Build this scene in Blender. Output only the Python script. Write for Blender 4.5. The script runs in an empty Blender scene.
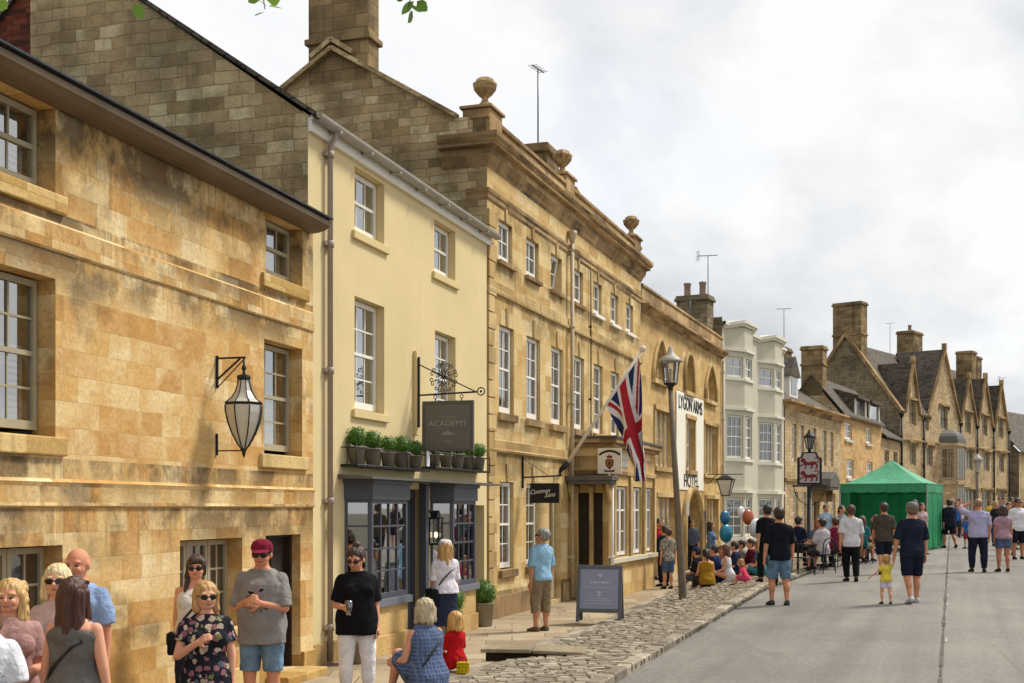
import bpy, bmesh, math, random, time
T0 = time.time()
from mathutils import Vector, Matrix, noise
V = Vector
S = bpy.context.scene
COL = S.collection
RN = random.Random(11)
F = 1250.0      # focal length in pixels of the 1024 wide photograph
HZ = 508.0      # horizon row
CH = 2.1        # eye height above the pavement


def lin(h):
    h = h.lstrip('#')
    o = []
    for i in (0, 2, 4):
        c = int(h[i:i + 2], 16) / 255
        o.append(c / 12.92 if c <= .04045 else ((c + .055) / 1.055) ** 2.4)
    return tuple(o) + (1.0,)


# ---------------------------------------------------------------- meshes
class MB:
    def __init__(s):
        s.v, s.f, s.m, s.sm, s.mi, s.smooth = [], [], [], [], 0, False

    def face(s, pts):
        i = len(s.v)
        s.v += [tuple(p) for p in pts]
        s.f.append(tuple(range(i, i + len(pts))))
        s.m.append(s.mi)
        s.sm.append(s.smooth)

    def idx(s, verts, faces):
        i = len(s.v)
        s.v += [tuple(p) for p in verts]
        for f in faces:
            s.f.append(tuple(i + k for k in f))
            s.m.append(s.mi)
            s.sm.append(s.smooth)

    def hexa(s, p):
        s.idx(p, [(0, 3, 2, 1), (4, 5, 6, 7), (0, 1, 5, 4), (1, 2, 6, 5), (2, 3, 7, 6), (3, 0, 4, 7)])

    def box(s, x0, x1, y0, y1, z0, z1):
        s.hexa([(x0, y0, z0), (x1, y0, z0), (x1, y1, z0), (x0, y1, z0), (x0, y0, z1), (x1, y0, z1), (x1, y1, z1), (x0, y1, z1)])

    def bar(s, p, q, w, h=None, up=(0, 0, 1)):
        p, q = V(p), V(q)
        h = w if h is None else h
        d = (q - p).normalized()
        u = V(up)
        if abs(d.dot(u)) > .98:
            u = V((1, 0, 0))
        a = d.cross(u).normalized() * w / 2
        b = a.cross(d).normalized() * h / 2
        s.hexa([p - a - b, p + a - b, p + a + b, p - a + b, q - a - b, q + a - b, q + a + b, q - a + b])

    def tube(s, pts, r, n=8, closed=False, cap=True):
        pts = [V(p) for p in pts]
        rs = r if isinstance(r, (list, tuple)) else [r] * len(pts)
        rings, ref = [], None
        N_ = len(pts)
        for i, p in enumerate(pts):
            a = pts[(i - 1) % N_] if (i or closed) else p
            b = pts[(i + 1) % N_] if (i < N_ - 1 or closed) else p
            d = (b - a).normalized()
            if ref is None:
                ref = d.orthogonal().normalized()
            ref = (ref - d * ref.dot(d))
            ref = ref.normalized() if ref.length > 1e-5 else d.orthogonal().normalized()
            c = d.cross(ref)
            rings.append([p + (ref * math.cos(2 * math.pi * k / n) + c * math.sin(2 * math.pi * k / n)) * rs[i] for k in range(n)])
        vs = [q for rg in rings for q in rg]
        fs = []
        m_ = N_ if closed else N_ - 1
        for i in range(m_):
            j = (i + 1) % N_
            for k in range(n):
                l = (k + 1) % n
                fs.append((i * n + k, i * n + l, j * n + l, j * n + k))
        if cap and not closed:
            fs.append(tuple(range(n - 1, -1, -1)))
            fs.append(tuple((N_ - 1) * n + k for k in range(n)))
        o = s.smooth
        s.smooth = True
        s.idx(vs, fs)
        s.smooth = o

    def lathe(s, prof, c=(0, 0, 0), n=20, sx=1, sy=1):
        vs = [(c[0] + r * sx * math.cos(2 * math.pi * k / n), c[1] + r * sy * math.sin(2 * math.pi * k / n), c[2] + z) for r, z in prof for k in range(n)]
        fs = []
        for i in range(len(prof) - 1):
            for k in range(n):
                l = (k + 1) % n
                fs.append((i * n + k, i * n + l, (i + 1) * n + l, (i + 1) * n + k))
        if prof[0][0] > 1e-4:
            fs.append(tuple(range(n - 1, -1, -1)))
        if prof[-1][0] > 1e-4:
            fs.append(tuple((len(prof) - 1) * n + k for k in range(n)))
        o = s.smooth
        s.smooth = n > 8
        s.idx(vs, fs)
        s.smooth = o

    def prism(s, poly, y0, y1, axis='y'):
        """poly: (a, z) pairs extruded along y (axis y, a = x) or along x (axis x, a = y)"""
        P = (lambda a, z, t: (a, t, z)) if axis == 'y' else (lambda a, z, t: (t, a, z))
        n = len(poly)
        vs = [P(a, z, y0) for a, z in poly] + [P(a, z, y1) for a, z in poly]
        fs = [tuple(range(n)), tuple(range(2 * n - 1, n - 1, -1))]
        fs += [(i, i + n, (i + 1) % n + n, (i + 1) % n) for i in range(n)]
        s.idx(vs, fs)

    def ball(s, c, r, n=12, m=8, rot=None):
        rx, ry, rz = r if isinstance(r, (tuple, list)) else (r, r, r)
        vs = []
        for i in range(m + 1):
            t = math.pi * i / m
            for k in range(n):
                q = V((rx * math.sin(t) * math.cos(2 * math.pi * k / n), ry * math.sin(t) * math.sin(2 * math.pi * k / n), rz * math.cos(t)))
                if rot is not None:
                    q = rot @ q
                vs.append(V(c) + q)
        fs = []
        for i in range(m):
            for k in range(n):
                l = (k + 1) % n
                fs.append((i * n + k, (i + 1) * n + k, (i + 1) * n + l, i * n + l))
        o = s.smooth
        s.smooth = True
        s.idx(vs, fs)
        s.smooth = o

    def build(s, name, mats, parent=None, bevel=0, loc=None):
        me = bpy.data.meshes.new(name)
        me.from_pydata(s.v, [], s.f)
        mats = mats if isinstance(mats, (list, tuple)) else [mats]
        for m in mats:
            me.materials.append(m)
        me.polygons.foreach_set('material_index', s.m)
        me.polygons.foreach_set('use_smooth', s.sm)
        me.update()
        boxuv(me)
        ob = bpy.data.objects.new(name, me)
        COL.objects.link(ob)
        if parent is not None:
            ob.parent = parent
        if loc is not None:
            ob.location = loc
        if bevel:
            b = ob.modifiers.new('bevel', 'BEVEL')
            b.width, b.segments, b.limit_method = bevel, 2, 'ANGLE'
        return ob


def boxuv(me):
    uv = me.uv_layers.new(name='UVMap')
    Z = V((0, 0, 1))
    for p in me.polygons:
        n = p.normal
        if abs(n.z) > .92:
            t, b = V((1, 0, 0)), V((0, 1, 0))
        else:
            t = Z.cross(n).normalized()
            b = n.cross(t)
        for li in p.loop_indices:
            co = me.vertices[me.loops[li].vertex_index].co
            uv.data[li].uv = (co.dot(t), co.dot(b))


def tag(o, label=None, cat=None, group=None, kind=None):
    for k, x in (('label', label), ('category', cat), ('group', group), ('kind', kind)):
        if x:
            o[k] = x
    return o


def thing(name, label, cat, loc=(0, 0, 0), rz=0, group=None):
    o = bpy.data.objects.new(name, None)
    COL.objects.link(o)
    o.location = loc
    o.rotation_euler = (0, 0, rz)
    return tag(o, label, cat, group)


def copy_tree(o, parent=None):
    c = o.copy()
    COL.objects.link(c)
    if parent is not None:
        c.parent = parent
    for ch in list(o.children):
        copy_tree(ch, c)
    return c


# ---------------------------------------------------------------- materials
class G:
    def __init__(s, name):
        s.mat = bpy.data.materials.new(name)
        s.mat.use_nodes = True
        s.t = s.mat.node_tree
        s.b = s.t.nodes['Principled BSDF']
        s.out = s.t.nodes['Material Output']

    def n(s, typ, ins=None, **props):
        nd = s.t.nodes.new(typ)
        for k, x in props.items():
            setattr(nd, k, x)
        for k, x in (ins or {}).items():
            s.set(nd, k, x)
        return nd

    def set(s, nd, k, x):
        sock = nd.inputs[k]
        if isinstance(x, bpy.types.NodeSocket):
            s.t.links.new(x, sock)
        else:
            sock.default_value = x

    def math(s, op, a, b=0.0, c=None, clamp=False):
        nd = s.n('ShaderNodeMath', {0: a, 1: b}, operation=op, use_clamp=clamp)
        if c is not None:
            s.set(nd, 2, c)
        return nd.outputs[0]

    def mix(s, fac, a, b, blend='MIX'):
        nd = s.n('ShaderNodeMix', data_type='RGBA', blend_type=blend)
        s.set(nd, 0, fac)
        s.set(nd, 6, a)
        s.set(nd, 7, b)
        return nd.outputs[2]

    def ramp(s, fac, stops, interp='LINEAR'):
        nd = s.n('ShaderNodeValToRGB', {0: fac})
        cr = nd.color_ramp
        cr.interpolation = interp
        while len(cr.elements) < len(stops):
            cr.elements.new(.5)
        for e, (p, c) in zip(cr.elements, stops):
            e.position = p
            e.color = c if isinstance(c, tuple) else (c, c, c, 1)
        return nd.outputs[0]

    def noise(s, vec, scale, detail=4, rough=.55):
        return s.n('ShaderNodeTexNoise', {'Vector': vec, 'Scale': scale, 'Detail': detail, 'Roughness': rough}).outputs[0]

    def mapv(s, vec, sc, loc=(0, 0, 0)):
        return s.n('ShaderNodeMapping', {'Vector': vec, 'Scale': sc, 'Location': loc}).outputs[0]

    def bump(s, h, strength=.3, dist=.01):
        nd = s.n('ShaderNodeBump', {'Height': h, 'Strength': strength, 'Distance': dist})
        s.t.links.new(nd.outputs[0], s.b.inputs['Normal'])


def plain(name, col, rough=.7, metal=0.0, var=.12, scale=8.0, spec=.3, bump=0, bscale=60):
    g = G(name)
    tc = g.n('ShaderNodeTexCoord').outputs['Object']
    c = lin(col)
    nz = g.noise(tc, scale, 5)
    f = g.ramp(nz, [(.3, 1 - var), (.7, 1 + var)])
    g.set(g.b, 'Base Color', g.mix(1.0, c, f, 'MULTIPLY'))
    g.set(g.b, 'Roughness', rough)
    g.set(g.b, 'Metallic', metal)
    g.set(g.b, 'Specular IOR Level', spec)
    if bump:
        g.bump(g.noise(tc, bscale, 4), bump, .006)
    return g.mat


def stone(name, pal, bw=.55, bh=.28, mortar='#8a7a5c', mort=.007, grime='#4b4236', patch=.4, streak=.35, bands=(), blen=.45, band=.8, mmix=.55, bump=.35, seed=0.0, plo=.48, phi=.68, jitter=.03, psc=.55):
    g = G(name)
    uv0 = g.n('ShaderNodeTexCoord').outputs['UV']
    uv = g.mapv(uv0, (1, 1, 1), (seed, 0, 0))
    nd = g.n('ShaderNodeTexNoise', {'Vector': uv, 'Scale': 2.2, 'Detail': 3})
    off = g.n('ShaderNodeVectorMath', {0: nd.outputs['Color'], 1: (.5, .5, .5)}, operation='SUBTRACT').outputs[0]
    off = g.n('ShaderNodeVectorMath', {0: off, 'Scale': jitter}, operation='SCALE').outputs[0]
    uv2 = g.n('ShaderNodeVectorMath', {0: uv, 1: off}, operation='ADD').outputs[0]
    br = g.n('ShaderNodeTexBrick', {'Vector': uv2, 'Color1': (0, 0, 0, 1), 'Color2': (1, 1, 1, 1), 'Mortar': (.5, .5, .5, 1), 'Scale': 1.0,
                                    'Mortar Size': mort, 'Mortar Smooth': .4, 'Bias': 0.0, 'Brick Width': bw, 'Row Height': bh}, offset=.43, offset_frequency=2, squash=.72, squash_frequency=3)
    bcol = g.n('ShaderNodeSeparateColor', {0: br.outputs[0]}).outputs[0]
    val = g.math('MULTIPLY_ADD', bcol, .78, g.math('MULTIPLY_ADD', g.noise(uv, 1.1, 4), .7, -.24))
    k = len(pal)
    c = g.ramp(val, [((i + .5) / k, lin(h)) for i, h in enumerate(pal)])
    sp = g.ramp(g.noise(uv, 22, 8, .7), [(.3, .74), (.5, 1.0), (.75, 1.16)])
    c = g.mix(1.0, c, sp, 'MULTIPLY')
    pit = g.ramp(g.noise(g.mapv(uv, (1, 1.6, 1)), 42, 2), [(.27, 1.0), (.33, 0.0)])
    c = g.mix(g.math('MULTIPLY', pit, .55), c, lin(grime))
    c = g.mix(g.math('MULTIPLY', br.outputs['Fac'], mmix), c, lin(mortar))
    pt = g.ramp(g.noise(g.mapv(uv, (1, 1, 1), (3.3, 7.1, 0)), psc, 7, .6), [(plo, 0.0), (phi, 1.0)])
    c = g.mix(g.math('MULTIPLY', pt, patch), c, lin(grime))
    st = g.ramp(g.noise(g.mapv(uv, (4.5, .22, 1)), 1.0, 6, .6), [(.52, 0.0), (.7, 1.0)])
    c = g.mix(g.math('MULTIPLY', st, streak), c, lin(grime))
    if bands:
        sep = g.n('ShaderNodeSeparateXYZ', {0: uv0})
        v = sep.outputs[1]
        sa = g.ramp(g.noise(g.mapv(uv, (13, .7, 1)), 1.0, 7, .7), [(.47, 0.0), (.66, 1.0)])
        sb = g.ramp(g.noise(g.mapv(uv, (1.1, .8, 1), (9, 2, 0)), 1.0, 9, .72), [(.43, 0.0), (.55, 1.0)])
        stn = g.math('MAXIMUM', g.math('MULTIPLY', sa, .8), sb)
        tot = None
        for z in bands:
            zt, ln = z if isinstance(z, tuple) else (z, blen)
            d = g.math('MULTIPLY', g.math('SUBTRACT', zt, v), 1 / ln)
            m = g.math('MULTIPLY', g.math('GREATER_THAN', d, 0.0), g.math('SUBTRACT', 1.0, d, clamp=True))
            tot = m if tot is None else g.math('ADD', tot, m, clamp=True)
        # the longer a run of dirt, the fewer there are
        k2 = g.math('MULTIPLY', g.math('MULTIPLY', stn, g.math('POWER', tot, .6)), band)
        c = g.mix(k2, c, lin(grime))
    g.set(g.b, 'Base Color', c)
    g.set(g.b, 'Roughness', .92)
    g.set(g.b, 'Specular IOR Level', .15)
    h = g.math('ADD', g.math('MULTIPLY', br.outputs['Fac'], -.8), g.math('MULTIPLY', g.noise(uv, 14, 8, .65), .9))
    g.bump(h, bump, .025)
    return g.mat


def slate(name, pal, bw=.3, bh=.2):
    g = G(name)
    uv = g.n('ShaderNodeTexCoord').outputs['UV']
    nd = g.n('ShaderNodeTexNoise', {'Vector': uv, 'Scale': 4.0, 'Detail': 3})
    off = g.n('ShaderNodeVectorMath', {0: nd.outputs['Color'], 'Scale': .05}, operation='SCALE').outputs[0]
    uv2 = g.n('ShaderNodeVectorMath', {0: uv, 1: off}, operation='ADD').outputs[0]
    br = g.n('ShaderNodeTexBrick', {'Vector': uv2, 'Color1': (0, 0, 0, 1), 'Color2': (1, 1, 1, 1), 'Mortar': (0, 0, 0, 1), 'Scale': 1.0,
                                    'Mortar Size': .012, 'Mortar Smooth': .3, 'Brick Width': bw, 'Row Height': bh})
    bc = g.n('ShaderNodeSeparateColor', {0: br.outputs[0]}).outputs[0]
    val = g.math('MULTIPLY_ADD', bc, .6, g.math('MULTIPLY', g.noise(uv, .9, 6, .6), .45))
    k = len(pal)
    c = g.ramp(val, [((i + .5) / k, lin(h)) for i, h in enumerate(pal)])
    c = g.mix(g.math('MULTIPLY', br.outputs['Fac'], .8), c, (.012, .01, .009, 1))
    c = g.mix(1.0, c, g.ramp(g.noise(uv, 18, 6, .7), [(.3, .7), (.7, 1.2)]), 'MULTIPLY')
    g.set(g.b, 'Base Color', c)
    g.set(g.b, 'Roughness', .85)
    g.bump(g.math('ADD', g.math('MULTIPLY', br.outputs['Fac'], -1.0), bc), .6, .03)
    return g.mat


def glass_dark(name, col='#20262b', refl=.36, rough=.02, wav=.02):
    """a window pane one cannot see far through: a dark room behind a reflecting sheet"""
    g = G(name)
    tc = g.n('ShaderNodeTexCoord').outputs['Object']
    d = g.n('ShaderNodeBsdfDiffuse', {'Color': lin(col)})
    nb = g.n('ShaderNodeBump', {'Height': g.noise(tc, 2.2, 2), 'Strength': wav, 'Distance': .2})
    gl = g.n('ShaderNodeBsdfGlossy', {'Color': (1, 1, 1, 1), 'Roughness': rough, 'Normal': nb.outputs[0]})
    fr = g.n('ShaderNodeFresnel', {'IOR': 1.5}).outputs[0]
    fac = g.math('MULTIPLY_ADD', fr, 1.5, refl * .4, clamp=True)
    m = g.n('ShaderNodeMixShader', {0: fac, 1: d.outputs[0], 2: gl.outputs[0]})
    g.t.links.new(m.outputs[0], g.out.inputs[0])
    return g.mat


def glass_clear(name, refl=.2, tint=(1, 1, 1, 1)):
    g = G(name)
    tr = g.n('ShaderNodeBsdfTransparent', {'Color': tint})
    gl = g.n('ShaderNodeBsdfGlossy', {'Color': (1, 1, 1, 1), 'Roughness': .015})
    fr = g.n('ShaderNodeFresnel', {'IOR': 1.5}).outputs[0]
    fac = g.math('MULTIPLY_ADD', fr, 1.5, refl, clamp=True)
    m = g.n('ShaderNodeMixShader', {0: fac, 1: tr.outputs[0], 2: gl.outputs[0]})
    g.t.links.new(m.outputs[0], g.out.inputs[0])
    return g.mat


GOLD = ['#b38a52', '#c4995b', '#d9bb87', '#cba465', '#e2ca99', '#bd9056', '#d4b47c', '#e6d2a8']
GREYST = ['#93805c', '#a9926a', '#b8a27a', '#c5b087', '#9b8660', '#d2c29a', '#85734f']
TAN = ['#b59560', '#c7a871', '#d2b780', '#dac392', '#bf9c62', '#e2cea0']
M = {}
M['ashlar_gold'] = stone('ashlar_gold', GOLD, .50, .235, '#a3854c', .003, '#453c32', .55, .06, bands=((4.37, .35), (2.1, .6), (5.74, 1.0), (5.74, .55), (2.54, .4), (4.72, .4)), band=.78, mmix=.6, plo=.58, phi=.66, seed=2.0, psc=.7)
M['trim_gold'] = stone('trim_gold', ['#b08c50', '#c6a568', '#d8bd86'], .9, .6, '#8f7448', .004, '#463c30', .45, .3, plo=.5, phi=.72)
M['ashlar_grime'] = stone('ashlar_grime', GREYST, .40, .165, '#5a4f3e', .007, '#4e463a', .5, .3, plo=.46, phi=.64, mmix=.5, bump=.7, seed=7.0, psc=.8, jitter=.07)
g = G('cream_render')
uv_ = g.n('ShaderNodeTexCoord').outputs['UV']
c_ = g.mix(1.0, lin('#d6c497'), g.ramp(g.noise(uv_, .8, 7, .6), [(.3, .93), (.7, 1.06)]), 'MULTIPLY')
c_ = g.mix(g.math('MULTIPLY', g.ramp(g.noise(g.mapv(uv_, (2.6, .3, 1)), 1.0, 8, .6), [(.58, 0.0), (.8, 1.0)]), .14), c_, lin('#8d7a52'))
c_ = g.mix(g.math('MULTIPLY', g.ramp(g.noise(uv_, 30, 5, .7), [(.62, 0.0), (.7, 1.0)]), .12), c_, lin('#8d7a52'))
g.set(g.b, 'Base Color', c_)
g.set(g.b, 'Roughness', .9)
g.set(g.b, 'Specular IOR Level', .1)
g.bump(g.noise(uv_, 60, 6, .7), .12, .01)
M['cream_render'] = g.mat
M['cream_trim'] = plain('cream_trim', '#d2be8a', .85, var=.05, scale=3)
M['ashlar_tan'] = stone('ashlar_tan', TAN, .8, .33, '#a48955', .003, '#54472f', .5, .2, bands=((8.0, .5), (6.2, .5), (3.2, .5), (6.86, .4), (3.92, .4), (.5, .6)), band=.7, mmix=.4, plo=.53, phi=.66, seed=4.0)
M['trim_tan'] = stone('trim_tan', ['#b09362', '#c4a875', '#d1b784'], 1.4, .9, '#7d6a48', .003, '#4a4030', .6, .5, plo=.46, phi=.7)
M['cornice_tan'] = stone('cornice_tan', ['#9b805c', '#b3956a', '#c6a87c'], 1.2, .9, '#6a5a40', .004, '#3f372c', .85, .45, plo=.42, phi=.66)
M['ashlar_hotel'] = stone('ashlar_hotel', ['#b89660', '#c8a870', '#d3b47c', '#c09e67', '#dcc190'], .7, .3, '#a08453', .004, '#5c4d37', .35, .15, bands=((7.75, .6), (5.9, .35), (3.3, .35)), band=.6, mmix=.4, seed=9.0)
M['rubble_far'] = stone('rubble_far', ['#a9926e', '#bba47e', '#c9b28c', '#b09a74', '#d5bf9c'], .42, .16, '#8c774f', .012, '#5c4f3a', .45, .3, mmix=.5, bump=.5, seed=12.0, jitter=.06)
M['rubble_warm'] = stone('rubble_warm', ['#bd9864', '#cca873', '#d6b480', '#c39e6a'], .4, .17, '#9d8050', .01, '#6a5638', .35, .25, mmix=.4, bump=.4, seed=15.0, jitter=.05)
M['rubble_dark'] = stone('rubble_dark', ['#72654f', '#857760', '#94866d', '#7b6e58'], .42, .17, '#51472f', .014, '#3c352a', .6, .35, mmix=.6, bump=.6, seed=21.0, jitter=.06)
M['chimney_stone'] = stone('chimney_stone', ['#7f6a4c', '#98815d', '#ab946c', '#8b7554'], .5, .26, '#4d4332', .012, '#3b342b', .75, .45, plo=.42, phi=.66, mmix=.6, seed=5.0)
M['old_brick'] = stone('old_brick', ['#5d2d20', '#74382a', '#7d4331', '#4e2a20'], .23, .075, '#40342a', .01, '#2c221d', .6, .3, mmix=.7, seed=3.0)
M['slate_blue'] = slate('slate_blue', ['#23272f', '#2c323c', '#363c46', '#2a2d33'])
M['stone_slate'] = slate('stone_slate', ['#332c25', '#463d33', '#574d40', '#665b4b', '#3f372f'], .26, .17)
M['bay_cream'] = plain('bay_cream', '#c3bcaa', .85, var=.05, scale=1.5)
M['bay_trim'] = plain('bay_trim', '#dad5c7', .75, var=.04, scale=3)
M['white_paint'] = plain('white_paint', '#e6e3da', .5, var=.04)
M['wall_white'] = plain('wall_white', '#e9e4d6', .85, var=.04, scale=1.5)
M['stone_paint'] = plain('stone_paint', '#a39a82', .55, var=.06)
M['grey_blue'] = plain('grey_blue', '#4c4f59', .5, var=.08, scale=3)
M['grey_blue_pale'] = plain('grey_blue_pale', '#70757f', .5, var=.06, scale=3)
M['lead'] = plain('lead', '#5d5a54', .6, var=.2, scale=4)
M['iron'] = plain('iron', '#17161a', .5, var=.15, spec=.4)
M['gutter_grey'] = plain('gutter_grey', '#a39c93', .5, var=.1)
M['pipe_mauve'] = plain('pipe_mauve', '#9a8b80', .5, var=.08)
M['gutter_brown'] = plain('gutter_brown', '#6b5c49', .55, var=.2, scale=2)
M['wood_dark'] = plain('wood_dark', '#2e241d', .6, var=.25, scale=4)
M['shutter'] = plain('shutter', '#dcd9d0', .6, var=.05)
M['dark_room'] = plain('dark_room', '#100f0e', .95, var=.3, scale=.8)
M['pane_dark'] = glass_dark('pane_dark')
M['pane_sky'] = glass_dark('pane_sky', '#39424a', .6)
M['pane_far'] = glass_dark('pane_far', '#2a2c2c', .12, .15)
M['pane_clear'] = glass_clear('pane_clear', .3)
M['curtain'] = plain('curtain', '#c9c4ba', .9, var=.1)
M['terracotta'] = plain('terracotta', '#8f7a68', .8, var=.2)
M['aerial_metal'] = plain('aerial_metal', '#5a5c60', .4, .6, var=.1)
M['black_board'] = plain('black_board', '#17161b', .5, var=.1)
M['letter_pale'] = plain('letter_pale', '#d8d3c6', .6, var=.02)
M['letter_black'] = plain('letter_black', '#1b1918', .6, var=.02)
M['weathered_wood'] = plain('weathered_wood', '#6d6255', .85, var=.25, scale=5, bump=.4, bscale=25)


# ---------------------------------------------------------------- ground heights and the street lines
def lerp_tab(t, tab):
    if t <= tab[0][0]:
        (a, b), (c, d) = tab[0], tab[1]
        return b + (t - a) * (d - b) / (c - a)
    for (a, b), (c, d) in zip(tab, tab[1:]):
        if t <= c:
            return b + (t - a) * (d - b) / (c - a)
    (a, b), (c, d) = tab[-2], tab[-1]
    return d + (t - c) * (d - b) / (c - a)


FAC = [(-6, -8.93), (16.2, -2.58), (23.4, -.47), (36.6, 4.05), (47, 7.9), (55.4, 12.1), (79.7, 24.7), (98.3, 39.0), (130, 63.4)]
EDGE = [(-6, -6.25), (13.4, -.95), (21.9, 1.37), (31, 3.85), (42, 8.3), (55, 15.0), (80, 27.5), (98.3, 42.0), (130, 66.4)]
KERB = [(-6, -5.1), (12.6, .89), (26.4, 5.34), (40.9, 11.0), (55, 17.0), (80, 30.2), (98.3, 44.5), (130, 69)]


def z_pave(Y):
    return lerp_tab(Y, [(-10, 0), (30, .0), (42, .08), (55, .4), (70, .75), (130, 1.1)])


def z_edge(Y):
    return z_pave(Y) + max(.03, min(.25, .25 - (Y - 13.4) * .025)) if Y < 30 else z_pave(Y) + .03


def z_road0(Y):
    return .1 + .0105 * max(-6, min(Y, 110))


def z_kerb(Y):
    return z_road0(Y) + .1


def gz(X, Y):
    f, e, k = lerp_tab(Y, FAC), lerp_tab(Y, EDGE), lerp_tab(Y, KERB)
    if X < e:
        return z_pave(Y)
    if X < k:
        t = (X - e) / (k - e)
        return z_edge(Y) + (z_kerb(Y) - z_edge(Y)) * t
    return z_road0(Y) + .03 * min(X - k, 4)


def on(px, Y, dz=0.0):
    """a spot on the ground in the column px of the photograph, Y metres down the street"""
    X = (px - 512) / F * Y
    return V((X, Y, gz(X, Y) + dz))


def text(s, size, mat, parent, mw, name='lettering', depth=.006, shear=0, align='CENTER', sx=1.0):
    """lettering as a flat mesh; mw: matrix in the parent's frame (text x to the right, y up)"""
    cu = bpy.data.curves.new(name, 'FONT')
    cu.body, cu.size, cu.extrude, cu.align_x, cu.align_y, cu.shear = s, size, depth, align, 'CENTER', shear
    cu.resolution_u = 3
    o = bpy.data.objects.new(name, cu)
    COL.objects.link(o)
    bpy.context.view_layer.update()
    dg = bpy.context.evaluated_depsgraph_get()
    me = bpy.data.meshes.new_from_object(o.evaluated_get(dg))
    bpy.data.objects.remove(o)
    me.transform(mw @ Matrix.Diagonal((sx, 1, 1, 1)))
    me.materials.clear()
    me.materials.append(mat)
    r = bpy.data.objects.new(name, me)
    COL.objects.link(r)
    if parent is not None:
        r.parent = parent
    return r


def frame_mat(o, x, y):
    """matrix whose x axis is x, y axis is y, at o"""
    x, y = V(x).normalized(), V(y).normalized()
    z = x.cross(y)
    m = Matrix(((x.x, y.x, z.x, o[0]), (x.y, y.y, z.y, o[1]), (x.z, y.z, z.z, o[2]), (0, 0, 0, 1)))
    return m
# ================================================================ people
def cloth(col, pattern=None, col2=None):
    key = 'cloth_' + col + str(pattern)
    if key in M:
        return M[key]
    g = G('cloth')
    tc = g.n('ShaderNodeTexCoord').outputs['Object']
    c = lin(col)
    f = g.ramp(g.noise(tc, 7, 5), [(.3, .78), (.7, 1.14)])
    c = g.mix(1.0, c, f, 'MULTIPLY')
    if pattern == 'floral':
        wv_ = g.n('ShaderNodeTexNoise', {'Vector': tc, 'Scale': 30.0, 'Detail': 2})
        wv_ = g.n('ShaderNodeVectorMath', {0: wv_.outputs['Color'], 'Scale': .05}, operation='SCALE').outputs[0]
        v = g.n('ShaderNodeTexVoronoi', {'Vector': g.n('ShaderNodeVectorMath', {0: tc, 1: wv_}, operation='ADD').outputs[0], 'Scale': 17.0, 'Randomness': 1.0})
        sc = g.n('ShaderNodeSeparateColor', {0: v.outputs['Color']})
        fl = g.ramp(sc.outputs[0], [(.0, lin('#c9b8a4')), (.25, lin('#8f5f6a')), (.45, lin('#55606d')), (.65, lin('#a79a88')), (.85, lin('#7d7f52'))], 'CONSTANT')
        m = g.ramp(v.outputs['Distance'], [(.40, 1.0), (.46, 0.0)])
        ring = g.ramp(v.outputs['Distance'], [(.05, 0.0), (.08, 1.0)])
        c = g.mix(g.math('MULTIPLY', m, ring), c, fl)
    elif pattern == 'print':
        v = g.n('ShaderNodeTexVoronoi', {'Vector': tc, 'Scale': 24.0})
        m = g.ramp(g.noise(tc, 16, 4, .6), [(.5, 0.0), (.54, 1.0)])
        c = g.mix(g.math('MULTIPLY', m, .8), c, lin(col2 or '#5a5148'))
    elif pattern == 'script':
        m = g.ramp(g.noise(g.mapv(tc, (1, 1, 2.2)), 30, 3, .6), [(.56, 0.0), (.58, 1.0)])
        k = g.ramp(g.noise(tc, 3, 2), [(.48, 0.0), (.52, 1.0)])
        c = g.mix(g.math('MULTIPLY', m, k), c, lin(col2))
    elif pattern == 'chest':
        s = g.n('ShaderNodeSeparateXYZ', {0: tc})
        bx = g.math('MULTIPLY', g.math('LESS_THAN', g.math('ABSOLUTE', s.outputs[0]), .12), g.math('LESS_THAN', g.math('ABSOLUTE', g.math('SUBTRACT', s.outputs[2], 1.2)), .11))
        bx = g.math('MULTIPLY', bx, g.math('GREATER_THAN', s.outputs[1], .02))
        m = g.ramp(g.noise(g.mapv(tc, (1, 1, 1.6)), 11, 2, .5), [(.60, 0.0), (.62, 1.0)])
        c = g.mix(g.math('MULTIPLY', m, bx), c, lin('#1c1b1d'))
    elif pattern == 'check':
        s = g.n('ShaderNodeSeparateXYZ', {0: tc})
        a = g.math('GREATER_THAN', g.math('FRACT', g.math('MULTIPLY', s.outputs[0], 26.0)), .74)
        b = g.math('GREATER_THAN', g.math('FRACT', g.math('MULTIPLY', s.outputs[2], 26.0)), .74)
        c = g.mix(g.math('MULTIPLY', g.math('ADD', a, b, clamp=True), .4), c, lin(col2 or '#9aa6b8'))
    elif pattern == 'denim':
        c = g.mix(1.0, c, g.ramp(g.noise(tc, 3.5, 6, .65), [(.3, .7), (.7, 1.3)]), 'MULTIPLY')
    g.set(g.b, 'Base Color', c)
    g.set(g.b, 'Roughness', .9)
    g.set(g.b, 'Specular IOR Level', .12)
    fold = g.noise(g.mapv(g.n('ShaderNodeMapping', {'Vector': tc, 'Rotation': (.5, .6, .2)}).outputs[0], (11, 9, 3.5)), 1.0, 4, .55)
    g.bump(g.math('ADD', g.math('MULTIPLY', fold, 1.6), g.math('MULTIPLY', g.noise(tc, 40, 5, .6), .25)), .75, .03)
    M[key] = g.mat
    return g.mat


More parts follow.
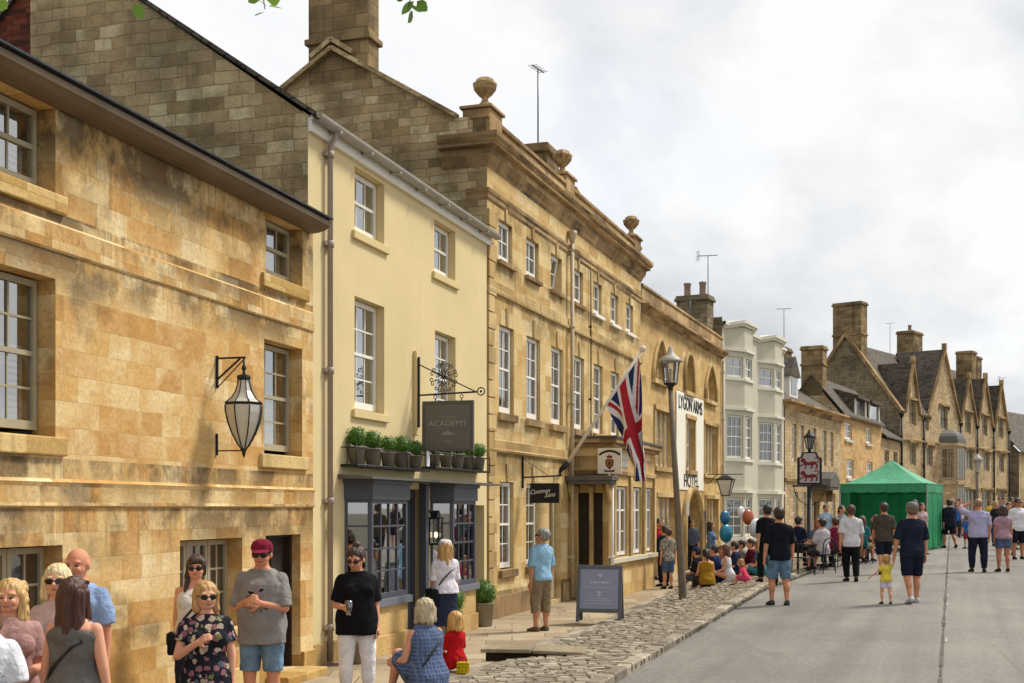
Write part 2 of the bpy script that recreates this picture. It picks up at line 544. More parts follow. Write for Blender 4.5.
def skin_mat(col):
    key = 'skin_' + col
    if key not in M:
        g = G('skin')
        tc = g.n('ShaderNodeTexCoord').outputs['Object']
        c = g.ramp(g.noise(tc, 9, 4), [(.3, lin(col)), (.7, tuple([min(1, x * k) for x, k in zip(lin(col), (1.12, 1.0, .95))][:3]) + (1,))])
        g.set(g.b, 'Base Color', c)
        g.set(g.b, 'Roughness', .68)
        g.set(g.b, 'Specular IOR Level', .22)
        g.set(g.b, 'Subsurface Weight', .06)
        g.set(g.b, 'Subsurface Radius', (.012, .005, .003))
        M[key] = g.mat
    return M[key]


def hair_mat(col):
    key = 'hair_' + col
    if key not in M:
        g = G('hair')
        tc = g.n('ShaderNodeTexCoord').outputs['Object']
        nz_ = g.noise(g.mapv(tc, (70, 70, 9)), 1.0, 4)
        c = lin(col)
        g.set(g.b, 'Base Color', g.mix(1.0, c, g.ramp(nz_, [(.3, .55), (.7, 1.35)]), 'MULTIPLY'))
        g.set(g.b, 'Roughness', .5)
        g.bump(nz_, .7, .012)
        M[key] = g.mat
    return M[key]


for nm_, c_, r_ in (('eye', '#1d1612', .25), ('lip', '#9b5a50', .5), ('lens', '#0c0b0d', .08), ('leather_black', '#17161a', .5), ('leather_brown', '#4b3527', .6)):
    M[nm_] = plain(nm_, c_, r_, var=.05, spec=.5)


def capsule(mb, p, r0, q, r1, n=12):
    p, q = V(p), V(q)
    d = q - p
    L = d.length
    d = d.normalized() if L > 1e-6 else V((0, 0, 1))
    pts, rs = [], []
    for t in (-1, -.87, -.5, 0):
        pts.append(p + d * r0 * t)
        rs.append(max(r0 * math.sqrt(max(0, 1 - t * t)), r0 * .05))
    for t in (0, .5, .87, 1):
        pts.append(q + d * r1 * t)
        rs.append(max(r1 * math.sqrt(max(0, 1 - t * t)), r1 * .05))
    mb.tube(pts, rs, n)


def loft(mb, rings, T, n=20, pw=2.3):
    """rings: (z, rx, ry, cy); T: local -> person"""
    vs = []
    for z, rx, ry, cy in rings:
        for k in range(n):
            a = 2 * math.pi * k / n
            c, s_ = math.cos(a), math.sin(a)
            c = math.copysign(abs(c) ** (2 / pw), c)
            s_ = math.copysign(abs(s_) ** (2 / pw), s_)
            vs.append(T @ V((rx * c, cy + ry * s_, z)))
    fs = []
    for i in range(len(rings) - 1):
        for k in range(n):
            l = (k + 1) % n
            fs.append((i * n + k, i * n + l, (i + 1) * n + l, (i + 1) * n + k))
    fs.append(tuple(range(n - 1, -1, -1)))
    fs.append(tuple((len(rings) - 1) * n + k for k in range(n)))
    mb.idx(vs, fs)


def remeshed(name, mb, vox, mats, parent=None, smooth=5, disp=None, seed=0):
    me = bpy.data.meshes.new('tmp')
    me.from_pydata(mb.v, [], mb.f)
    o = bpy.data.objects.new('tmp', me)
    COL.objects.link(o)
    r = o.modifiers.new('r', 'REMESH')
    r.mode, r.voxel_size, r.use_smooth_shade = 'VOXEL', vox, True
    if smooth:
        k = o.modifiers.new('s', 'SMOOTH')
        k.factor, k.iterations = .5, smooth
    bpy.context.view_layer.update()
    dg = bpy.context.evaluated_depsgraph_get()
    out = bpy.data.meshes.new_from_object(o.evaluated_get(dg))
    bpy.data.objects.remove(o)
    bpy.data.meshes.remove(me)
    out.name = name
    out.materials.clear()
    for m in mats:
        out.materials.append(m)
    if disp:
        amp, sx, sy, sz = disp
        off = V((seed * 3.1, seed * 1.7, 0))
        nl = [v.normal.copy() for v in out.vertices]
        for v, nv_ in zip(out.vertices, nl):
            c = v.co.copy()
            v.co = c + nv_ * ((noise.noise(V((c.x * sx, c.y * sy, c.z * sz)) + off) * .6 + .25) * amp)
    out.polygons.foreach_set('use_smooth', [True] * len(out.polygons))
    out.update()
    ob = bpy.data.objects.new(name, out)
    COL.objects.link(ob)
    if parent is not None:
        ob.parent = parent
    return ob


MALE = [(.455, .045, .045, 0), (.48, .082, .062, -.002), (.53, .094, .068, -.006), (.58, .088, .062, -.002), (.64, .084, .058, .002), (.70, .094, .064, .003), (.76, .104, .064, .0), (.80, .104, .055, -.006), (.822, .086, .046, -.009), (.842, .055, .040, -.007), (.862, .037, .037, -.003), (.895, .035, .036, .003)]
FEM = [(.455, .045, .045, 0), (.48, .09, .066, -.004), (.53, .100, .074, -.008), (.58, .088, .062, -.002), (.63, .074, .054, .003), (.69, .081, .058, .004), (.75, .091, .060, .001), (.795, .091, .051, -.005), (.819, .074, .042, -.007), (.84, .044, .035, -.005), (.862, .031, .032, -.001), (.895, .030, .031, .003)]


def ring_at(rings, z):
    for a, b in zip(rings, rings[1:]):
        if a[0] <= z <= b[0]:
            t = (z - a[0]) / (b[0] - a[0])
            return tuple(x + (y - x) * t for x, y in zip(a, b))
    return rings[0] if z < rings[0][0] else rings[-1]


person_no = [0]


def person(label, loc, H, yaw=0.0, sex='m', build=1.0, vox=.011, skin='#c99678', hair=('short', '#3a2a1e'), top=None, bottom=None, shoes='#2a2a2c', armL=None, armR=None,
           legL=None, legR=None, lean=0, head=(0, 0), sit=None, extras=(), belly=0.0, kid=1.0, group=None, grip=(0, 0), tilt=0, face=True):
    kid = kid * 1.09
    vox = vox * (.85 if vox < .0105 else .9)
    legk = .84 if (bottom and bottom[2] > 1.1 and bottom[0] != 'skirt') else 1.0
    person_no[0] += 1
    sd = person_no[0]
    P = [tuple(x if i in (0, 3) else x * (build if .46 < r[0] < .8 else 1 + (build - 1) * .35) for i, x in enumerate(r)) for r in (MALE if sex == 'm' else FEM)]
    if belly:
        P = [(z, rx * (1 + belly * .5 * math.exp(-((z - .6) / .09) ** 2)), ry * (1 + belly * math.exp(-((z - .61) / .09) ** 2)), cy + ry * belly * .6 * math.exp(-((z - .61) / .09) ** 2)) for z, rx, ry, cy in P]
    SC = Matrix.Diagonal((H, H, H, 1))
    hipz = .53
    # --- legs
    dl = {'L': legL, 'R': legR}
    J = {}
    for s_, sx in (('L', -1), ('R', 1)):
        th, sh = dl[s_] or ((.06, .03, -1), (.0, -.03, -1))
        th, sh = V((th[0] * sx, th[1], th[2])).normalized(), V((sh[0] * sx, sh[1], sh[2])).normalized()
        hp = V((.050 * sx * build, 0, .50))
        kn = hp + th * .235
        an = kn + sh * .225
        J[s_] = (hp, kn, an, sh)
    low_ = min(J['L'][2].z, J['R'][2].z)
    dz = (.040 - low_) if sit is None else (sit / H - .455)
    up = Matrix.Translation((0, 0, dz))
    T = SC @ up @ Matrix.Translation((0, 0, hipz)) @ Matrix.Rotation(math.radians(tilt), 4, 'Y') @ Matrix.Rotation(math.radians(-lean), 4, 'X') @ Matrix.Translation((0, 0, -hipz))
    TL = SC @ up
    NZ = .868 if kid < 1.2 else .858
    HT = T @ Matrix.Translation((0, .0, NZ)) @ Matrix.Rotation(math.radians(head[0]), 4, 'Z') @ Matrix.Rotation(math.radians(lean * .6 - head[1]), 4, 'X') @ Matrix.Diagonal((kid, kid, kid, 1)) @ Matrix.Translation((0, 0, -.875))
    R3 = T.to_3x3().normalized()
    # --- arms
    A = {}
    for s_, sx, arm in (('L', -1, armL), ('R', 1, armR)):
        ua, fa = arm or ((.16, -.04, -1), (.05, .14, -1))
        ua, fa = [R3 @ V((v[0] * sx, v[1], v[2])).normalized() for v in (ua, fa)]
        w_ = .101 if sex == 'm' else .089
        sp = T @ V((w_ * sx * (1 + (build - 1) * .6), -.004, .789))
        el = sp + ua * .165 * H
        wr = el + fa * .148 * H
        A[s_] = (sp, el, wr, fa, ua, sx)
    b2 = 1 + (build - 1) * .8
    am = (1.0 if sex == 'm' else .86) * b2
    mb = MB()
    loft(mb, P, T)
    if sex == 'f':
        for sx in (-1, 1):
            mb.ball(T @ V((.042 * sx * build, .047 * build, .722)), (.034 * H * build, .027 * H * build, .034 * H * build))
    for s_ in 'LR':
        hp, kn, an, sh = J[s_]
        q = lambda p: TL @ p
        capsule(mb, q(hp), .058 * H * b2, q(kn), .037 * H * b2 * legk)
        capsule(mb, q(kn), .036 * H * b2 * legk, q(an), .022 * H)
        cf = kn + sh * .075 + V((0, -.012, 0))
        mb.ball(q(cf), (.033 * H * b2 * legk, .036 * H * b2 * legk, .062 * H), rot=sh.to_track_quat('Z', 'Y').to_matrix())
        # bare foot
        fd = V((sh.x * .3 + (.18 if s_ == 'R' else -.18), 1, 0)).normalized()
        pit = max(0, -sh.y - .15) if sh.z < -.5 else 0
        fd = (fd + V((0, 0, -pit * 1.6))).normalized()
        J[s_] = J[s_] + (fd,)
        capsule(mb, q(an + V((0, 0, -.018))), .02 * H, q(an + fd * .095 + V((0, 0, -.026))), .014 * H)
        sp, el, wr, fa, ua, sx = A[s_]
        mb.ball(sp, .031 * H * am)
        capsule(mb, sp, .031 * H * am, el, .0245 * H * am)
        capsule(mb, el, .0245 * H * am, wr, .0165 * H * am)
        # hand: palm of four metacarpals, four fingers, a thumb
        g_ = grip[0 if s_ == 'L' else 1]
        inw = R3 @ V((-sx, 0, 0))
        pn = (inw - fa * inw.dot(fa))
        pn = pn.normalized() if pn.length > .15 else (R3 @ V((0, 0, -1)) - fa * (R3 @ V((0, 0, -1))).dot(fa)).normalized()
        ac = fa.cross(pn).normalized()
        fwd = R3 @ V((0, 1, .2))
        if ac.dot(fwd) < 0:
            ac = -ac
        hl = H * (1.0 if sex == 'm' else .93)
        for i in range(4):
            o = (1.5 - i) * .0128 * hl
            kp = wr + fa * .055 * hl + ac * o
            capsule(mb, wr + ac * o * .6, .0095 * hl, kp, .0088 * hl, 8)
            ln = (.036, .041, .038, .03)[i] * hl
            c1 = math.radians(18 + 52 * g_)
            d1 = fa * math.cos(c1) + pn * math.sin(c1) + ac * (1.5 - i) * .06
            m1 = kp + d1.normalized() * ln * .55
            c2 = math.radians(36 + 100 * g_)
            d2 = fa * math.cos(c2) + pn * math.sin(c2)
            capsule(mb, kp, .0062 * hl, m1, .0056 * hl, 7)
            capsule(mb, m1, .0056 * hl, m1 + d2.normalized() * ln * .5, .0046 * hl, 7)
        tb = wr + fa * .018 * hl + ac * .02 * hl
        t1 = tb + (fa * .6 + ac * .75 + pn * (.35 + .5 * g_)).normalized() * .03 * hl
        capsule(mb, tb, .0085 * hl, t1, .007 * hl, 8)
        capsule(mb, t1, .0066 * hl, t1 + (fa + ac * .2 + pn * (.3 + .5 * g_)).normalized() * .024 * hl, .0052 * hl, 8)
    hs = H * kid
    RH = HT.to_3x3().normalized()
    hb = lambda c, r: mb.ball(HT @ V(c), tuple(x * hs for x in r), 16, 12, RH)
    hb((0, -.006, .943), (.0465, .057, .055))
    hb((0, .010, .915), (.041, .044, .042))
    hb((0, .017, .892), (.034, .032, .021))
    for sx in (-1, 1):
        hb((.047 * sx, -.004, .926), (.007, .013, .019))
        hb((.019 * sx, .044, .915), (.015, .012, .014))
        hb((.02 * sx, .046, .9465), (.017, .009, .006))
    capsule(mb, HT @ V((0, .050, .938)), .006 * hs, HT @ V((0, .0615, .9185)), .0088 * hs, 8)
    hb((0, .0475, .899), (.013, .007, .006))
    ob = remeshed('person', mb, vox, [skin_mat(skin), M['eye'], M['lip'], hair_mat(hair[1])], None, 4)
    if face:
        inv = HT.inverted()
        for p in ob.data.polygons:
            c = inv @ p.center
            if c.y > .035 and .885 < c.z < .96:
                ax = abs(c.x)
                if ((ax - .0185) / .0085) ** 2 + ((c.z - .931) / .0042) ** 2 < 1:
                    p.material_index = 1
                elif ax < .0125 and abs(c.z - .8985 + ax * .06) < .0034 and c.y > .045:
                    p.material_index = 2
                elif .007 < ax < .03 and abs(c.z - .9465 - (.002 if ax > .015 else 0)) < .003 and hair[0] != 'bald':
                    p.material_index = 3
    # --- clothes
    gv = vox * 1.25
    wr_ = (.013 * H, 6.5, 6.5, 8)
    fingers = {s_: A[s_][2] + A[s_][3] * .085 * H for s_ in 'LR'}
    if top:
        kind, mat, slv, hem = top[:4]
        loose = top[4] if len(top) > 4 else .012
        g = MB()
        zs = [hem] + [z for z in (.48, .53, .58, .64, .70, .76) if z > hem + .01]
        if kind == 'tank':
            zs += [.775]
        elif kind == 'sun':
            zs += [.78]
        else:
            zs += [.795, .812, .828, .843]
        rg = []
        for z in zs:
            r = ring_at(P, max(z, .515)) if z < .515 else ring_at(P, z)
            e = loose * (1.25 if z < .6 else 1.0) if z < .79 else .009
            nx = .93 if (kind in ('tank', 'sun') and z > .77) else 1.0
            rg.append((z, (r[1] + e) * nx, r[2] + e * .95, r[3]))
        if kind == 'tank' or kind == 'sun':
            r = ring_at(P, .80)
            rg.append((.80, r[1] * .74, r[2] + .004, r[3]))
        loft(g, rg, T)
        if sex == 'f':
            for sx in (-1, 1):
                g.ball(T @ V((.042 * sx * build, .050 * build, .724)), ((.034 * build + .010) * H, (.027 * build + .009) * H, (.034 * build + .010) * H))
        if kind in ('tank', 'sun'):
            for sx in (-1, 1):
                g.bar(T @ V((.062 * sx, .028, .78)), T @ V((.058 * sx, -.004, .826)), .03 * H, .014 * H)
                g.bar(T @ V((.058 * sx, -.004, .826)), T @ V((.062 * sx, -.05, .77)), .03 * H, .014 * H)
        if slv > 0:
            for s_ in 'LR':
                sp, el, wr, fa, ua, sx = A[s_]
                e = .010 * H + (.006 * H if slv < 1 else 0)
                g.ball(sp, .030 * H * am + .007 * H)
                if slv <= 1:
                    en = sp + (el - sp) * slv
                    g.tube([sp, en], [.031 * H * am + .008 * H, (.031 - .0065 * slv) * H * am + e + .002 * H], 14)
                else:
                    capsule(g, sp, .031 * H * am + .008 * H, el, .0255 * H * am + .008 * H)
                    g.tube([el, el + (wr - el) * (slv - 1)], [.0265 * H * am + .009 * H, .0185 * H * am + .010 * H], 14)
        nm = 'dress' if kind == 'dress' else ('tank_top' if kind in ('tank', 'sun') else 'shirt')
        if kind == 'dress':
            fl = top[5]
            if sit is None:
                r = ring_at(P, .53)
                loft(g, [(fl, r[1] * 1.32, r[2] * 1.42, 0), (.45, r[1] * 1.18, r[2] * 1.22, 0), (.53, r[1] + .014, r[2] + .014, r[3])], T)
            else:
                for s_ in 'LR':
                    hp, kn = J[s_][0], J[s_][1]
                    g.tube([TL @ hp, TL @ (hp + (kn - hp) * .95)], [.066 * H * b2, .056 * H * b2], 14)
        remeshed(nm, g, gv, [mat], ob, 4, wr_, sd)
    if bottom:
        kind, mat, ln = bottom[:3]
        g = MB()
        if kind == 'skirt':
            r = ring_at(P, .53)
            loft(g, [(ln, r[1] * 1.18, r[2] * 1.25, 0), (.46, r[1] * 1.10, r[2] * 1.12, 0), (.53, r[1] + .007, r[2] + .007, r[3]), (.58, *[x + .005 for x in ring_at(P, .58)[1:3]], 0), (.605, *[x + .004 for x in ring_at(P, .605)[1:3]], 0)], T)
        else:
            lo = .005 if kind != 'shorts' else .009
            loft(g, [(.455, .06 * build, .058 * build, 0)] + [(z, ring_at(P, z)[1] + lo, ring_at(P, z)[2] + lo, ring_at(P, z)[3]) for z in (.48, .53, .575, .595)], T if sit is None else T)
            for s_ in 'LR':
                hp, kn, an = J[s_][:3]
                t = min(1, ln)
                e = .013 if kind == 'shorts' else (.006 if kind == 'tight' else .011)
                g.ball(TL @ hp, (.060 * b2 + lo) * H)
                r1 = .058 + (.037 - .058) * t
                g.tube([TL @ hp, TL @ (hp + (kn - hp) * t)], [(.058 * b2 + e * .8) * H, (r1 * b2 + e) * H], 14)
                if ln > 1:
                    g.ball(TL @ kn, (.038 * b2 + e) * H)
                    t2 = ln - 1
                    g.tube([TL @ kn, TL @ (kn + (an - kn) * .4), TL @ (kn + (an - kn) * t2)], [(.037 * b2 + e * .8) * H, (.034 * b2 + e) * H, (.024 + e) * H], 14)
        remeshed({'shorts': 'shorts', 'skirt': 'skirt', 'tight': 'trousers', 'trousers': 'trousers'}[kind], g, gv, [mat], ob, 4, (.007 * H, 6, 6, 12), sd + .5)
    if shoes:
        for s_ in 'LR':
            an, fd = J[s_][2], J[s_][4]
            g = MB()
            side = fd.cross(V((0, 0, 1))).normalized()
            up_ = side.cross(fd)
            m = Matrix(((side.x, fd.x, up_.x, an.x), (side.y, fd.y, up_.y, an.y), (side.z, fd.z, up_.z, an.z), (0, 0, 0, 1)))
            m = TL @ m
            vs, n = [], 14
            prof = [(-.032, .6, .5), (-.024, .92, .9), (.0, 1.0, 1.05), (.03, 1.0, .8), (.06, 1.12, .6), (.085, 1.05, .5), (.102, .75, .42), (.11, .3, .3)]
            for y, wd, hg in prof:
                for k in range(n):
                    a = 2 * math.pi * k / n
                    x = .026 * wd * math.cos(a)
                    z = -.04 + (.03 * hg * (1 + math.sin(a)) if math.sin(a) > -.2 else 0)
                    vs.append(m @ V((x, y, z)))
            fs = [(i * n + k, i * n + (k + 1) % n, (i + 1) * n + (k + 1) % n, (i + 1) * n + k) for i in range(len(prof) - 1) for k in range(n)]
            fs += [tuple(range(n - 1, -1, -1)), tuple((len(prof) - 1) * n + k for k in range(n))]
            g.smooth = True
            g.idx(vs, fs)
            g.build('shoe', cloth(shoes), ob)
    # --- hair
    hk = hair[0]
    if hk != 'bald':
        g = MB()
        hb = lambda c, r: g.ball(HT @ V(c), tuple(x * hs for x in r), 16, 12, RH)
        cp = lambda p, r0, q, r1: capsule(g, HT @ V(p), r0 * hs, HT @ V(q), r1 * hs)
        if hk == 'buzz':
            hb((0, -.012, .950), (.0475, .0545, .0535))
        else:
            hb((0, -.013, .953), (.0525, .0585, .0535))
            hb((0, -.024, .935), (.0495, .043, .05))
        if hk in ('bob', 'long', 'curly', 'pony2'):
            dn = {'bob': .872, 'long': .79, 'curly': .83, 'pony2': .86}[hk]
            for sx in (-1, 1):
                cp((.043 * sx, -.004, .945), .017, (.047 * sx, .004 if hk != 'long' else .012, max(dn, .845)), .0155)
                cp((.034 * sx, -.032, .94), .024, (.036 * sx, -.036, dn + .01), .021)
            cp((0, -.045, .94), .024, (0, -.048, dn), .024)
            if hk == 'curly':
                rr = random.Random(sd)
                for i in range(26):
                    a = rr.uniform(.2, math.pi - .2) + math.pi
                    g.ball(HT @ V((.052 * math.cos(a), -.006 + .052 * math.sin(a), rr.uniform(.84, .985))), .017 * hs, 8, 6)
        if hk == 'bun':
            hb((0, -.03, 1.008), (.024, .024, .021))
        if hk == 'pony':
            cp((0, -.062, .95), .015, (0, -.075, .90), .018)
            cp((0, -.075, .90), .018, (0, -.068, .83), .008)
        if hk == 'plait':
            hb((0, .022, .972), (.04, .034, .026))
            cp((.045, -.01, .92), .014, (.05, .03, .83), .012)
            cp((.05, .03, .83), .012, (.05, .055, .76), .008)
            for sx in (-1, 1):
                cp((.043 * sx, -.004, .945), .013, (.042 * sx, .0, .9), .01)
        remeshed('hair', g, max(.006, vox * .9), [hair_mat(hair[1])], ob, 3, (.009 * hs, 48, 48, 10), sd)
    # --- things worn on the head, straps
    for e in extras:
        k = e[0]
        g = MB()
        if k == 'cap':
            rg = []
            pts = [(1.0, .0), (1.0, .012), (.95, .026), (.8, .04), (.5, .05), (.12, .054)]
            vs, n = [], 24
            for f_, z in pts:
                for i in range(n):
                    a = 2 * math.pi * i / n
                    vs.append(HT @ V((.0565 * f_ * math.cos(a), -.006 + .063 * f_ * math.sin(a), .955 + z + (.006 * -math.sin(a) if z < .02 else 0) * -1)))
            fs = [(i * n + j, i * n + (j + 1) % n, (i + 1) * n + (j + 1) % n, (i + 1) * n + j) for i in range(len(pts) - 1) for j in range(n)] + [tuple((len(pts) - 1) * n + j for j in range(n))]
            g.smooth = True
            g.idx(vs, fs)
            br = []
            for i in range(13):
                a = math.pi * (.12 + .76 * i / 12)
                br.append((.05 * math.cos(a), -.006 + .062 * math.sin(a), .963))
                br.append((.047 * math.cos(a), .0 + .108 * max(.3, math.sin(a)), .952))
            lo_ = [HT @ (V(v) - V((0, 0, .004))) for v in br]
            hi_ = [HT @ V(v) for v in br]
            fs = [(2 * i, 2 * i + 1, 2 * i + 3, 2 * i + 2) for i in range(12)]
            g.idx(hi_, fs)
            g.idx(lo_, [tuple(reversed(f)) for f in fs])
            g.build('cap', cloth(e[1]), ob)
        elif k in ('shades', 'shades_up'):
            off = V((0, 0, 0)) if k == 'shades' else V((0, -.012, .047))
            for sx in (-1, 1):
                vs = []
                n = 12
                for y in (.058, .0615):
                    for i in range(n):
                        a = 2 * math.pi * i / n
                        vs.append(HT @ (V((.0195 * sx + .0165 * math.cos(a), y - abs(.0195 + .0165 * math.cos(a) * sx) * .18, .931 + .0115 * math.sin(a))) + off))
                g.idx(vs, [tuple(range(n)), tuple(range(2 * n - 1, n - 1, -1))] + [(i, (i + 1) % n, n + (i + 1) % n, n + i) for i in range(n)])
                g.bar(HT @ (V((.036 * sx, .054, .936)) + off), HT @ (V((.048 * sx, -.004, .934)) + off), .004 * hs, .006 * hs)
            g.bar(HT @ (V((-.006, .06, .935)) + off), HT @ (V((.006, .06, .935)) + off), .004 * hs, .004 * hs)
            g.build('sunglasses', M['lens'], ob)
        elif k == 'strap':
            # a bag strap over one shoulder and down to the other hip
            sx = e[1]
            pts = [(-.07 * sx, -.064, .74), (-.035 * sx, -.058, .80), (-.04 * sx * 1.0, .0, .846), (-.04 * sx, .045, .80), (0, .082 if sex == 'f' else .074, .70), (.07 * sx, .078, .62), (.115 * sx * build, .02, .53), (.105 * sx * build, -.03, .53), (.06 * sx, -.082, .63), (-.03 * sx, -.078, .72)]
            if belly:
                pts = [(x, y * (1 + belly * .7), z) for x, y, z in pts]
            p2 = [T @ V(p) for p in pts]
            g.tube(p2, .0075 * H, 6, closed=True)
            g.build('bag_strap', M['leather_black'] if len(e) < 3 else cloth(e[2]), ob)
    ob.location = loc
    ob.rotation_euler = (0, 0, math.radians(yaw))
    tag(ob, label, 'person', group)
    mw = Matrix.Translation(V(loc)) @ Matrix.Rotation(math.radians(yaw), 4, 'Z')
    return {'ob': ob, 'mw': mw, 'grip': {s_: mw @ fingers[s_] for s_ in 'LR'}, 'T': mw @ T, 'H': H, 'HT': mw @ HT}


WALK_A = dict(legL=((.04, .32, -1), (0, -.05, -1)), legR=((.04, -.22, -1), (0, -.55, -1)), armL=((.16, -.25, -1), (.05, .05, -1)), armR=((.16, .22, -1), (.05, .4, -1)))
WALK_B = dict(legR=((.04, .3, -1), (0, -.05, -1)), legL=((.04, -.2, -1), (0, -.6, -1)), armR=((.16, -.25, -1), (.05, .05, -1)), armL=((.16, .2, -1), (.05, .4, -1)))
SIT = dict(legL=((.22, 1, -.1), (.0, .12, -1)), legR=((.22, 1, -.12), (.0, .18, -1)), armL=((.2, .25, -1), (-.2, 1, -.3)), armR=((.2, .25, -1), (-.2, 1, -.3)))
SITLOW = dict(legL=((.2, 1, .35), (.05, .45, -1)), legR=((.25, 1, .3), (.05, .5, -1)), armL=((.2, .35, -1), (-.1, 1, -.2)), armR=((.2, .35, -1), (-.1, 1, -.2)))


def at(px, Y, z=0.0):
    return V(((px - 512) / F * Y, Y, z))


DEN = cloth('#6f8ba6', 'denim')
# ---- the group by the golden wall
p1 = person('woman in a dusty pink top with curly blond hair beside the stone wall', on(10, 8.6), 1.6, 205, 'f', 1.12, .0085, '#cf9a80', ('curly', '#c9a46a'), ('tee', cloth('#b08a86'), .75, .47), ('trousers', cloth('#6d6357'), 1.9),
            armL=((.1, .1, -1), (-.4, 1, -.1)), armR=((.1, .1, -1), (-.5, 1, .0)), head=(-20, 0), extras=[('strap', 1, '#7a6a5c')], grip=(.5, .5))
p2 = person('person in a white T-shirt with blue script, cut off by the picture edge', on(-20, 7.0), 1.66, 10, 'f', 1.1, .009, '#cf9a80', ('bob', '#6a4a33'), ('tee', cloth('#dfe2ea', 'script', '#5d6fa8'), .7, .46), ('trousers', cloth('#3b4152'), 1.9))
p3 = person('blond woman in dark sunglasses holding up an ice cream cone', on(57, 9.3), 1.67, 175, 'f', .98, .0085, '#d7a78c', ('bob', '#d8c79a'), ('tee', cloth('#c9b4b4'), .6, .48), ('trousers', cloth('#4a4f5c'), 1.9),
            armR=((.22, .25, -1), (.25, 1, 1.0)), armL=((.12, 0, -1), (-.2, .5, -1)), head=(12, -4), extras=[('shades',)], grip=(.1, .8))
p4 = person('bald man in a pale blue T-shirt standing against the stone wall', on(78, 10.1), 1.77, 168, 'm', 1.12, .0085, '#c98f74', ('bald', '#8a7a6a'), ('tee', cloth('#8ea6cf'), .8, .46), ('shorts', cloth('#5a5f6e'), .9), belly=.2, head=(5, 4), face=True)
p5 = person('brunette woman seen from behind in a grey sleeveless top with black strap', on(75, 8.5), 1.62, -12, 'f', 1.16, .0085, '#d3a085', ('long', '#4a2a20'), ('tank', cloth('#6d6a68'), 0, .55), ('skirt', cloth('#23212b'), .28),
            armL=((.2, .0, -1), (.1, .1, -1)), armR=((.22, .0, -1), (.12, .12, -1)), extras=[('strap', -1), ('shades_up',)])
p6 = person('woman with dark fringe and plait in a white tank top and navy trousers', on(196, 12.35), 1.62, 188, 'f', 1.14, .0085, '#cf987d', ('plait', '#3a2218'), ('tank', cloth('#d9d2cc'), 0, .5), ('trousers', cloth('#262a3c'), 1.92),
            armL=((.12, -.05, -1), (.0, .15, -1)), armR=((.12, -.05, -1), (.0, .15, -1)), extras=[('shades',), ('strap', 1)], belly=.15)
p7 = person('short blond woman in dark sunglasses and a floral dress with her hand at her chest', on(206, 9.7), 1.52, 196, 'f', 1.12, .0085, '#d3a087', ('bob', '#b98e58'), ('dress', cloth('#23242e', 'floral'), .55, .45, .012, .30), None,
            armR=((.3, .3, -1), (-1.0, .9, .75)), armL=((.2, .05, -1), (.0, .1, -1)), head=(10, 0), extras=[('shades',)])
p8 = person('man in a maroon cap, grey printed T-shirt and denim shorts with folded forearms', on(262, 12.4), 1.77, 172, 'm', 1.1, .0085, '#c88f72', ('short', '#4a3222'), ('tee', cloth('#8b8785', 'chest'), .95, .43, .02), ('shorts', DEN, .95),
            armL=((.2, .15, -1), (-1, 1.0, .3)), armR=((.2, .15, -1), (-1, 1.0, .45)), belly=.22, head=(8, 6), extras=[('shades',), ('cap', '#7b2038')], grip=(.4, .6))
p9 = person('woman with hair in a bun, black top and white jeans, carrying a glass of beer', on(357, 13.6), 1.67, 195, 'f', 1.18, .0085, '#cf9a80', ('bun', '#3d2a20'), ('tee', cloth('#17161a'), .85, .44, .016), ('tight', cloth('#efedf0'), 1.95),
            armR=((.25, .0, -1), (-.25, 1, -.05)), armL=((.15, .0, -1), (.05, .3, -1)), head=(-30, 18), extras=[('shades',)], grip=(.2, .8), belly=.1)
p10 = person('woman with white cap, white blouse, navy skirt and black bag facing the shop window', on(445, 18.6), 1.62, 22, 'f', 1.02, .009, '#c99678', ('long', '#c29a5c'), ('tee', cloth('#dedbe6'), .95, .52, .02), ('skirt', cloth('#2a3146'), .22),
             armL=((.14, .1, -1), (.0, .4, -1)), armR=((.14, 0, -1), (0, .2, -1)), extras=[('cap', '#e4e2e8'), ('strap', -1)], shoes='#8a6a50')
p11 = person('woman with grey blond bob in a checked blue sleeveless dress sitting on the stone bank', on(427, 12.4), 1.6, 42, 'f', 1.2, .0085, '#cf9a80', ('bob', '#b5a68a'), ('dress', cloth('#48597c', 'check', '#8592ad'), 0, .455, .014, .4), None,
             sit=.03, lean=5, extras=[('strap', -1)], belly=.15, legL=((.1, .75, .62), (0, .35, -1)), legR=((.12, .75, .58), (0, .4, -1)), armL=((.2, .35, -1), (-.1, 1, -.1)), armR=((.2, .35, -1), (-.1, 1, -.1)))
p11['ob'].location.z = .29
p12 = person('small blond child in a red shirt sitting beside the woman in blue', on(456, 14.2), 1.08, 35, 'f', 1.0, .0085, '#d7a78c', ('bob', '#c79a55'), ('tee', cloth('#b3161f'), .9, .45), ('shorts', cloth('#a01820'), .8), sit=.06, kid=1.3, lean=4, **SITLOW)
p13 = person('grey haired man in a pale blue shirt and khaki shorts looking up at the signs', on(541, 21.3), 1.75, 40, 'm', 1.0, .0095, '#b98a6c', ('short', '#8d8a86'), ('tee', cloth('#8fb8d4'), .95, .50, .014), ('shorts', cloth('#85755c'), 1.02),
             armL=((.14, -.05, -1), (.0, .15, -1)), armR=((.14, -.05, -1), (.0, .2, -1)), head=(35, -10), extras=[('shades',)], shoes='#6b5a48')
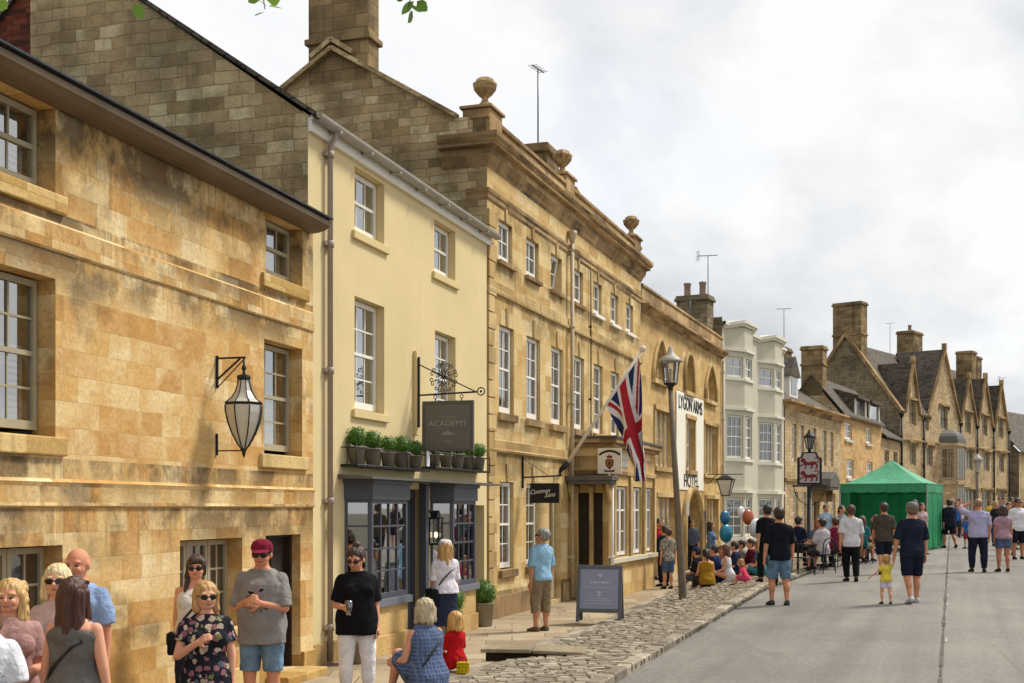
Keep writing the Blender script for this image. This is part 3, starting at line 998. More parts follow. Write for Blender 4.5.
# ---- by the hotel
p14 = person('man in a red shirt and pale trousers standing near the bay of the club', on(659, 36), 1.74, 210, 'm', 1.0, .012, '#b57c62', ('short', '#2f241d'), ('tee', cloth('#b3242c'), .9, .47), ('trousers', cloth('#b6a68e'), 1.9))
p15 = person('boy in a patterned grey T-shirt and blue shorts beside the lamp post', on(668, 32.2), 1.56, 20, 'm', .92, .012, '#c99678', ('short', '#4a3626'), ('tee', cloth('#a39c8e', 'print', '#5c574f'), .9, .46), ('shorts', cloth('#4f5f7c'), .95))
p15b = person('person in dark clothes standing just behind the boy in the patterned shirt', on(664, 33.2), 1.6, 30, 'm', .98, .013, '#c99678', ('short', '#2a201a'), ('tee', cloth('#262a38'), 1.6, .47), ('trousers', cloth('#1f2027'), 1.9))
p16 = person('man in a slate blue shirt and black trousers standing in the hotel doorway', on(692, 41.2), 1.62, 190, 'm', 1.0, .013, '#b98a6c', ('short', '#2a201a'), ('tee', cloth('#4a5162'), 1.5, .48), ('trousers', cloth('#15151a'), 1.92))
SEAT = 'people sitting along the bank by the hotel'
def seated(label, px, Y, H, yaw, sex, hair, top, bot, skin='#c99678', sit=.02, pose=SITLOW, lean=10, b=1.0, kid=1.0, head=(0, 0), extras=(), vox=.012):
    return person(label, on(px, Y), H, yaw, sex, b, vox, skin, hair, top, bot, sit=sit, lean=lean, kid=kid, head=head, extras=extras, **pose)
seated('dark haired woman in a mustard sleeveless top sitting with her back turned', 707, 30.6, 1.62, 10, 'f', ('pony', '#1e1613'), ('tank', cloth('#9a7420'), 0, .455), ('trousers', cloth('#3a3433'), 1.9), b=1.1)
person('woman with long dark hair in a denim shirt standing by the seated group', on(711, 36.5), 1.66, 250, 'f', 1.0, .013, '#c99678', ('long', '#241a15'), ('tee', cloth('#53708f'), 1.6, .48), ('trousers', cloth('#39404e'), 1.9))
seated('person in a navy top sitting behind the woman in mustard', 718, 32.2, 1.7, 70, 'm', ('short', '#3a2a1e'), ('tee', cloth('#27365a'), 1.7, .46), ('trousers', cloth('#2d3448'), 1.9))
seated('woman in a white sleeveless top with brown hair sitting on the bank', 729, 32.0, 1.66, 75, 'f', ('long', '#5a3a28'), ('tank', cloth('#d8d6dc'), 0, .46), ('skirt', cloth('#c9ccd6'), .44))
seated('person with tied back hair sitting behind the woman in white', 724, 34.0, 1.64, 110, 'f', ('pony', '#6a3f2c'), ('tee', cloth('#8f6a5c'), .8, .46), ('trousers', cloth('#3a4254'), 1.9))
seated('man in a dark navy shirt sitting at the back of the bank group', 738, 33.5, 1.72, 80, 'm', ('short', '#2a211b'), ('tee', cloth('#232c48'), .9, .46), ('shorts', cloth('#2b3040'), .95))
seated('man in a maroon shirt sitting facing the gathered friends', 754, 33.6, 1.74, 100, 'm', ('short', '#33251c'), ('tee', cloth('#5e1a2c'), .95, .46), ('shorts', cloth('#3a3a44'), .95), b=1.06)
seated('person in a black top sitting beside the man in maroon', 763, 34.6, 1.68, 120, 'f', ('long', '#7a5638'), ('tee', cloth('#1c1a20'), .8, .46), ('trousers', cloth('#2f3542'), 1.9))
seated('small child in a bright pink dress crouching on the cobbles', 746, 29.6, .95, 60, 'f', ('bob', '#a87b4a'), ('dress', cloth('#d84a70'), .6, .455, .014, .4), None, kid=1.3, lean=24, skin='#d7a78c')
# ---- walkers in the road
person('man in a black T-shirt and denim shorts walking away beside the kerb', on(779, 22.4), 1.75, 4, 'm', 1.06, .0105, '#bd8a6d', ('short', '#2d211a'), ('tee', cloth('#181a22'), .95, .465, .016), ('shorts', cloth('#5d7890', 'denim'), .95),
       legL=((.06, .12, -1), (0, .0, -1)), legR=((.06, -.08, -1), (0, -.2, -1)), armL=((.2, -.1, -1), (.1, .1, -1)), armR=((.2, .05, -1), (.08, .2, -1)), shoes='#3f4247')
person('man in black partly hidden behind the man in denim shorts', on(767, 27.6), 1.72, 10, 'm', 1.0, .012, '#bd8a6d', ('short', '#241b16'), ('tee', cloth('#15151a'), .95, .47), ('trousers', cloth('#1d1d22'), 1.9), **WALK_A)
person('man in a white T-shirt and black trousers walking up the street', on(851, 28.2), 1.72, -4, 'm', 1.02, .0115, '#c08d70', ('short', '#4a3020'), ('tee', cloth('#cfcdd2'), .95, .465, .016), ('trousers', cloth('#17171b'), 1.92),
       legL=((.03, .2, -1), (-.05, -.1, -1)), legR=((.03, -.1, -1), (-.06, -.4, -1)), armL=((.22, -.2, -1), (.05, .05, -1)), armR=((.22, .1, -1), (.08, .25, -1)))
person('man in an olive T-shirt and dark shorts walking behind the toddler', on(884, 30.6), 1.75, -6, 'm', 1.04, .0115, '#c08d70', ('short', '#3a281c'), ('tee', cloth('#4c463c'), .95, .465, .016), ('shorts', cloth('#1f2330'), .95), **WALK_B)
ptod = person('toddler in yellow top and white shorts led by the man in navy', on(886, 22), .82, 4, 'f', 1.12, .008, '#d7a78c', ('short', '#b08850'), ('tee', cloth('#d8c34a'), .5, .49, .012), ('shorts', cloth('#d9d3e2'), .6), kid=1.5,
              armR=((.5, .15, .8), (.35, .1, 1)), armL=((.7, .15, -.7), (.6, .5, -.6)), legL=((.1, .15, -1), (0, -.05, -1)), legR=((.1, -.1, -1), (0, -.2, -1)))
pcap = person('man in a grey cap and navy clothes leading a toddler by the hand', on(912, 22), 1.77, 6, 'm', 1.06, .0105, '#c08d70', ('short', '#6d5a48'), ('tee', cloth('#1d2535'), .95, .465, .016), ('shorts', cloth('#1b2133'), .95),
              legL=((.04, -.12, -1), (0, -.42, -1)), legR=((.04, .14, -1), (0, .0, -1)), armL=((.3, .05, -1), (.12, .2, -1)), armR=((.2, .0, -1), (.1, .25, -1)), extras=[('cap', '#77777c')], shoes='#b9bbc0', head=(-8, 0))
person('man in a lilac shirt and dark trousers raising an arm to shade his eyes', on(978, 30.5), 1.77, -12, 'm', 1.12, .0115, '#bd8267', ('buzz', '#8a6a58'), ('tee', cloth('#a9a5c4'), .9, .48, .018), ('trousers', cloth('#1f2236'), 1.93),
       armL=((.8, .3, .5), (-.85, .1, .45)), armR=((.22, .0, -1), (.05, .25, -1)), legL=((.09, .06, -1), (0, 0, -1)), legR=((.09, -.03, -1), (0, -.06, -1)), belly=.15, shoes='#4a3228')
person('woman in a mauve top and denim shorts walking with the man in lilac', on(1003, 30.6), 1.62, -4, 'f', 1.06, .0115, '#b07a5e', ('bob', '#3f2a22'), ('tee', cloth('#a58590'), .5, .50, .014), ('shorts', cloth('#4f5d76', 'denim'), .6),
       legL=((.03, .05, -1), (0, -.05, -1)), legR=((.03, -.04, -1), (0, -.15, -1)), shoes='#3a2a2a')
person('man in dark jacket and dark shorts walking past the end of the gazebo', on(949, 45), 1.76, 10, 'm', 1.12, .013, '#bd8a6d', ('short', '#3a281c'), ('tee', cloth('#20212e'), 1.6, .45, .018), ('shorts', cloth('#1f1f2c'), .9), **WALK_A)
person('bearded man in a white T-shirt and black shorts facing down the street', on(1018, 36.5), 1.78, 185, 'm', 1.08, .012, '#a87658', ('short', '#1f1815'), ('tee', cloth('#d9d8de'), .95, .465, .016), ('shorts', cloth('#1b1c26'), .98), extras=[('shades',)])
person('woman with red bag and dark top standing behind the woman in mauve', on(1009, 39), 1.64, 175, 'f', 1.05, .013, '#c99678', ('bob', '#2b1f1a'), ('tee', cloth('#3c3438'), .7, .47), ('shorts', cloth('#2b2f3e'), .85))
person('blond woman in a black top farther along by the gabled range', on(996, 46), 1.64, 190, 'f', 1.0, .014, '#c99678', ('long', '#a87e4c'), ('tee', cloth('#25242c'), .7, .47), ('trousers', cloth('#3c4660'), 1.9))
person('man in a pale shirt in the far crowd beyond the end of the gazebo', on(960, 58), 1.75, 185, 'm', 1.0, .014, '#c99678', ('short', '#4b3828'), ('tee', cloth('#c9cbd6'), .9, .47), ('shorts', cloth('#5d6472'), .95))
person('man in a grey shirt at the far end of the road near the end cottage', on(1004, 58), 1.76, 180, 'm', 1.0, .015, '#c99678', ('short', '#3a2c22'), ('tee', cloth('#7d8088'), .9, .47), ('trousers', cloth('#3a3f52'), 1.9))
person('woman in a bright blue top in the far crowd behind the gazebo', on(957, 56), 1.62, 170, 'f', 1.0, .015, '#c99678', ('long', '#5a4030'), ('tee', cloth('#2f63b0'), .8, .47), ('trousers', cloth('#2f3442'), 1.9))
person('woman with long brown hair in a pink top at the open corner of the gazebo', on(922, 40.5), 1.66, 200, 'f', 1.0, .0125, '#c99678', ('long', '#3f2a20'), ('tee', cloth('#bfa2a2'), .8, .5), ('trousers', cloth('#23242c'), 1.9))
person('man in a white shirt standing under the edge of the gazebo', on(915, 41.5), 1.76, 190, 'm', 1.0, .013, '#b98a6c', ('short', '#2c221c'), ('tee', cloth('#c9c7c6'), .9, .47), ('trousers', cloth('#3b3e48'), 1.9))

person('man in a black T-shirt in the crowd beyond the woman in mauve', on(1012, 43), 1.78, 185, 'm', 1.05, .013, '#b07f62', ('short', '#2a201a'), ('tee', cloth('#1c1d24'), .95, .465, .016), ('shorts', cloth('#6d6a5e'), .95))
person('woman in a white summer top in the crowd behind the bearded man', on(1021, 47), 1.65, 180, 'f', 1.0, .014, '#c99678', ('long', '#6a4a30'), ('tee', cloth('#d5d2d6'), .5, .5), ('skirt', cloth('#3f5277'), .3))
person('man in a green polo shirt far along the road', on(1000, 66), 1.76, 170, 'm', 1.0, .016, '#b98a6c', ('short', '#40301f'), ('tee', cloth('#4d6a4c'), .9, .47), ('shorts', cloth('#8a7d66'), .95))
person('woman in a yellow top far along the road', on(990, 62), 1.63, 190, 'f', 1.0, .016, '#c99678', ('bob', '#3a2a1e'), ('tee', cloth('#c9ab4a'), .7, .48), ('trousers', cloth('#39405a'), 1.9))
person('small boy in a blue T-shirt walking in the far crowd', on(967, 44), 1.15, 10, 'm', .95, .012, '#c99678', ('short', '#6a4a2c'), ('tee', cloth('#2f5fa8'), .9, .47), ('shorts', cloth('#8a2f38'), .9), kid=1.2)
person('man in a checked shirt by the pavement beyond the gazebo', on(953, 62), 1.75, 200, 'm', 1.0, .016, '#b98a6c', ('short', '#8a8580'), ('tee', cloth('#6f7f99', 'check', '#b5bccb'), .9, .47), ('trousers', cloth('#3b3b44'), 1.9))
person('woman in a striped grey top standing at the cafe tables', on(842, 38.5), 1.66, 215, 'f', 1.0, .013, '#c99678', ('pony', '#3b2a20'), ('tee', cloth('#8d8f96'), .8, .48), ('trousers', cloth('#23252f'), 1.9))
person('man in a pale blue shirt standing by the inn doorway', on(826, 44), 1.76, 190, 'm', 1.0, .014, '#b98a6c', ('short', '#4b3a2c'), ('tee', cloth('#9fb3cb'), 1.5, .47), ('trousers', cloth('#2f3340'), 1.9))
seated('man in a grey T-shirt sitting among the friends on the bank', 745, 35.2, 1.74, 95, 'm', ('short', '#2a211b'), ('tee', cloth('#77797f'), .95, .46), ('shorts', cloth('#3d4a63'), .95))
seated('woman in a teal dress sitting near the kerb beside the pink child', 762, 31.5, 1.62, 70, 'f', ('bob', '#6b4a30'), ('dress', cloth('#3b6d78'), .6, .455, .014, .4), None)
seated('man in a black T-shirt and cap sitting close to the lamp post group', 700, 33.2, 1.74, 60, 'm', ('short', '#2a211b'), ('tee', cloth('#202129'), .95, .46), ('shorts', cloth('#57616e'), .95), extras=[('cap', '#2b3550')])
# ================================================================ the setting
def strip_mesh(name, lines, mat, kind='structure', ys=None):
    """lines: functions Y -> (X, z); a sheet spanned between neighbouring lines"""
    ys = ys or [-6 + .8 * i for i in range(46)] + [31 + 2 * i for i in range(50)]
    mb = MB()
    n = len(lines)
    vs = []
    for Y in ys:
        for l in lines:
            X, z = l(Y)
            vs.append((X, Y, z))
    fs = []
    for i in range(len(ys) - 1):
        for j in range(n - 1):
            fs.append((i * n + j, i * n + j + 1, (i + 1) * n + j + 1, (i + 1) * n + j))
    mb.idx(vs, fs)
    o = mb.build(name, mat)
    return tag(o, kind=kind)


def ground_mats():
    g = G('asphalt_old')
    tc = g.n('ShaderNodeTexCoord').outputs['Object']
    c = g.ramp(g.noise(tc, .35, 6, .6), [(.3, lin('#6f6b64')), (.5, lin('#7b7770')), (.72, lin('#88837a'))])
    c = g.mix(1.0, c, g.ramp(g.noise(tc, 16, 9, .85), [(.3, .58), (.7, 1.36)]), 'MULTIPLY')
    trk = g.noise(g.mapv(g.n('ShaderNodeMapping', {'Vector': tc, 'Rotation': (0, 0, .34)}).outputs[0], (2.2, .06, 1)), 1.0, 6, .6)
    c = g.mix(1.0, c, g.ramp(trk, [(.35, .84), (.65, 1.1)]), 'MULTIPLY')
    pat = g.ramp(g.noise(g.mapv(tc, (1.3, .35, 1), (4, 2, 0)), .7, 4), [(.58, 0.0), (.62, 1.0)])
    c = g.mix(g.math('MULTIPLY', pat, .22), c, lin('#4d4b48'))
    vor = g.n('ShaderNodeTexVoronoi', {'Vector': g.mapv(tc, (.35, .22, 1)), 'Scale': 1.0}, feature='DISTANCE_TO_EDGE').outputs[0]
    c = g.mix(g.math('MULTIPLY', g.ramp(vor, [(.0, 1.0), (.006, 0.0)]), g.ramp(g.noise(tc, .5, 2), [(.5, 0.0), (.6, .5)])), c, lin('#4d4a45'))
    g.set(g.b, 'Base Color', c)
    g.set(g.b, 'Roughness', .88)
    g.bump(g.noise(tc, 45, 8, .8), .6, .012)
    M['asphalt'] = g.mat
    M['paving'] = stone('paving', ['#8f8068', '#9d8d74', '#aa9a7f', '#b2a288', '#978770'], .95, .6, '#5d5342', .012, '#55493a', .4, .1, mmix=.7, bump=.3, plo=.45, phi=.7, jitter=.02)
    M['bank_earth'] = plain('bank_earth', '#776b57', .95, var=.35, scale=3, bump=.5, bscale=20)
    g = G('cobble_stone')
    tc = g.n('ShaderNodeTexCoord').outputs['Object']
    isl = g.n('ShaderNodeNewGeometry').outputs['Random Per Island']
    c = g.ramp(isl, [(.0, lin('#71685a')), (.3, lin('#857b6a')), (.6, lin('#958b79')), (.85, lin('#a9a08e')), (1, lin('#7a6b55'))])
    c = g.mix(1.0, c, g.ramp(g.noise(tc, 9, 7, .7), [(.3, .6), (.7, 1.2)]), 'MULTIPLY')
    g.set(g.b, 'Base Color', c)
    g.set(g.b, 'Roughness', .85)
    g.bump(g.noise(tc, 22, 6), .5, .015)
    M['cobble'] = g.mat
    M['kerb_stone'] = g.mat
    g = G('turf')
    tc = g.n('ShaderNodeTexCoord').outputs['Object']
    c = g.ramp(g.noise(tc, .2, 6), [(.3, lin('#6b665a')), (.7, lin('#7a7568'))])
    g.set(g.b, 'Base Color', c)
    g.set(g.b, 'Roughness', 1)
    M['turf'] = g.mat


ground_mats()
# one sheet to the horizon
mb = MB()
xs = [-3000, -600, -120, -40, 0, 40, 90, 160, 600, 3000]
ysg = [-600, -60, -6, 30, 70, 110, 160, 600, 3000]
vs = [(x, y, z_road0(y) - .9 - (.0 if abs(x) < 200 else .3)) for y in ysg for x in xs]
n = len(xs)
mb.idx(vs, [(i * n + j, i * n + j + 1, (i + 1) * n + j + 1, (i + 1) * n + j) for i in range(len(ysg) - 1) for j in range(n - 1)])
tag(mb.build('ground', M['turf']), kind='structure')

fX, eX, kX = (lambda t: (lambda Y: lerp_tab(Y, t)))(FAC), (lambda Y: lerp_tab(Y, EDGE)), (lambda Y: lerp_tab(Y, KERB))
strip_mesh('road', [lambda Y: (kX(Y) - .05, z_road0(Y)), lambda Y: (kX(Y) + 4, z_road0(Y) + .12), lambda Y: (kX(Y) + 9, z_road0(Y) + .06), lambda Y: (kX(Y) + 40, z_road0(Y) + .02), lambda Y: (kX(Y) + 70, z_road0(Y))], M['asphalt'])
strip_mesh('pavement', [lambda Y: (fX(Y) - 2.2, z_pave(Y)), lambda Y: (fX(Y) + .2, z_pave(Y)), lambda Y: (eX(Y), z_pave(Y))], M['paving'])
strip_mesh('bank', [lambda Y: (eX(Y) - .03, z_pave(Y) - .1), lambda Y: (eX(Y) - .002, z_edge(Y) - .024), lambda Y: (kX(Y), z_kerb(Y) - .024)], M['bank_earth'])

# cobbles: rows along the street, uncountable
mb = MB()
rc = random.Random(3)
Y = 4.0
while Y < 46:
    row = (.07 + rc.random() * .09) * (1 if Y < 24 else 1.2)
    e, k = eX(Y), kX(Y) - .16
    x = e + .28
    while x < k - .05:
        w = .08 + rc.random() * .17
        w = min(w, k - x)
        t = ((x + w / 2) - e) / (kX(Y) - e)
        if w > .06 and not (13.0 < Y < 13.6 and t > 9):
            z = z_edge(Y) + (z_kerb(Y) - z_edge(Y)) * t
            sk = .3 * (x - e)      # rows run square to the street
            j = lambda a: (rc.random() - .5) * a
            h = -.010 + rc.random() * .011
            cor = [(x + .012 + j(.02), Y + .01 + j(.03)), (x + w - .012 + j(.02), Y + .01 + j(.03)), (x + w - .012 + j(.02), Y + row - .01 + j(.03)), (x + .012 + j(.02), Y + row - .01 + j(.03))]
            cx, cy = x + w / 2, Y + row / 2
            lo = [(a, b - sk, z - .06) for a, b in cor]
            mi = [(a, b - sk, z + h - .006) for a, b in cor]
            hi = [(cx + (a - cx) * .9, cy + (b - cy) * .88 - sk, z + h + j(.008)) for a, b in cor]
            mb.smooth = False
            mb.idx(lo + mi + hi, [(8, 9, 10, 11)] + [(i, (i + 1) % 4, 4 + (i + 1) % 4, 4 + i) for i in range(4)] + [(4 + i, 4 + (i + 1) % 4, 8 + (i + 1) % 4, 8 + i) for i in range(4)])
        x += w
    Y += row
tag(mb.build('cobbles', M['cobble']), kind='stuff')


def stone_row(name, fx, fz, wdt, hgt, y0, y1, lmin, lmax, seed, mat, off=0.0, under=.25):
    mb = MB()
    r = random.Random(seed)
    Y = y0
    while Y < y1:
        L = lmin + r.random() * (lmax - lmin)
        a, b = V((fx(Y) + off, Y, fz(Y))), V((fx(Y + L) + off, Y + L, fz(Y + L)))
        d = (b - a).normalized()
        nrm = V((d.y, -d.x, 0))
        q = lambda p, s_, z: p + nrm * s_ + V((0, 0, z))
        w2, h = wdt * (.9 + .2 * r.random()), r.random() * .03 - .015
        A, B = a + d * .012, b - d * .012
        c = .022
        lo = [q(A, 0, -under), q(B, 0, -under), q(B, -w2, -under), q(A, -w2, -under)]
        mi = [q(A, 0, h - c), q(B, 0, h - c), q(B, -w2, h - c), q(A, -w2, h - c)]
        A2, B2 = A + d * c, B - d * c
        hi = [q(A2, -c, h), q(B2, -c, h), q(B2, -w2 + c, h), q(A2, -w2 + c, h)]
        mb.idx(lo + mi + hi, [(8, 9, 10, 11)] + [(i, (i + 1) % 4, 4 + (i + 1) % 4, 4 + i) for i in range(4)] + [(4 + i, 4 + (i + 1) % 4, 8 + (i + 1) % 4, 8 + i) for i in range(4)])
        Y += L * .96
    return tag(mb.build(name, mat), kind='structure')


stone_row('kerb', kX, z_kerb, .17, .1, 2, 98, .25, .62, 5, M['kerb_stone'])
stone_row('kerb_edging', lambda Y: eX(Y) + .27, z_edge, .27, .1, 2, 42, .5, 1.3, 6, M['kerb_stone'])
# worn repair seam along the crown of the road
mb = MB()
r = random.Random(8)
Y = 6.0
while Y < 60:
    L = .25 + r.random() * .8
    cx = lambda Y: 4.28 + (Y - 12.5) * .352
    w = .012 + r.random() * .022
    A = [(cx(Y) - w, Y), (cx(Y) + w, Y), (cx(Y + L) + w * .8, Y + L), (cx(Y + L) - w * .8, Y + L)]
    mb.face([(x, y, gz(x, y) + .008) for x, y in A])
    Y += L + r.random() * .12
tag(mb.build('road_seam_line', plain('seam_tar', '#55514b', .8, var=.5, scale=3)), kind='structure')
mb = MB()
Y = 16.0
while Y < 44:
    L = .15 + r.random() * .5
    x0, w = cx(Y) + .03, .01 + r.random() * .02
    mb.face([(x, y, gz(x, y) + .009) for x, y in ((x0, Y), (x0 + w, Y), (x0 + w + L * .352, Y + L), (x0 + L * .352, Y + L))])
    Y += L + .5 + r.random() * 2.2
tag(mb.build('road_seam_chippings_line', plain('seam_pale', '#a8a297', .9, var=.3, scale=5)), kind='structure')


# ================================================================ building kit
def facade(mb, x0, x1, z0, z1, ops, y=0.0, rev=.2, mi=0, rmi=None):
    """a wall sheet in the plane y with openings (x0,x1,z0,z1[,arch rise]) and reveals rev deep"""
    rmi = mi if rmi is None else rmi
    xs = sorted({x0, x1, *[o[0] for o in ops], *[o[1] for o in ops]})
    zs = sorted({z0, z1, *[o[2] for o in ops], *[o[3] for o in ops]})
    xs = [x for x in xs if x0 - 1e-6 <= x <= x1 + 1e-6]
    mb.mi = mi
    for a, b in zip(xs, xs[1:]):
        for c, d in zip(zs, zs[1:]):
            mx, mz = (a + b) / 2, (c + d) / 2
            if not any(o[0] < mx < o[1] and o[2] < mz < o[3] for o in ops):
                mb.face([(a, y, c), (b, y, c), (b, y, d), (a, y, d)])
    mb.mi = rmi
    for o in ops:
        a, b, c, d = o[:4]
        a = max(a, x0)
        rise = o[4] if len(o) > 4 else 0
        s = d - rise
        mb.face([(a, y, c), (a, y + rev, c), (a, y + rev, s), (a, y, s)])
        mb.face([(b, y, c), (b, y, s), (b, y + rev, s), (b, y + rev, c)])
        mb.face([(a, y, c), (b, y, c), (b, y + rev, c), (a, y + rev, c)])
        if not rise:
            mb.face([(a, y, d), (a, y + rev, d), (b, y + rev, d), (b, y, d)])
        else:
            k = 12
            w = (b - a) / 2
            rnd = len(o) > 5
            pts = []
            for i in range(k + 1):
                t = i / k
                if rnd:
                    pts.append((a + w - w * math.cos(math.pi * t), s + rise * math.sin(math.pi * t)))
                else:
                    u = t * 2 if t <= .5 else 2 - t * 2
                    zz = s + rise * math.sin(u * math.pi / 2) ** .8 * (.82 + .18 * u)
                    pts.append((a + 2 * w * t, zz))
            mb.mi = mi
            h = k // 2
            for i in range(h):
                mb.face([(a, y, d), (pts[i][0], y, pts[i][1]), (pts[i + 1][0], y, pts[i + 1][1])])
                p, q = pts[k - i], pts[k - i - 1]
                mb.face([(b, y, d), (q[0], y, q[1]), (p[0], y, p[1])])
            mb.face([(a, y, d), (pts[h][0], y, pts[h][1]), (b, y, d)])
            mb.mi = rmi
            for p, q in zip(pts, pts[1:]):
                mb.face([(p[0], y, p[1]), (p[0], y + rev, p[1]), (q[0], y + rev, q[1]), (q[0], y, q[1])])
    mb.mi = mi


def xf(mb, m, start):
    for i in range(start, len(mb.v)):
        mb.v[i] = tuple(m @ V(mb.v[i]))


def window(par, x0, x1, z0, z1, y, fmat, cols=2, rows=(2, 2), pane='pane_dark', fw=.055, bar=.022, mx=None, shut=0, name='window', back=None, tilt=0.0, curtain=0):
    """a sash window whose frame fills x0..x1, z0..z1 at depth y (street side is -y)"""
    mb = MB()
    fr = lambda a, b, c, d, dy=0.0, dd=.06: mb.box(a, b, y + dy, y + dy + dd, c, d)
    fr(x0, x0 + fw, z0, z1)
    fr(x1 - fw, x1, z0, z1)
    fr(x0 + fw, x1 - fw, z1 - fw, z1)
    fr(x0 + fw, x1 - fw, z0, z0 + fw * 1.4)
    a, b, c, d = x0 + fw, x1 - fw, z0 + fw * 1.4, z1 - fw
    if len(rows) == 2:
        mid = c + (d - c) * rows[1] / (rows[0] + rows[1])
        fr(a, b, mid - .022, mid + .022, .004, .05)
        spans = [(mid + .022, d, rows[0], .012), (c, mid - .022, rows[1], .022)]
    else:
        spans = [(c, d, rows[0], .012)]
    s0 = len(mb.v)
    for lo, hi, nr, dy in spans:
        for i in range(1, cols):
            t = a + (b - a) * i / cols
            mb.box(t - bar / 2, t + bar / 2, y + dy, y + dy + .03, lo, hi)
        for i in range(1, nr):
            t = lo + (hi - lo) * i / nr
            ee = [a] + [a + (b - a) * i2 / cols for i2 in range(1, cols)] + [b]
            for e0, e1 in zip(ee, ee[1:]):
                mb.box(e0 + (bar / 2 if e0 > a else 0), e1 - (bar / 2 if e1 < b else 0), y + dy + .002, y + dy + .028, t - bar / 2, t + bar / 2)
    if tilt:
        m = Matrix.Translation((0, y, z1)) @ Matrix.Rotation(tilt, 4, 'X') @ Matrix.Translation((0, -y, -z1))
        xf(mb, m, 0)
    w = mb.build(name, M[fmat], par)
    if mx is not None:
        w.matrix_local = mx
    g = MB()
    g.face([(a, y + .03, c), (b, y + .03, c), (b, y + .03, d), (a, y + .03, d)])
    if tilt:
        xf(g, m, 0)
    g.build('pane', M[pane], w)
    if curtain:
        cb = MB()
        yy = y + .12
        for s_ in (0, 1):
            wd = (b - a) * curtain
            base = a if s_ == 0 else b - wd
            k = 10
            vs = [(base + wd * i / k, yy + .02 * math.sin(i * 2.4), zz) for zz in (c, d) for i in range(k + 1)]
            cb.idx(vs, [(i, i + 1, k + 2 + i, k + 1 + i) for i in range(k)])
        cb.build('curtain', M['curtain'], w)
    if shut:
        sb = MB()
        lo, hi = c + .01, c + (d - c) * shut
        yy = y + .11
        k = max(2, cols)
        for i in range(k):
            p, q = a + (b - a) * i / k, a + (b - a) * (i + 1) / k
            sb.box(p + .004, p + .04, yy, yy + .03, lo, hi)
            sb.box(q - .04, q - .004, yy, yy + .03, lo, hi)
            sb.box(p + .04, q - .04, yy, yy + .03, hi - .05, hi)
            sb.box(p + .04, q - .04, yy, yy + .03, lo, lo + .05)
            z = lo + .08
            while z < hi - .07:
                sb.bar((p + .04, yy + .015, z), (q - .04, yy + .015, z), .05, .008, up=(0, -.75, .66))
                z += .058
        sb.build('shutter', M['shutter'], w)
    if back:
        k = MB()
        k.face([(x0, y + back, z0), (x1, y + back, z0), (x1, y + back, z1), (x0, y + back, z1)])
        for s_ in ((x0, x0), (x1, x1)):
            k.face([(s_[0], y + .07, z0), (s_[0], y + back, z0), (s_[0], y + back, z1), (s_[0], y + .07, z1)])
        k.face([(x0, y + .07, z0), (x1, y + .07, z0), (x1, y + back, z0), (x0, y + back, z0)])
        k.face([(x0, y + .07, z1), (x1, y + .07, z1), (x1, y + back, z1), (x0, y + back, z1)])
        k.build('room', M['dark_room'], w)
    return w


def part(name, mat, par, fn, bevel=0):
    mb = MB()
    fn(mb)
    return mb.build(name, M[mat] if isinstance(mat, str) else mat, par, bevel)


def mould(par, name, mat, x0, x1, prof, ret=0.0, y=0.0):
    """a run of moulding: prof = [(projection, z)...] from the wall, top to bottom, mitred ends"""
    mb = MB()
    vs = []
    for p, z in prof:
        vs += [(x0 - (p if ret else 0), y - p, z), (x1 + (p if ret else 0), y - p, z)]
    n = len(prof)
    fs = [(2 * i, 2 * i + 1, 2 * i + 3, 2 * i + 2) for i in range(n - 1)]
    mb.idx(vs, fs)
    if ret:
        for s_, x in ((0, x0), (1, x1)):
            l = [(vs[2 * i + s_]) for i in range(n)]
            bk = [((v[0]), y + ret, v[2]) for v in l]
            for i in range(n - 1):
                mb.face([l[i], l[i + 1], bk[i + 1], bk[i]])
    else:
        for s_, x in ((0, x0), (1, x1)):
            mb.face([(x, y, prof[0][1])] + [(x, y - p, z) for p, z in prof] + [(x, y, prof[-1][1])])
    return mb.build(name, M[mat] if isinstance(mat, str) else mat, par)


def chimney(par, x0, x1, y0, y1, z0, z1, mat='chimney_stone', pots=0, name='chimney', band=None, along='x'):
    mb = MB()
    mb.box(x0, x1, y0, y1, z0, z1 - .22)
    e = .07
    mb.box(x0 - e, x1 + e, y0 - e, y1 + e, z1 - .22, z1 - .1)
    mb.box(x0 - e * .4, x1 + e * .4, y0 - e * .4, y1 + e * .4, z1 - .1, z1)
    if band:
        mb.box(x0 - .06, x1 + .06, y0 - .06, y1 + .06, band, band + .12)
    c = mb.build(name, M[mat], par, .02)
    for i in range(pots):
        t = (i + .5) / pots
        x, y = (x0 + (x1 - x0) * t, (y0 + y1) / 2) if along == 'x' else ((x0 + x1) / 2, y0 + (y1 - y0) * t)
        p = MB()
        r = min(.15, (x1 - x0) * .3)
        p.lathe([(r, 0), (r * .85, .1), (r * .8, .42), (r * .98, .45), (r * .98, .52), (r * .7, .52), (r * .7, .3)], (x, y, z1), 12)
        p.build('chimney_pot', M['terracotta'], c)
    return c


def pitched(par, x0, x1, ye, ze, yr, zr, yb, zb, mat, th=.09, name='roof', over=.0):
    """two slopes: eave (ye,ze), ridge (yr,zr), back eave (yb,zb)"""
    mb = MB()
    mb.prism([(ye, ze), (yr, zr), (yb, zb), (yb, zb - th), (yr, zr - th * 1.3), (ye, ze - th)], x0 - over, x1 + over, axis='x')
    return mb.build(name, M[mat], par)


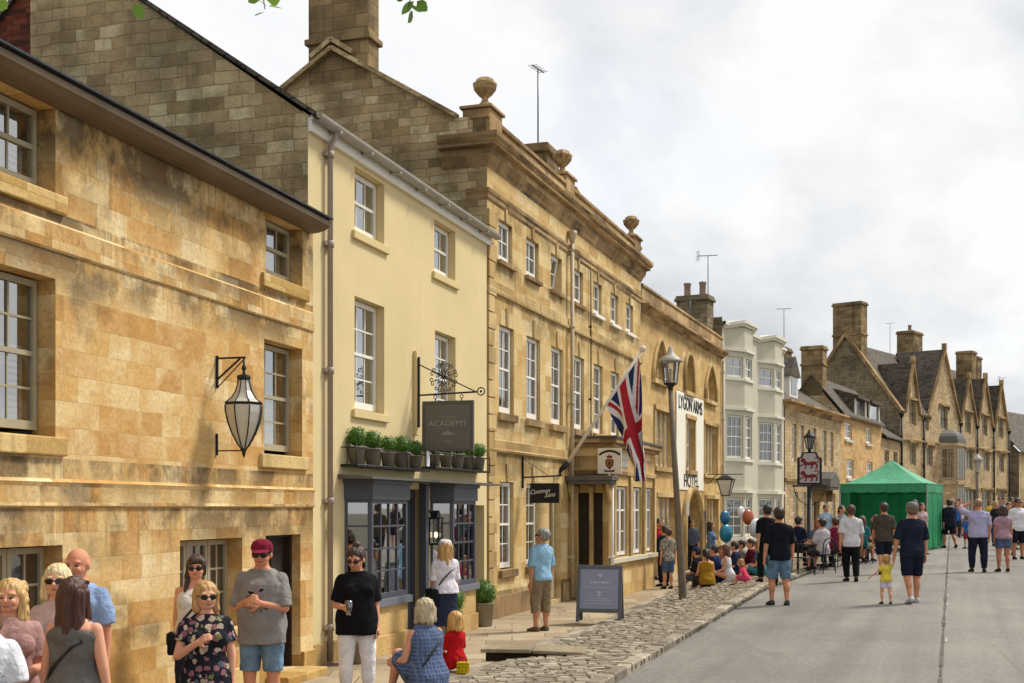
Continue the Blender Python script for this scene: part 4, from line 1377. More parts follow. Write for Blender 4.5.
def pipe(par, x, y, z0, z1, mat, r=.05, hopper=False, name='drainpipe'):
    mb = MB()
    mb.tube([(x, y, z0), (x, y, z1)], r, 10)
    z = z0 + .9
    while z < z1:
        mb.tube([(x, y, z), (x, y, z + .07)], r * 1.28, 10)
        mb.box(x - r * 1.5, x + r * 1.5, y, y + .08, z + .01, z + .05)
        z += 1.75
    if hopper:
        mb.lathe([(r, 0), (r * 1.3, .05), (r * 2.2, .2), (r * 2.4, .28), (0, .28)], (x, y, z1 - .02), 10)
    return mb.build(name, M[mat], par)


def building(name, label, cat, px, Y, a):
    """an Empty at the foot of the facade's near corner; local x runs down the street, -y is the street side"""
    o = thing(name, label, cat, ((px - 512) / F * Y, Y, 0), math.atan2(1, a))
    return o


def parts_(name, mat, par, boxes, bevel=0):
    for b in boxes:
        part(name, mat, par, lambda m: m.box(*b), bevel)


def shell(par, name, mat, x0, x1, y1, z1, left=True, right=True, y0=.0, z0=-.3):
    """side and back walls"""
    def f(mb):
        if left:
            mb.face([(x0, y1, z0), (x0, y0, z0), (x0, y0, z1), (x0, y1, z1)])
        if right:
            mb.face([(x1, y0, z0), (x1, y1, z0), (x1, y1, z1), (x1, y0, z1)])
        mb.face([(x1, y1, z0), (x0, y1, z0), (x0, y1, z1), (x1, y1, z1)])
    return part(name, mat, par, f)


# ================================================================ 1: golden ashlar house
B1 = building('ashlar_house', 'golden ashlar stone house with big lantern, brown eaves and pale sash windows', 'house', 313, 16.2, .286)
up = [(-12.6, -11.2, 4.88, 5.64), (-6.75, -5.33, 4.88, 5.64), (-1.32, -.31, 4.90, 5.64)]
fi = [(-12.6, -11.2, 2.73, 4.13), (-6.75, -5.33, 2.73, 4.13), (-1.36, -.32, 2.75, 4.12)]
gr = [(-12.6, -11.2, .75, 1.77), (-6.75, -5.23, .75, 1.77), (-3.25, -1.90, .75, 1.76)]
dr = (-1.32, -.37, .10, 1.77)
mb = MB()
facade(mb, -14, 0, -.2, 5.72, up + fi + gr + [dr], rev=.24)
mb.build('wall', M['ashlar_gold'], B1)
shell(B1, 'side_wall', 'ashlar_grime', -14, 0, 8, 5.72)
for o in up:
    window(B1, o[0] + .03, o[1] - .03, o[2] + .05, o[3] - .02, .17, 'stone_paint', 4 if o[0] < -2 else 3, (1, 1), 'pane_clear', shut=.52, back=.45)
for o in fi:
    window(B1, o[0] + .03, o[1] - .03, o[2] + .06, o[3] - .02, .17, 'stone_paint', 4 if o[0] < -2 else 3, (2, 2), 'pane_clear', shut=.56, back=.45)
for o in gr:
    for i in range(3):
        w = (o[1] - o[0]) / 3
        window(B1, o[0] + w * i + .005, o[0] + w * (i + 1) - .005, o[2] + .04, o[3] - .02, .19, 'stone_paint', 2, (3,), 'pane_dark')
for o in up[1:] + fi[1:] + up[:1] + fi[:1]:
    b = o[2]
    part('sill', 'trim_gold', B1, lambda m: m.box(o[0] - .13, o[1] + .12, -.05, .2, b - .17, b - .003), .015)
for o in gr:
    part('sill', 'trim_gold', B1, lambda m: m.box(o[0] - .1, o[1] + .1, -.06, .2, o[2] - .14, o[2] - .003), .015)
mould(B1, 'string_course', 'ashlar_gold', -14, 0, [(0, 4.63), (.014, 4.61), (.022, 4.42), (.022, 4.39), (.008, 4.37), (0, 4.37)])
mould(B1, 'string_course', 'ashlar_gold', -14, 0, [(0, 2.36), (.035, 2.33), (.018, 2.29), (.016, 2.15), (.03, 2.12), (0, 2.10)])
mould(B1, 'eaves_cornice', 'gutter_brown', -14, -.1, [(0, 5.80), (.27, 5.79), (.30, 5.76), (.29, 5.71), (.22, 5.66), (.14, 5.64), (.05, 5.63), (.0, 5.645)])
part('gutter_lip', 'slate_blue', B1, lambda m: m.box(-14.3, -.09, -.33, -.26, 5.793, 5.812))
d = part('door', 'wood_dark', B1, lambda m: (m.box(-1.27, -.42, .2, .25, .12, 1.74), [m.box(-1.2 + i * .38, -.9 + i * .38, .185, .2, z, z + h) for i in (0, 1) for z, h in ((.22, .6), (.95, .68))]))
part('handle', 'iron', d, lambda m: m.ball((-.52, .16, .9), .03))
part('door_frame', 'wood_dark', B1, lambda m: (m.box(-1.32, -1.265, .12, .25, .1, 1.77), m.box(-.425, -.37, .12, .25, .1, 1.77), m.box(-1.265, -.425, .12, .25, 1.735, 1.77)))
part('doorstep', 'trim_gold', B1, lambda m: m.box(-1.42, -.3, -.35, .22, -.05, .098), .02)
for a_, b_ in ((-14, -1.33), (-.36, -.002)):
    part('plinth', 'trim_gold', B1, lambda m: m.box(a_, b_, -.05, -.002, -.1, .28), .012)
pitched(B1, -14, -.003, -.27, 5.835, 4.3, 8.31, 8.6, 5.9, 'slate_blue', th=.035)

# ================================================================ 2: cream rendered house with the shop
B2 = building('rendered_house', 'cream rendered house with grey shopfront, white sash windows and stone gable end', 'house', 308, 16.32, .31)
LN = 7.41
w2 = [(1.46, 2.53, 6.03, 6.95), (4.63, 5.67, 6.02, 6.9), (1.46, 2.53, 3.50, 5.11), (4.67, 5.68, 3.50, 5.06)]
shopop = [(1.15, 2.85, .72, 2.3), (2.95, 4.05, .02, 2.4), (4.5, 6.0, .72, 2.3), (6.42, 7.25, .02, 2.15)]
mb = MB()
facade(mb, 0, LN, -.2, 7.2, w2 + shopop, rev=.2)
mb.build('wall', M['cream_render'], B2)
gab = [(0, -.2), (0, 7.22), (3.8, 9.93), (4.31, 9.47), (4.31, -.2)]
part('gable_wall', 'ashlar_grime', B2, lambda m: m.face([(0.0, y, z) for y, z in gab]))
part('gable_wall', 'old_brick', B2, lambda m: m.face([(0.0, y, z) for y, z in [(4.31, -.2), (4.31, 9.47), (7.6, 6.5), (7.6, -.2)]]))
shell(B2, 'back_wall', 'ashlar_grime', 0, LN, 7.6, 6.4, left=False)
for o in w2:
    window(B2, o[0] + .02, o[1] - .02, o[2] + .04, o[3] - .015, .13, 'white_paint', 3, (1, 1) if o[2] > 5 else (2, 2), 'pane_clear', shut=.5, back=.45, fw=.07)
    part('sill', 'cream_trim', B2, lambda m: m.box(o[0] - .1, o[1] + .11, -.05, .14, o[2] - .12, o[2] - .003), .01)
pitched(B2, .005, LN - .003, -.12, 7.25, 3.8, 9.95, 7.7, 6.43, 'stone_slate', th=.05)
part('verge_coping', 'stone_slate', B2, lambda m: (m.bar((-.02, -.1, 7.25), (-.02, 3.82, 9.97), .08, .05), m.bar((-.02, 3.82, 9.97), (-.02, 7.7, 6.43), .08, .05)))
# fascia board, gutter
part('fascia', 'white_paint', B2, lambda m: m.box(.0, LN + .1, -.06, -.003, 7.02, 7.2))
def gut(m):
    k = 8
    for i in range(k):
        a0, a1 = math.pi + math.pi * i / k, math.pi + math.pi * (i + 1) / k
        p = lambda t, x: (x, -.15 + .085 * math.cos(t), 7.22 + .085 * math.sin(t))
        m.face([p(a0, -.05), p(a0, LN + .18), p(a1, LN + .18), p(a1, -.05)])
    for i in range(7):
        m.box(.5 + i * 1.05, .56 + i * 1.05, -.235, -.06, 7.12, 7.15)
part('gutter', 'gutter_grey', B2, gut)
def dpipe(m):
    m.tube([(.52, -.15, 7.15), (.52, -.15, 7.08), (.52, -.07, 6.95), (.52, -.07, .05)], .039, 12)
    for z in (.45, 2.15, 3.9, 5.6, 6.8):
        m.tube([(.52, -.07, z), (.52, -.07, z + .09)], .052, 12)
        m.box(.42, .62, -.06, -.002, z + .02, z + .07)
part('drainpipe', 'pipe_mauve', B2, dpipe)
for a_, b_ in ((.0, 1.02), (6.12, 6.4)):
    part('plinth', 'trim_tan', B2, lambda m: m.box(a_, b_, -.035, -.002, -.1, .3), .01)
# bays of the shop
def bayplan(a, b, d):
    return [(a, 0), (a + .16, -d), (b - .28, -d), (b, 0)]
for ba, bb in ((1.12, 2.9), (4.45, 6.05)):
    D_ = .34
    pl = bayplan(ba, bb, D_)
    def ring(m, plan, z0, z1):
        n = len(plan)
        for (x0, y0), (x1, y1) in zip(plan, plan[1:]):
            m.face([(x0, y0, z0), (x1, y1, z0), (x1, y1, z1), (x0, y0, z1)])
        m.face([(x, y, z1) for x, y in plan])
        m.face([(x, y, z0) for x, y in reversed(plan)])
    part('bay_base', 'ashlar_hotel', B2, lambda m: (ring(m, pl, .28, .7), ring(m, [(x - .03 if i < 2 else x + .03, y - (.04 if y < 0 else 0)) for i, (x, y) in enumerate(pl)], -.1, .28)))
    g2 = [(x - .05 if i < 2 else x + .05, y - (.06 if y < 0 else 0)) for i, (x, y) in enumerate(pl)]
    part('bay_sill', 'grey_blue_pale', B2, lambda m: ring(m, g2, .7, .8), .01)
    part('bay_head', 'grey_blue', B2, lambda m: (ring(m, [(x - .02 if i < 2 else x + .02, y - (.03 if y < 0 else 0)) for i, (x, y) in enumerate(pl)], 2.22, 2.44), ring(m, g2, 2.44, 2.5)), .008)
    seg = list(zip(pl, pl[1:]))
    for (p, q), cols in zip(seg, (1, 4, 1)):
        p, q = V((p[0], p[1], 0)), V((q[0], q[1], 0))
        L = (q - p).length
        ang = math.atan2(q.y - p.y, q.x - p.x)
        mx = Matrix.Translation(p) @ Matrix.Rotation(ang, 4, 'Z')
        window(B2, 0.003, L - .003, .8, 2.22, 0, 'grey_blue', cols, (4,), 'pane_clear', fw=.06 if L > .6 else .045, bar=.026, mx=mx)
    rm = MB()
    rm.box(ba - .0, bb, .25, 1.6, .3, 2.45)
    rm.f = [f for k, f in enumerate(rm.f) if k != 2]
    rm.m = rm.m[:len(rm.f)]
    rm.sm = rm.sm[:len(rm.f)]
    rm.build('shop_room', plain('shop_wall', '#4a443c', .9, var=.4, scale=1.5), B2)
part('canopy', 'lead', B2, lambda m: m.hexa([(.9, -.52, 2.5), (6.75, -.52, 2.5), (6.75, -.002, 2.505), (.9, -.002, 2.505), (.9, -.52, 2.53), (6.75, -.52, 2.53), (6.75, -.002, 2.57), (.9, -.002, 2.57)]))
dd = part('shop_door', 'grey_blue', B2, lambda m: (m.box(2.97, 3.07, .1, .2, .03, 2.38), m.box(3.93, 4.03, .1, .2, .03, 2.38), m.box(3.07, 3.93, .1, .2, 2.25, 2.38), m.box(3.09, 3.91, .13, .18, .03, .85), m.box(3.09, 3.2, .13, .18, .85, 2.24), m.box(3.8, 3.91, .13, .18, .85, 2.24), m.box(3.2, 3.8, .13, .18, 2.13, 2.24)))
part('pane', 'pane_dark', dd, lambda m: m.face([(3.2, .155, .85), (3.8, .155, .85), (3.8, .155, 2.13), (3.2, .155, 2.13)]))
part('pilaster', 'grey_blue', B2, lambda m: m.box(2.93, 3.05, -.12, -.002, .0, 2.49), .005)
part('pilaster', 'grey_blue', B2, lambda m: m.box(3.95, 4.08, -.12, -.002, .0, 2.49), .005)
sd = part('side_door', 'grey_blue', B2, lambda m: m.box(6.44, 7.23, .17, .21, .03, 2.13))
part('doorstep', 'trim_tan', B2, lambda m: m.box(2.96, 4.04, -.25, .18, -.05, .06), .01)
# iron rails for the pots
for a, b, z in ((.99, 3.78, 2.68), (4.05, 6.85, 2.74)):
    def rail(m):
        for zz in (z + .02, z + .26):
            m.tube([(a, -.01, zz), (a, -.24, zz), (b, -.24, zz), (b, -.01, zz)], .009, 6)
        for x in (a, (a * 2 + b) / 3, (a + 2 * b) / 3, b):
            m.tube([(x, -.24, z), (x, -.24, z + .3)], .009, 6)
        m.box(a, b, -.24, -.003, z - .004, z + .012)
    part('balcony_rail', 'iron', B2, rail)
part('street_number_plate', plain('plate_blue', '#dfe6f0', .4), B2, lambda m: m.box(3.62, 3.74, -.262, -.252, 2.76, 3.0))

M['pipe_stone'] = plain('pipe_stone', '#b3a488', .6, var=.15)
# ================================================================ 3: Georgian front
B3 = building('georgian_house', 'tall Georgian ashlar building with urns, heavy cornice and seven bays of white sashes', 'building', 487, 23.42, .342)
L3 = 12.75
ux = [(.65, 1.47), (2.34, 3.2), (4.06, 4.9), (5.84, 6.67), (7.61, 8.41), (9.3, 10.12), (10.97, 11.8)]
top3 = [(a, b, 6.88, 7.68) for a, b in ux]
fst3 = [(a + .03, b + .1, 3.94, 5.65) for a, b in ux]
gnd3 = [(.72, 1.56, .9, 2.61), (2.35, 3.21, .9, 2.6), (3.95, 4.82, .08, 2.62)]
mb = MB()
facade(mb, 0, L3, -.2, 8.9, top3 + fst3 + gnd3, rev=.24)
mb.build('wall', M['ashlar_tan'], B3)
gb = [(0, -.2), (0, 9.45), (.65, 9.48), (3.2, 11.05), (5.8, 9.4), (8, 8.1), (8, -.2)]
part('gable_wall', 'ashlar_grime', B3, lambda m: m.face([(0, y, z) for y, z in gb]))
shell(B3, 'back_wall', 'ashlar_grime', 0, L3, 8, 8.2, left=False)
part('gable_coping', 'ashlar_grime', B3, lambda m: (m.bar((-.02, .6, 9.5), (-.02, 3.2, 11.08), .2, .08), m.bar((-.02, 3.2, 11.08), (-.02, 8, 8.13), .2, .08), m.bar((-.06, 2.75, 10.95), (-.06, 3.2, 11.25), .12, .09), m.bar((-.06, 3.2, 11.25), (-.06, 3.65, 10.95), .12, .09)))
pitched(B3, .15, L3, .7, 9.35, 3.2, 10.85, 8.1, 8.15, 'stone_slate')
rf3 = chimney(B3, .0, .5, 2.45, 3.75, 10.4, 12.9, 'chimney_stone', 2, band=11.2, along='y')
chimney(B3, 5.7, 6.7, .6, 1.5, 9.2, 10.6, 'chimney_stone')
for i, o in enumerate(top3):
    window(B3, o[0] + .04, o[1] - .04, o[2] + .03, o[3] - .01, .07, 'white_paint', 2, (2,), 'pane_dark', fw=.075, tilt=.16 if i == 2 else 0)
for i, o in enumerate(fst3):
    window(B3, o[0] + .04, o[1] - .04, o[2] + .03, o[3] - .01, .07, 'white_paint', 2, (2, 2), 'pane_dark', fw=.075)
for o in gnd3[:2]:
    window(B3, o[0] + .04, o[1] - .04, o[2] + .03, o[3] - .01, .07, 'white_paint', 2, (2, 2), 'pane_dark', fw=.075)
for i, o in enumerate(top3 + fst3 + gnd3[:2]):
    wht = i in (4, 5, 6)
    part('sill', 'white_paint' if wht else 'cornice_tan', B3, lambda m: m.box(o[0] - .07, o[1] + .07, -.08, .16, o[2] - (.09 if i < 7 else .15), o[2] - .003), .01)
for o in top3 + fst3 + gnd3[:2]:
    c = (o[0] + o[1]) / 2
    part('keystone', 'trim_tan', B3, lambda m: m.prism([(c - .045, o[3] + .003), (c + .045, o[3] + .003), (c + .07, o[3] + .36), (c - .07, o[3] + .36)], -.03, -.002))
def quoins(m):
    z, k = .0, 0
    while z < 7.7:
        w = .42 if k % 2 else .3
        m.box(.003, w, -.045, -.002, z + .012, z + .31)
        z += .322
        k += 1
part('quoin_strip', 'trim_tan', B3, quoins)
mould(B3, 'string_course', 'trim_tan', .0, L3, [(0, 6.44), (.03, 6.42), (.03, 6.26), (.06, 6.24), (.05, 6.19), (0, 6.17)])
mould(B3, 'string_course', 'trim_tan', .0, L3, [(0, 3.42), (.03, 3.40), (.03, 3.24), (.06, 3.22), (.05, 3.18), (0, 3.16)])
mould(B3, 'architrave', 'cornice_tan', 0, L3, [(0, 8.12), (.06, 8.1), (.055, 8.04), (.03, 7.99), (.03, 7.93), (.012, 7.9), (0, 7.88)], ret=.4)
mould(B3, 'cornice', 'cornice_tan', 0, L3, [(-.1, 9.14), (.30, 9.08), (.30, 9.0), (.27, 8.95), (.23, 8.92), (.23, 8.86), (.13, 8.82), (.12, 8.72), (.06, 8.62), (.03, 8.55), (0, 8.5)], ret=.9)
def para(m):
    m.box(.0, L3, -.0, .3, 9.1, 9.42)
    m.box(-.02, L3 + .02, -.04, .34, 9.42, 9.5)
    for x, h_ in ((.02, 0), (5.1, .02), (L3 - .9, 0)):
        m.box(x, x + .7, -.05, .5, 9.1, 9.62 + h_)
        m.box(x - .05, x + .75, -.1, .55, 9.62 + h_, 9.68 + h_)
    m.prism([(4.5, 9.5), (5.25, 9.5), (5.25, 9.62), (4.9, 9.55)], .0, .3)
    m.prism([(6.1, 9.5), (6.8, 9.5), (6.4, 9.55), (6.1, 9.62)], .0, .3)
part('parapet', 'cornice_tan', B3, para, .012)
for x, h_ in ((.3, 9.68), (5.45, 9.70), (L3 - .55, 9.68)):
    m = MB()
    m.lathe([(.19, 0), (.19, .05), (.11, .09), (.06, .16), (.06, .20), (.13, .26), (.21, .36), (.225, .44), (.235, .47), (.18, .5), (.17, .55), (.10, .59), (.03, .6), (0, .61)], (x, .15, h_), 20)
    m.build('urn', M['cornice_tan'], B3)
pipe(B3, 5.4, -.1, .05, 8.15, 'pipe_stone', .045, True)
pipe(B3, 5.7, -.96, .05, 2.63, 'white_paint', .04)
pipe(B3, 7.2, -.05, 3.8, 7.9, 'iron', .016)
dd = part('door', plain('door_cream', '#c9bb98', .6), B3, lambda m: (m.box(3.98, 4.08, .12, .2, .1, 2.6), m.box(4.6, 4.7, .12, .2, .1, 2.6), m.box(4.08, 4.6, .12, .2, 2.5, 2.6), m.box(4.08, 4.6, .12, .2, .1, .9), m.box(4.32, 4.36, .13, .19, .9, 2.5)))
part('pane', 'pane_dark', dd, lambda m: m.face([(4.08, .16, .9), (4.7, .16, .9), (4.7, .16, 2.5), (4.08, .16, 2.5)]))
for a_, b_ in ((.0, 3.9), (4.85, 5.6)):
    part('plinth', 'cornice_tan', B3, lambda m: m.box(a_, b_, -.06, -.003, -.1, .42), .01)
# projecting ground floor bay of the club
bw = [(6.35, 7.45, .95, 2.62), (7.9, 8.95, .95, 2.62), (9.3, 10.2, .95, 2.62)]
BE = 10.45
mb = MB()
facade(mb, 5.75, BE, -.2, 3.55, bw, y=-.9, rev=.2)
mb.face([(BE, -.9, -.2), (BE, 0, -.2), (BE, 0, 3.55), (BE, -.9, 3.55)])
s0 = len(mb.v)
facade(mb, -.9, 0, -.2, 3.55, [(-.78, -.1, .02, 2.45)], y=0, rev=.3)
xf(mb, Matrix.Translation((5.75, 0, 0)) @ Matrix.Rotation(-math.pi / 2, 4, 'Z') @ Matrix.Diagonal((-1, 1, 1, 1)) if False else Matrix(((0, 1, 0, 5.75), (1, 0, 0, 0), (0, 0, 1, 0), (0, 0, 0, 1))), s0)
mb.build('bay_wall', M['ashlar_hotel'], B3)
for o in bw:
    for i in range(2):
        w = (o[1] - o[0]) / 2
        window(B3, o[0] + w * i + .02, o[0] + w * (i + 1) - .02, o[2] + .03, o[3] - .02, -.84, 'white_paint', 1, (1, 2), 'pane_dark', fw=.06)
part('bay_sill', 'bay_cream', B3, lambda m: m.box(5.72, BE + .02, -1.0, -.903, .82, .93), .01)
for x in (5.95, 7.56, 9.02, 10.23):
    part('pilaster', 'trim_tan', B3, lambda m: m.box(x, x + .2, -.96, -.903, .94, 2.85), .01)
part('bay_cornice_frieze', 'cornice_tan', B3, lambda m: (m.box(5.7, BE + .05, -.96, -.001, 2.86, 2.98), m.box(5.65, BE + .1, -1.0, -.001, 3.5, 3.58), m.box(5.6, BE + .16, -1.08, -.001, 3.58, 3.7)), .02)
part('bay_roof', 'lead', B3, lambda m: m.box(5.57, BE + .18, -1.11, -.001, 3.7, 3.75))
part('porch_hood', 'lead', B3, lambda m: (m.box(5.15, 5.748, -1.1, -.0, 2.72, 2.82), m.box(5.2, 5.74, -1.05, -.05, 2.64, 2.72)), .01)
for y_ in (-.98, -.09):
    part('hood_bracket', 'trim_tan', B3, lambda m: m.prism([(5.55, 2.2), (5.745, 2.2), (5.745, 2.64), (5.25, 2.64)], y_, y_ + .07), .01)
part('bay_door_shade', plain('door_recess_shade', '#3d3224', .6, var=.2, scale=3), B3, lambda m: (m.box(5.93, 5.97, -.78, -.1, .02, 2.45), m.box(5.91, 5.928, -.7, -.18, .2, 1.0), m.box(5.91, 5.928, -.7, -.48, 1.15, 2.3), m.box(5.91, 5.928, -.4, -.18, 1.15, 2.3)))  # door coloured dark to paint the shade of the porch recess
lt = part('leaded_light', 'white_paint', B3, lambda m: ([m.bar((6.7 + i * .12, -.915, 3.05), (6.82 + i * .12, -.915, 3.4), .012) for i in range(6)], [m.bar((6.82 + i * .12, -.918, 3.05), (6.7 + i * .12, -.918, 3.4), .012) for i in range(6)]))
part('pane', 'pane_sky', lt, lambda m: m.face([(6.7, -.906, 3.05), (7.45, -.906, 3.05), (7.45, -.906, 3.4), (6.7, -.906, 3.4)]))

for y_, w_ in ((-.89, .14), (-.52, .09), (-.16, .14)):
    part('porch_column', 'trim_tan', B3, lambda m: (m.box(5.64, 5.745, y_, y_ + w_, .25, 2.45), m.box(5.61, 5.746, y_ - .02, y_ + w_ + .02, .03, .25), m.box(5.61, 5.746, y_ - .02, y_ + w_ + .02, 2.45, 2.6)), .01)
# ================================================================ 4: the hotel
B4 = building('stone_hotel', 'stone hotel with pointed arched top windows and white painted panel lettered for the inn', 'hotel', 650.3, 36.62, .37)
L4 = 11.1
h_top = [(.32, 1.95, 5.93, 7.05, .8), (4.6, 5.75, 5.95, 7.12, .57, 1), (7.9, 9.7, 5.95, 7.1, .8)]
h_fst = [(.56, 2.79, 3.35, 5.03), (4.8, 6.1, 3.36, 5.05), (7.75, 10.05, 3.32, 5.05)]
h_gnd = [(.78, 3.15, .95, 2.42), (4.4, 6.9, .0, 2.62, 1.15, 1), (8.0, 10.2, .9, 2.42)]
mb = MB()
facade(mb, -1.1, L4, -.2, 7.75, h_top + h_fst + h_gnd, rev=.3)
mb.build('wall', M['ashlar_hotel'], B4)
shell(B4, 'side_wall', 'ashlar_grime', -1.1, L4, 8, 8.4)
mould(B4, 'cornice', 'cornice_tan', -1.1, L4, [(-.1, 7.95), (.26, 7.93), (.26, 7.87), (.16, 7.82), (.08, 7.74), (0, 7.68)])
part('parapet', 'cornice_tan', B4, lambda m: (m.box(-1.1, L4, -.02, .3, 7.94, 8.42), m.box(-1.1, L4 + .02, -.06, .34, 8.42, 8.5)), .01)
pitched(B4, -1.0, L4 - .1, .4, 8.0, 4, 9.0, 8, 8.0, 'stone_slate')
for o in h_top:
    n = 3 if o[1] - o[0] > 1.4 else 1
    w = (o[1] - o[0]) / n
    for i in range(n):
        window(B4, o[0] + w * i + .03, o[0] + w * (i + 1) - .03, o[2] + .02, o[3] - .02, .2, 'white_paint', 1, (2,), 'pane_dark', fw=.06)
    if n == 3:
        part('mullion', 'trim_tan', B4, lambda m: [m.box(o[0] + w * i - .05, o[0] + w * i + .05, .12, .2, o[2], o[3] - .15) for i in (1, 2)])
    # hood mould following the arch
    k, W_ = 16, (o[1] - o[0]) / 2
    pts = []
    for i in range(k + 1):
        t = i / k
        u = t * 2 if t <= .5 else 2 - t * 2
        if len(o) > 5:
            pts.append((o[0] + W_ - (W_ + .09) * math.cos(math.pi * t), -.04, o[3] - o[4] + (o[4] + .09) * math.sin(math.pi * t)))
        else:
            pts.append((o[0] - .09 + (2 * W_ + .18) * t, -.04, o[3] - o[4] + (o[4] + .12) * math.sin(u * math.pi / 2) ** .8 * (.82 + .18 * u)))
    pts = [(pts[0][0], -.04, o[2])] + pts + [(pts[-1][0], -.04, o[2])]
    part('hood_mould', 'trim_tan', B4, lambda m: m.tube(pts, .07, 6))
    part('sill', 'trim_tan', B4, lambda m: m.box(o[0] - .15, o[1] + .15, -.12, .2, o[2] - .14, o[2] - .003), .01)
for o in h_fst + [h_gnd[0], h_gnd[2]]:
    n = 4 if o[1] - o[0] > 2 else 1
    w = (o[1] - o[0]) / n
    for i in range(n):
        window(B4, o[0] + w * i + .06, o[0] + w * (i + 1) - .06, o[2] + .02, o[3] - .02, .16, 'white_paint', 1, (2, 2), 'pane_dark', fw=.06)
    if n > 1:
        part('mullion', 'trim_tan', B4, lambda m: [m.box(o[0] + w * i - .05, o[0] + w * i + .05, .09, .16, o[2] + .003, o[3] - .003) for i in range(1, n)])
    part('window_surround', 'trim_tan', B4, lambda m: (m.box(o[0] - .14, o[0] - .003, -.05, -.002, o[2], o[3]), m.box(o[1] + .003, o[1] + .14, -.05, -.002, o[2], o[3]), m.box(o[0] - .14, o[1] + .14, -.08, -.002, o[3] + .003, o[3] + .15), m.box(o[0] - .18, o[1] + .18, -.1, -.002, o[2] - .15, o[2] - .003)), .01)
pn = MB()
facade(pn, 3.3, 7.55, 2.74, 5.85, [(4.66, 6.24, 3.2, 5.2)], y=-.03, rev=.028)
pn.box(3.3, 7.55, -.031, -.003, 2.70, 2.739)
panel = pn.build('painted_panel', M['wall_white'], B4)
mw = lambda x, z: frame_mat((x, -.034, z), (1, 0, 0), (0, 0, 1))
text('LYGON ARMS', .62, M['letter_black'], B4, mw(5.42, 5.5), 'lettering', .012, sx=.96)
text('HOTEL', .6, M['letter_black'], B4, mw(5.5, 2.98), 'lettering', .012, sx=1.25)
ar = [(5.65 - 1.36 * math.cos(math.pi * i / 20), -.05, 1.47 + 1.26 * math.sin(math.pi * i / 20)) for i in range(21)]
part('door_surround', 'trim_tan', B4, lambda m: m.tube([(4.29, -.05, .0)] + ar + [(7.01, -.05, .0)], .13, 8))
part('entrance_door', 'wood_dark', B4, lambda m: m.box(4.3, 7.0, .7, .74, .0, 2.7))
part('menu_case', 'wood_dark', B4, lambda m: m.box(7.25, 7.75, -.08, -.003, 1.0, 2.0), .01)
pipe(B4, 10.95, -.08, 1.0, 7.6, 'bay_cream', .05)

# ================================================================ 5: cream building with canted bays
B5 = building('bay_window_house', 'pale cream rendered building with two tall canted bays and wavy parapet', 'building', 722.2, 47.05, .5)
L5 = 9.2
bays = [(.42, 3.6), (4.95, 8.15)]
dB = .45
mb = MB()
facade(mb, 0, L5, -.2, 9.15, [])
mb.build('wall', M['bay_cream'], B5)
shell(B5, 'side_wall', 'rubble_dark', 0, L5, 7, 9.3)
lev = [(1.0, 2.5), (4.0, 5.65), (7.1, 7.88)]
for a, b in bays:
    pl = [(a, 0), (a + 1.02, -dB), (b - 1.02, -dB), (b, 0)]
    mb = MB()
    for (p, q) in zip(pl, pl[1:]):
        p, q = V((p[0], p[1], 0)), V((q[0], q[1], 0))
        L = (q - p).length
        s0 = len(mb.v)
        facade(mb, 0, L, -.2, 9.05, [(.09, L - .09, z0, z1) for z0, z1 in lev], rev=.1)
        mx = Matrix.Translation(p) @ Matrix.Rotation(math.atan2(q.y - p.y, q.x - p.x), 4, 'Z')
        xf(mb, mx, s0)
        for i, (z0, z1) in enumerate(lev):
            window(B5, .1, L - .1, z0 + .01, z1 - .01, .06, 'white_paint', 3 if i == 1 else 2, (1, 1) if i == 2 else (2, 2), 'pane_sky' if i == 2 else 'pane_dark', fw=.06, bar=.03, mx=mx, curtain=.3 if i < 2 else 0)
    mb.build('bay_wall', M['bay_cream'], B5)
    for z0, z1, e in ((8.1, 8.2, .1), (6.98, 7.09, .06), (5.85, 5.95, .1), (3.88, 3.98, .06), (2.68, 2.8, .12), (.85, .97, .06)):
        def bands(m):
            q = [(a - e, 0), (a + 1.02 - e * .4, -dB - e), (b - 1.02 + e * .4, -dB - e), (b + e, 0)]
            for (x0, y0), (x1, y1) in zip(q, q[1:]):
                m.face([(x0, y0, z0), (x1, y1, z0), (x1, y1, z1), (x0, y0, z1)])
            m.face([(x, y, z1) for x, y in q])
            m.face([(x, y, z0) for x, y in reversed(q)])
        part('bay_cornice', 'bay_trim', B5, bands)
def wavy(m):
    pl = []
    k = 60
    for i in range(k + 1):
        x = L5 * i / k
        y = 0
        for a, b in bays:
            if a < x < b:
                t = (x - a) / (b - a)
                y = -dB * min(1, math.sin(math.pi * t) * 1.5)
        pl.append((x, y))
    for (x0, y0), (x1, y1) in zip(pl, pl[1:]):
        h0, h1 = 9.08 - y0 * .35, 9.08 - y1 * .35
        for lo, hi, e in ((-.16, -.06, .06), (-.06, .06, .14)):
            m.face([(x0, y0 - e, h0 + lo), (x1, y1 - e, h1 + lo), (x1, y1 - e, h1 + hi), (x0, y0 - e, h0 + hi)])
            m.face([(x0, y0 - e, h0 + hi), (x1, y1 - e, h1 + hi), (x1, .1, h1 + hi), (x0, .1, h0 + hi)])
            m.face([(x0, y0 - e, h0 + lo), (x0, .1, h0 + lo), (x1, .1, h1 + lo), (x1, y1 - e, h1 + lo)])
part('parapet_moulding', 'bay_trim', B5, wavy)
pitched(B5, .0, L5, .3, 8.9, 3.5, 9.1, 7, 8.8, 'slate_blue')
chimney(B5, -.9, -.1, .3, 1.5, 8.3, 10.05, 'rubble_dark', 2, along='y')
chimney(B5, 6.6, 8.4, 2.0, 2.8, 8.6, 9.85, 'chimney_stone')

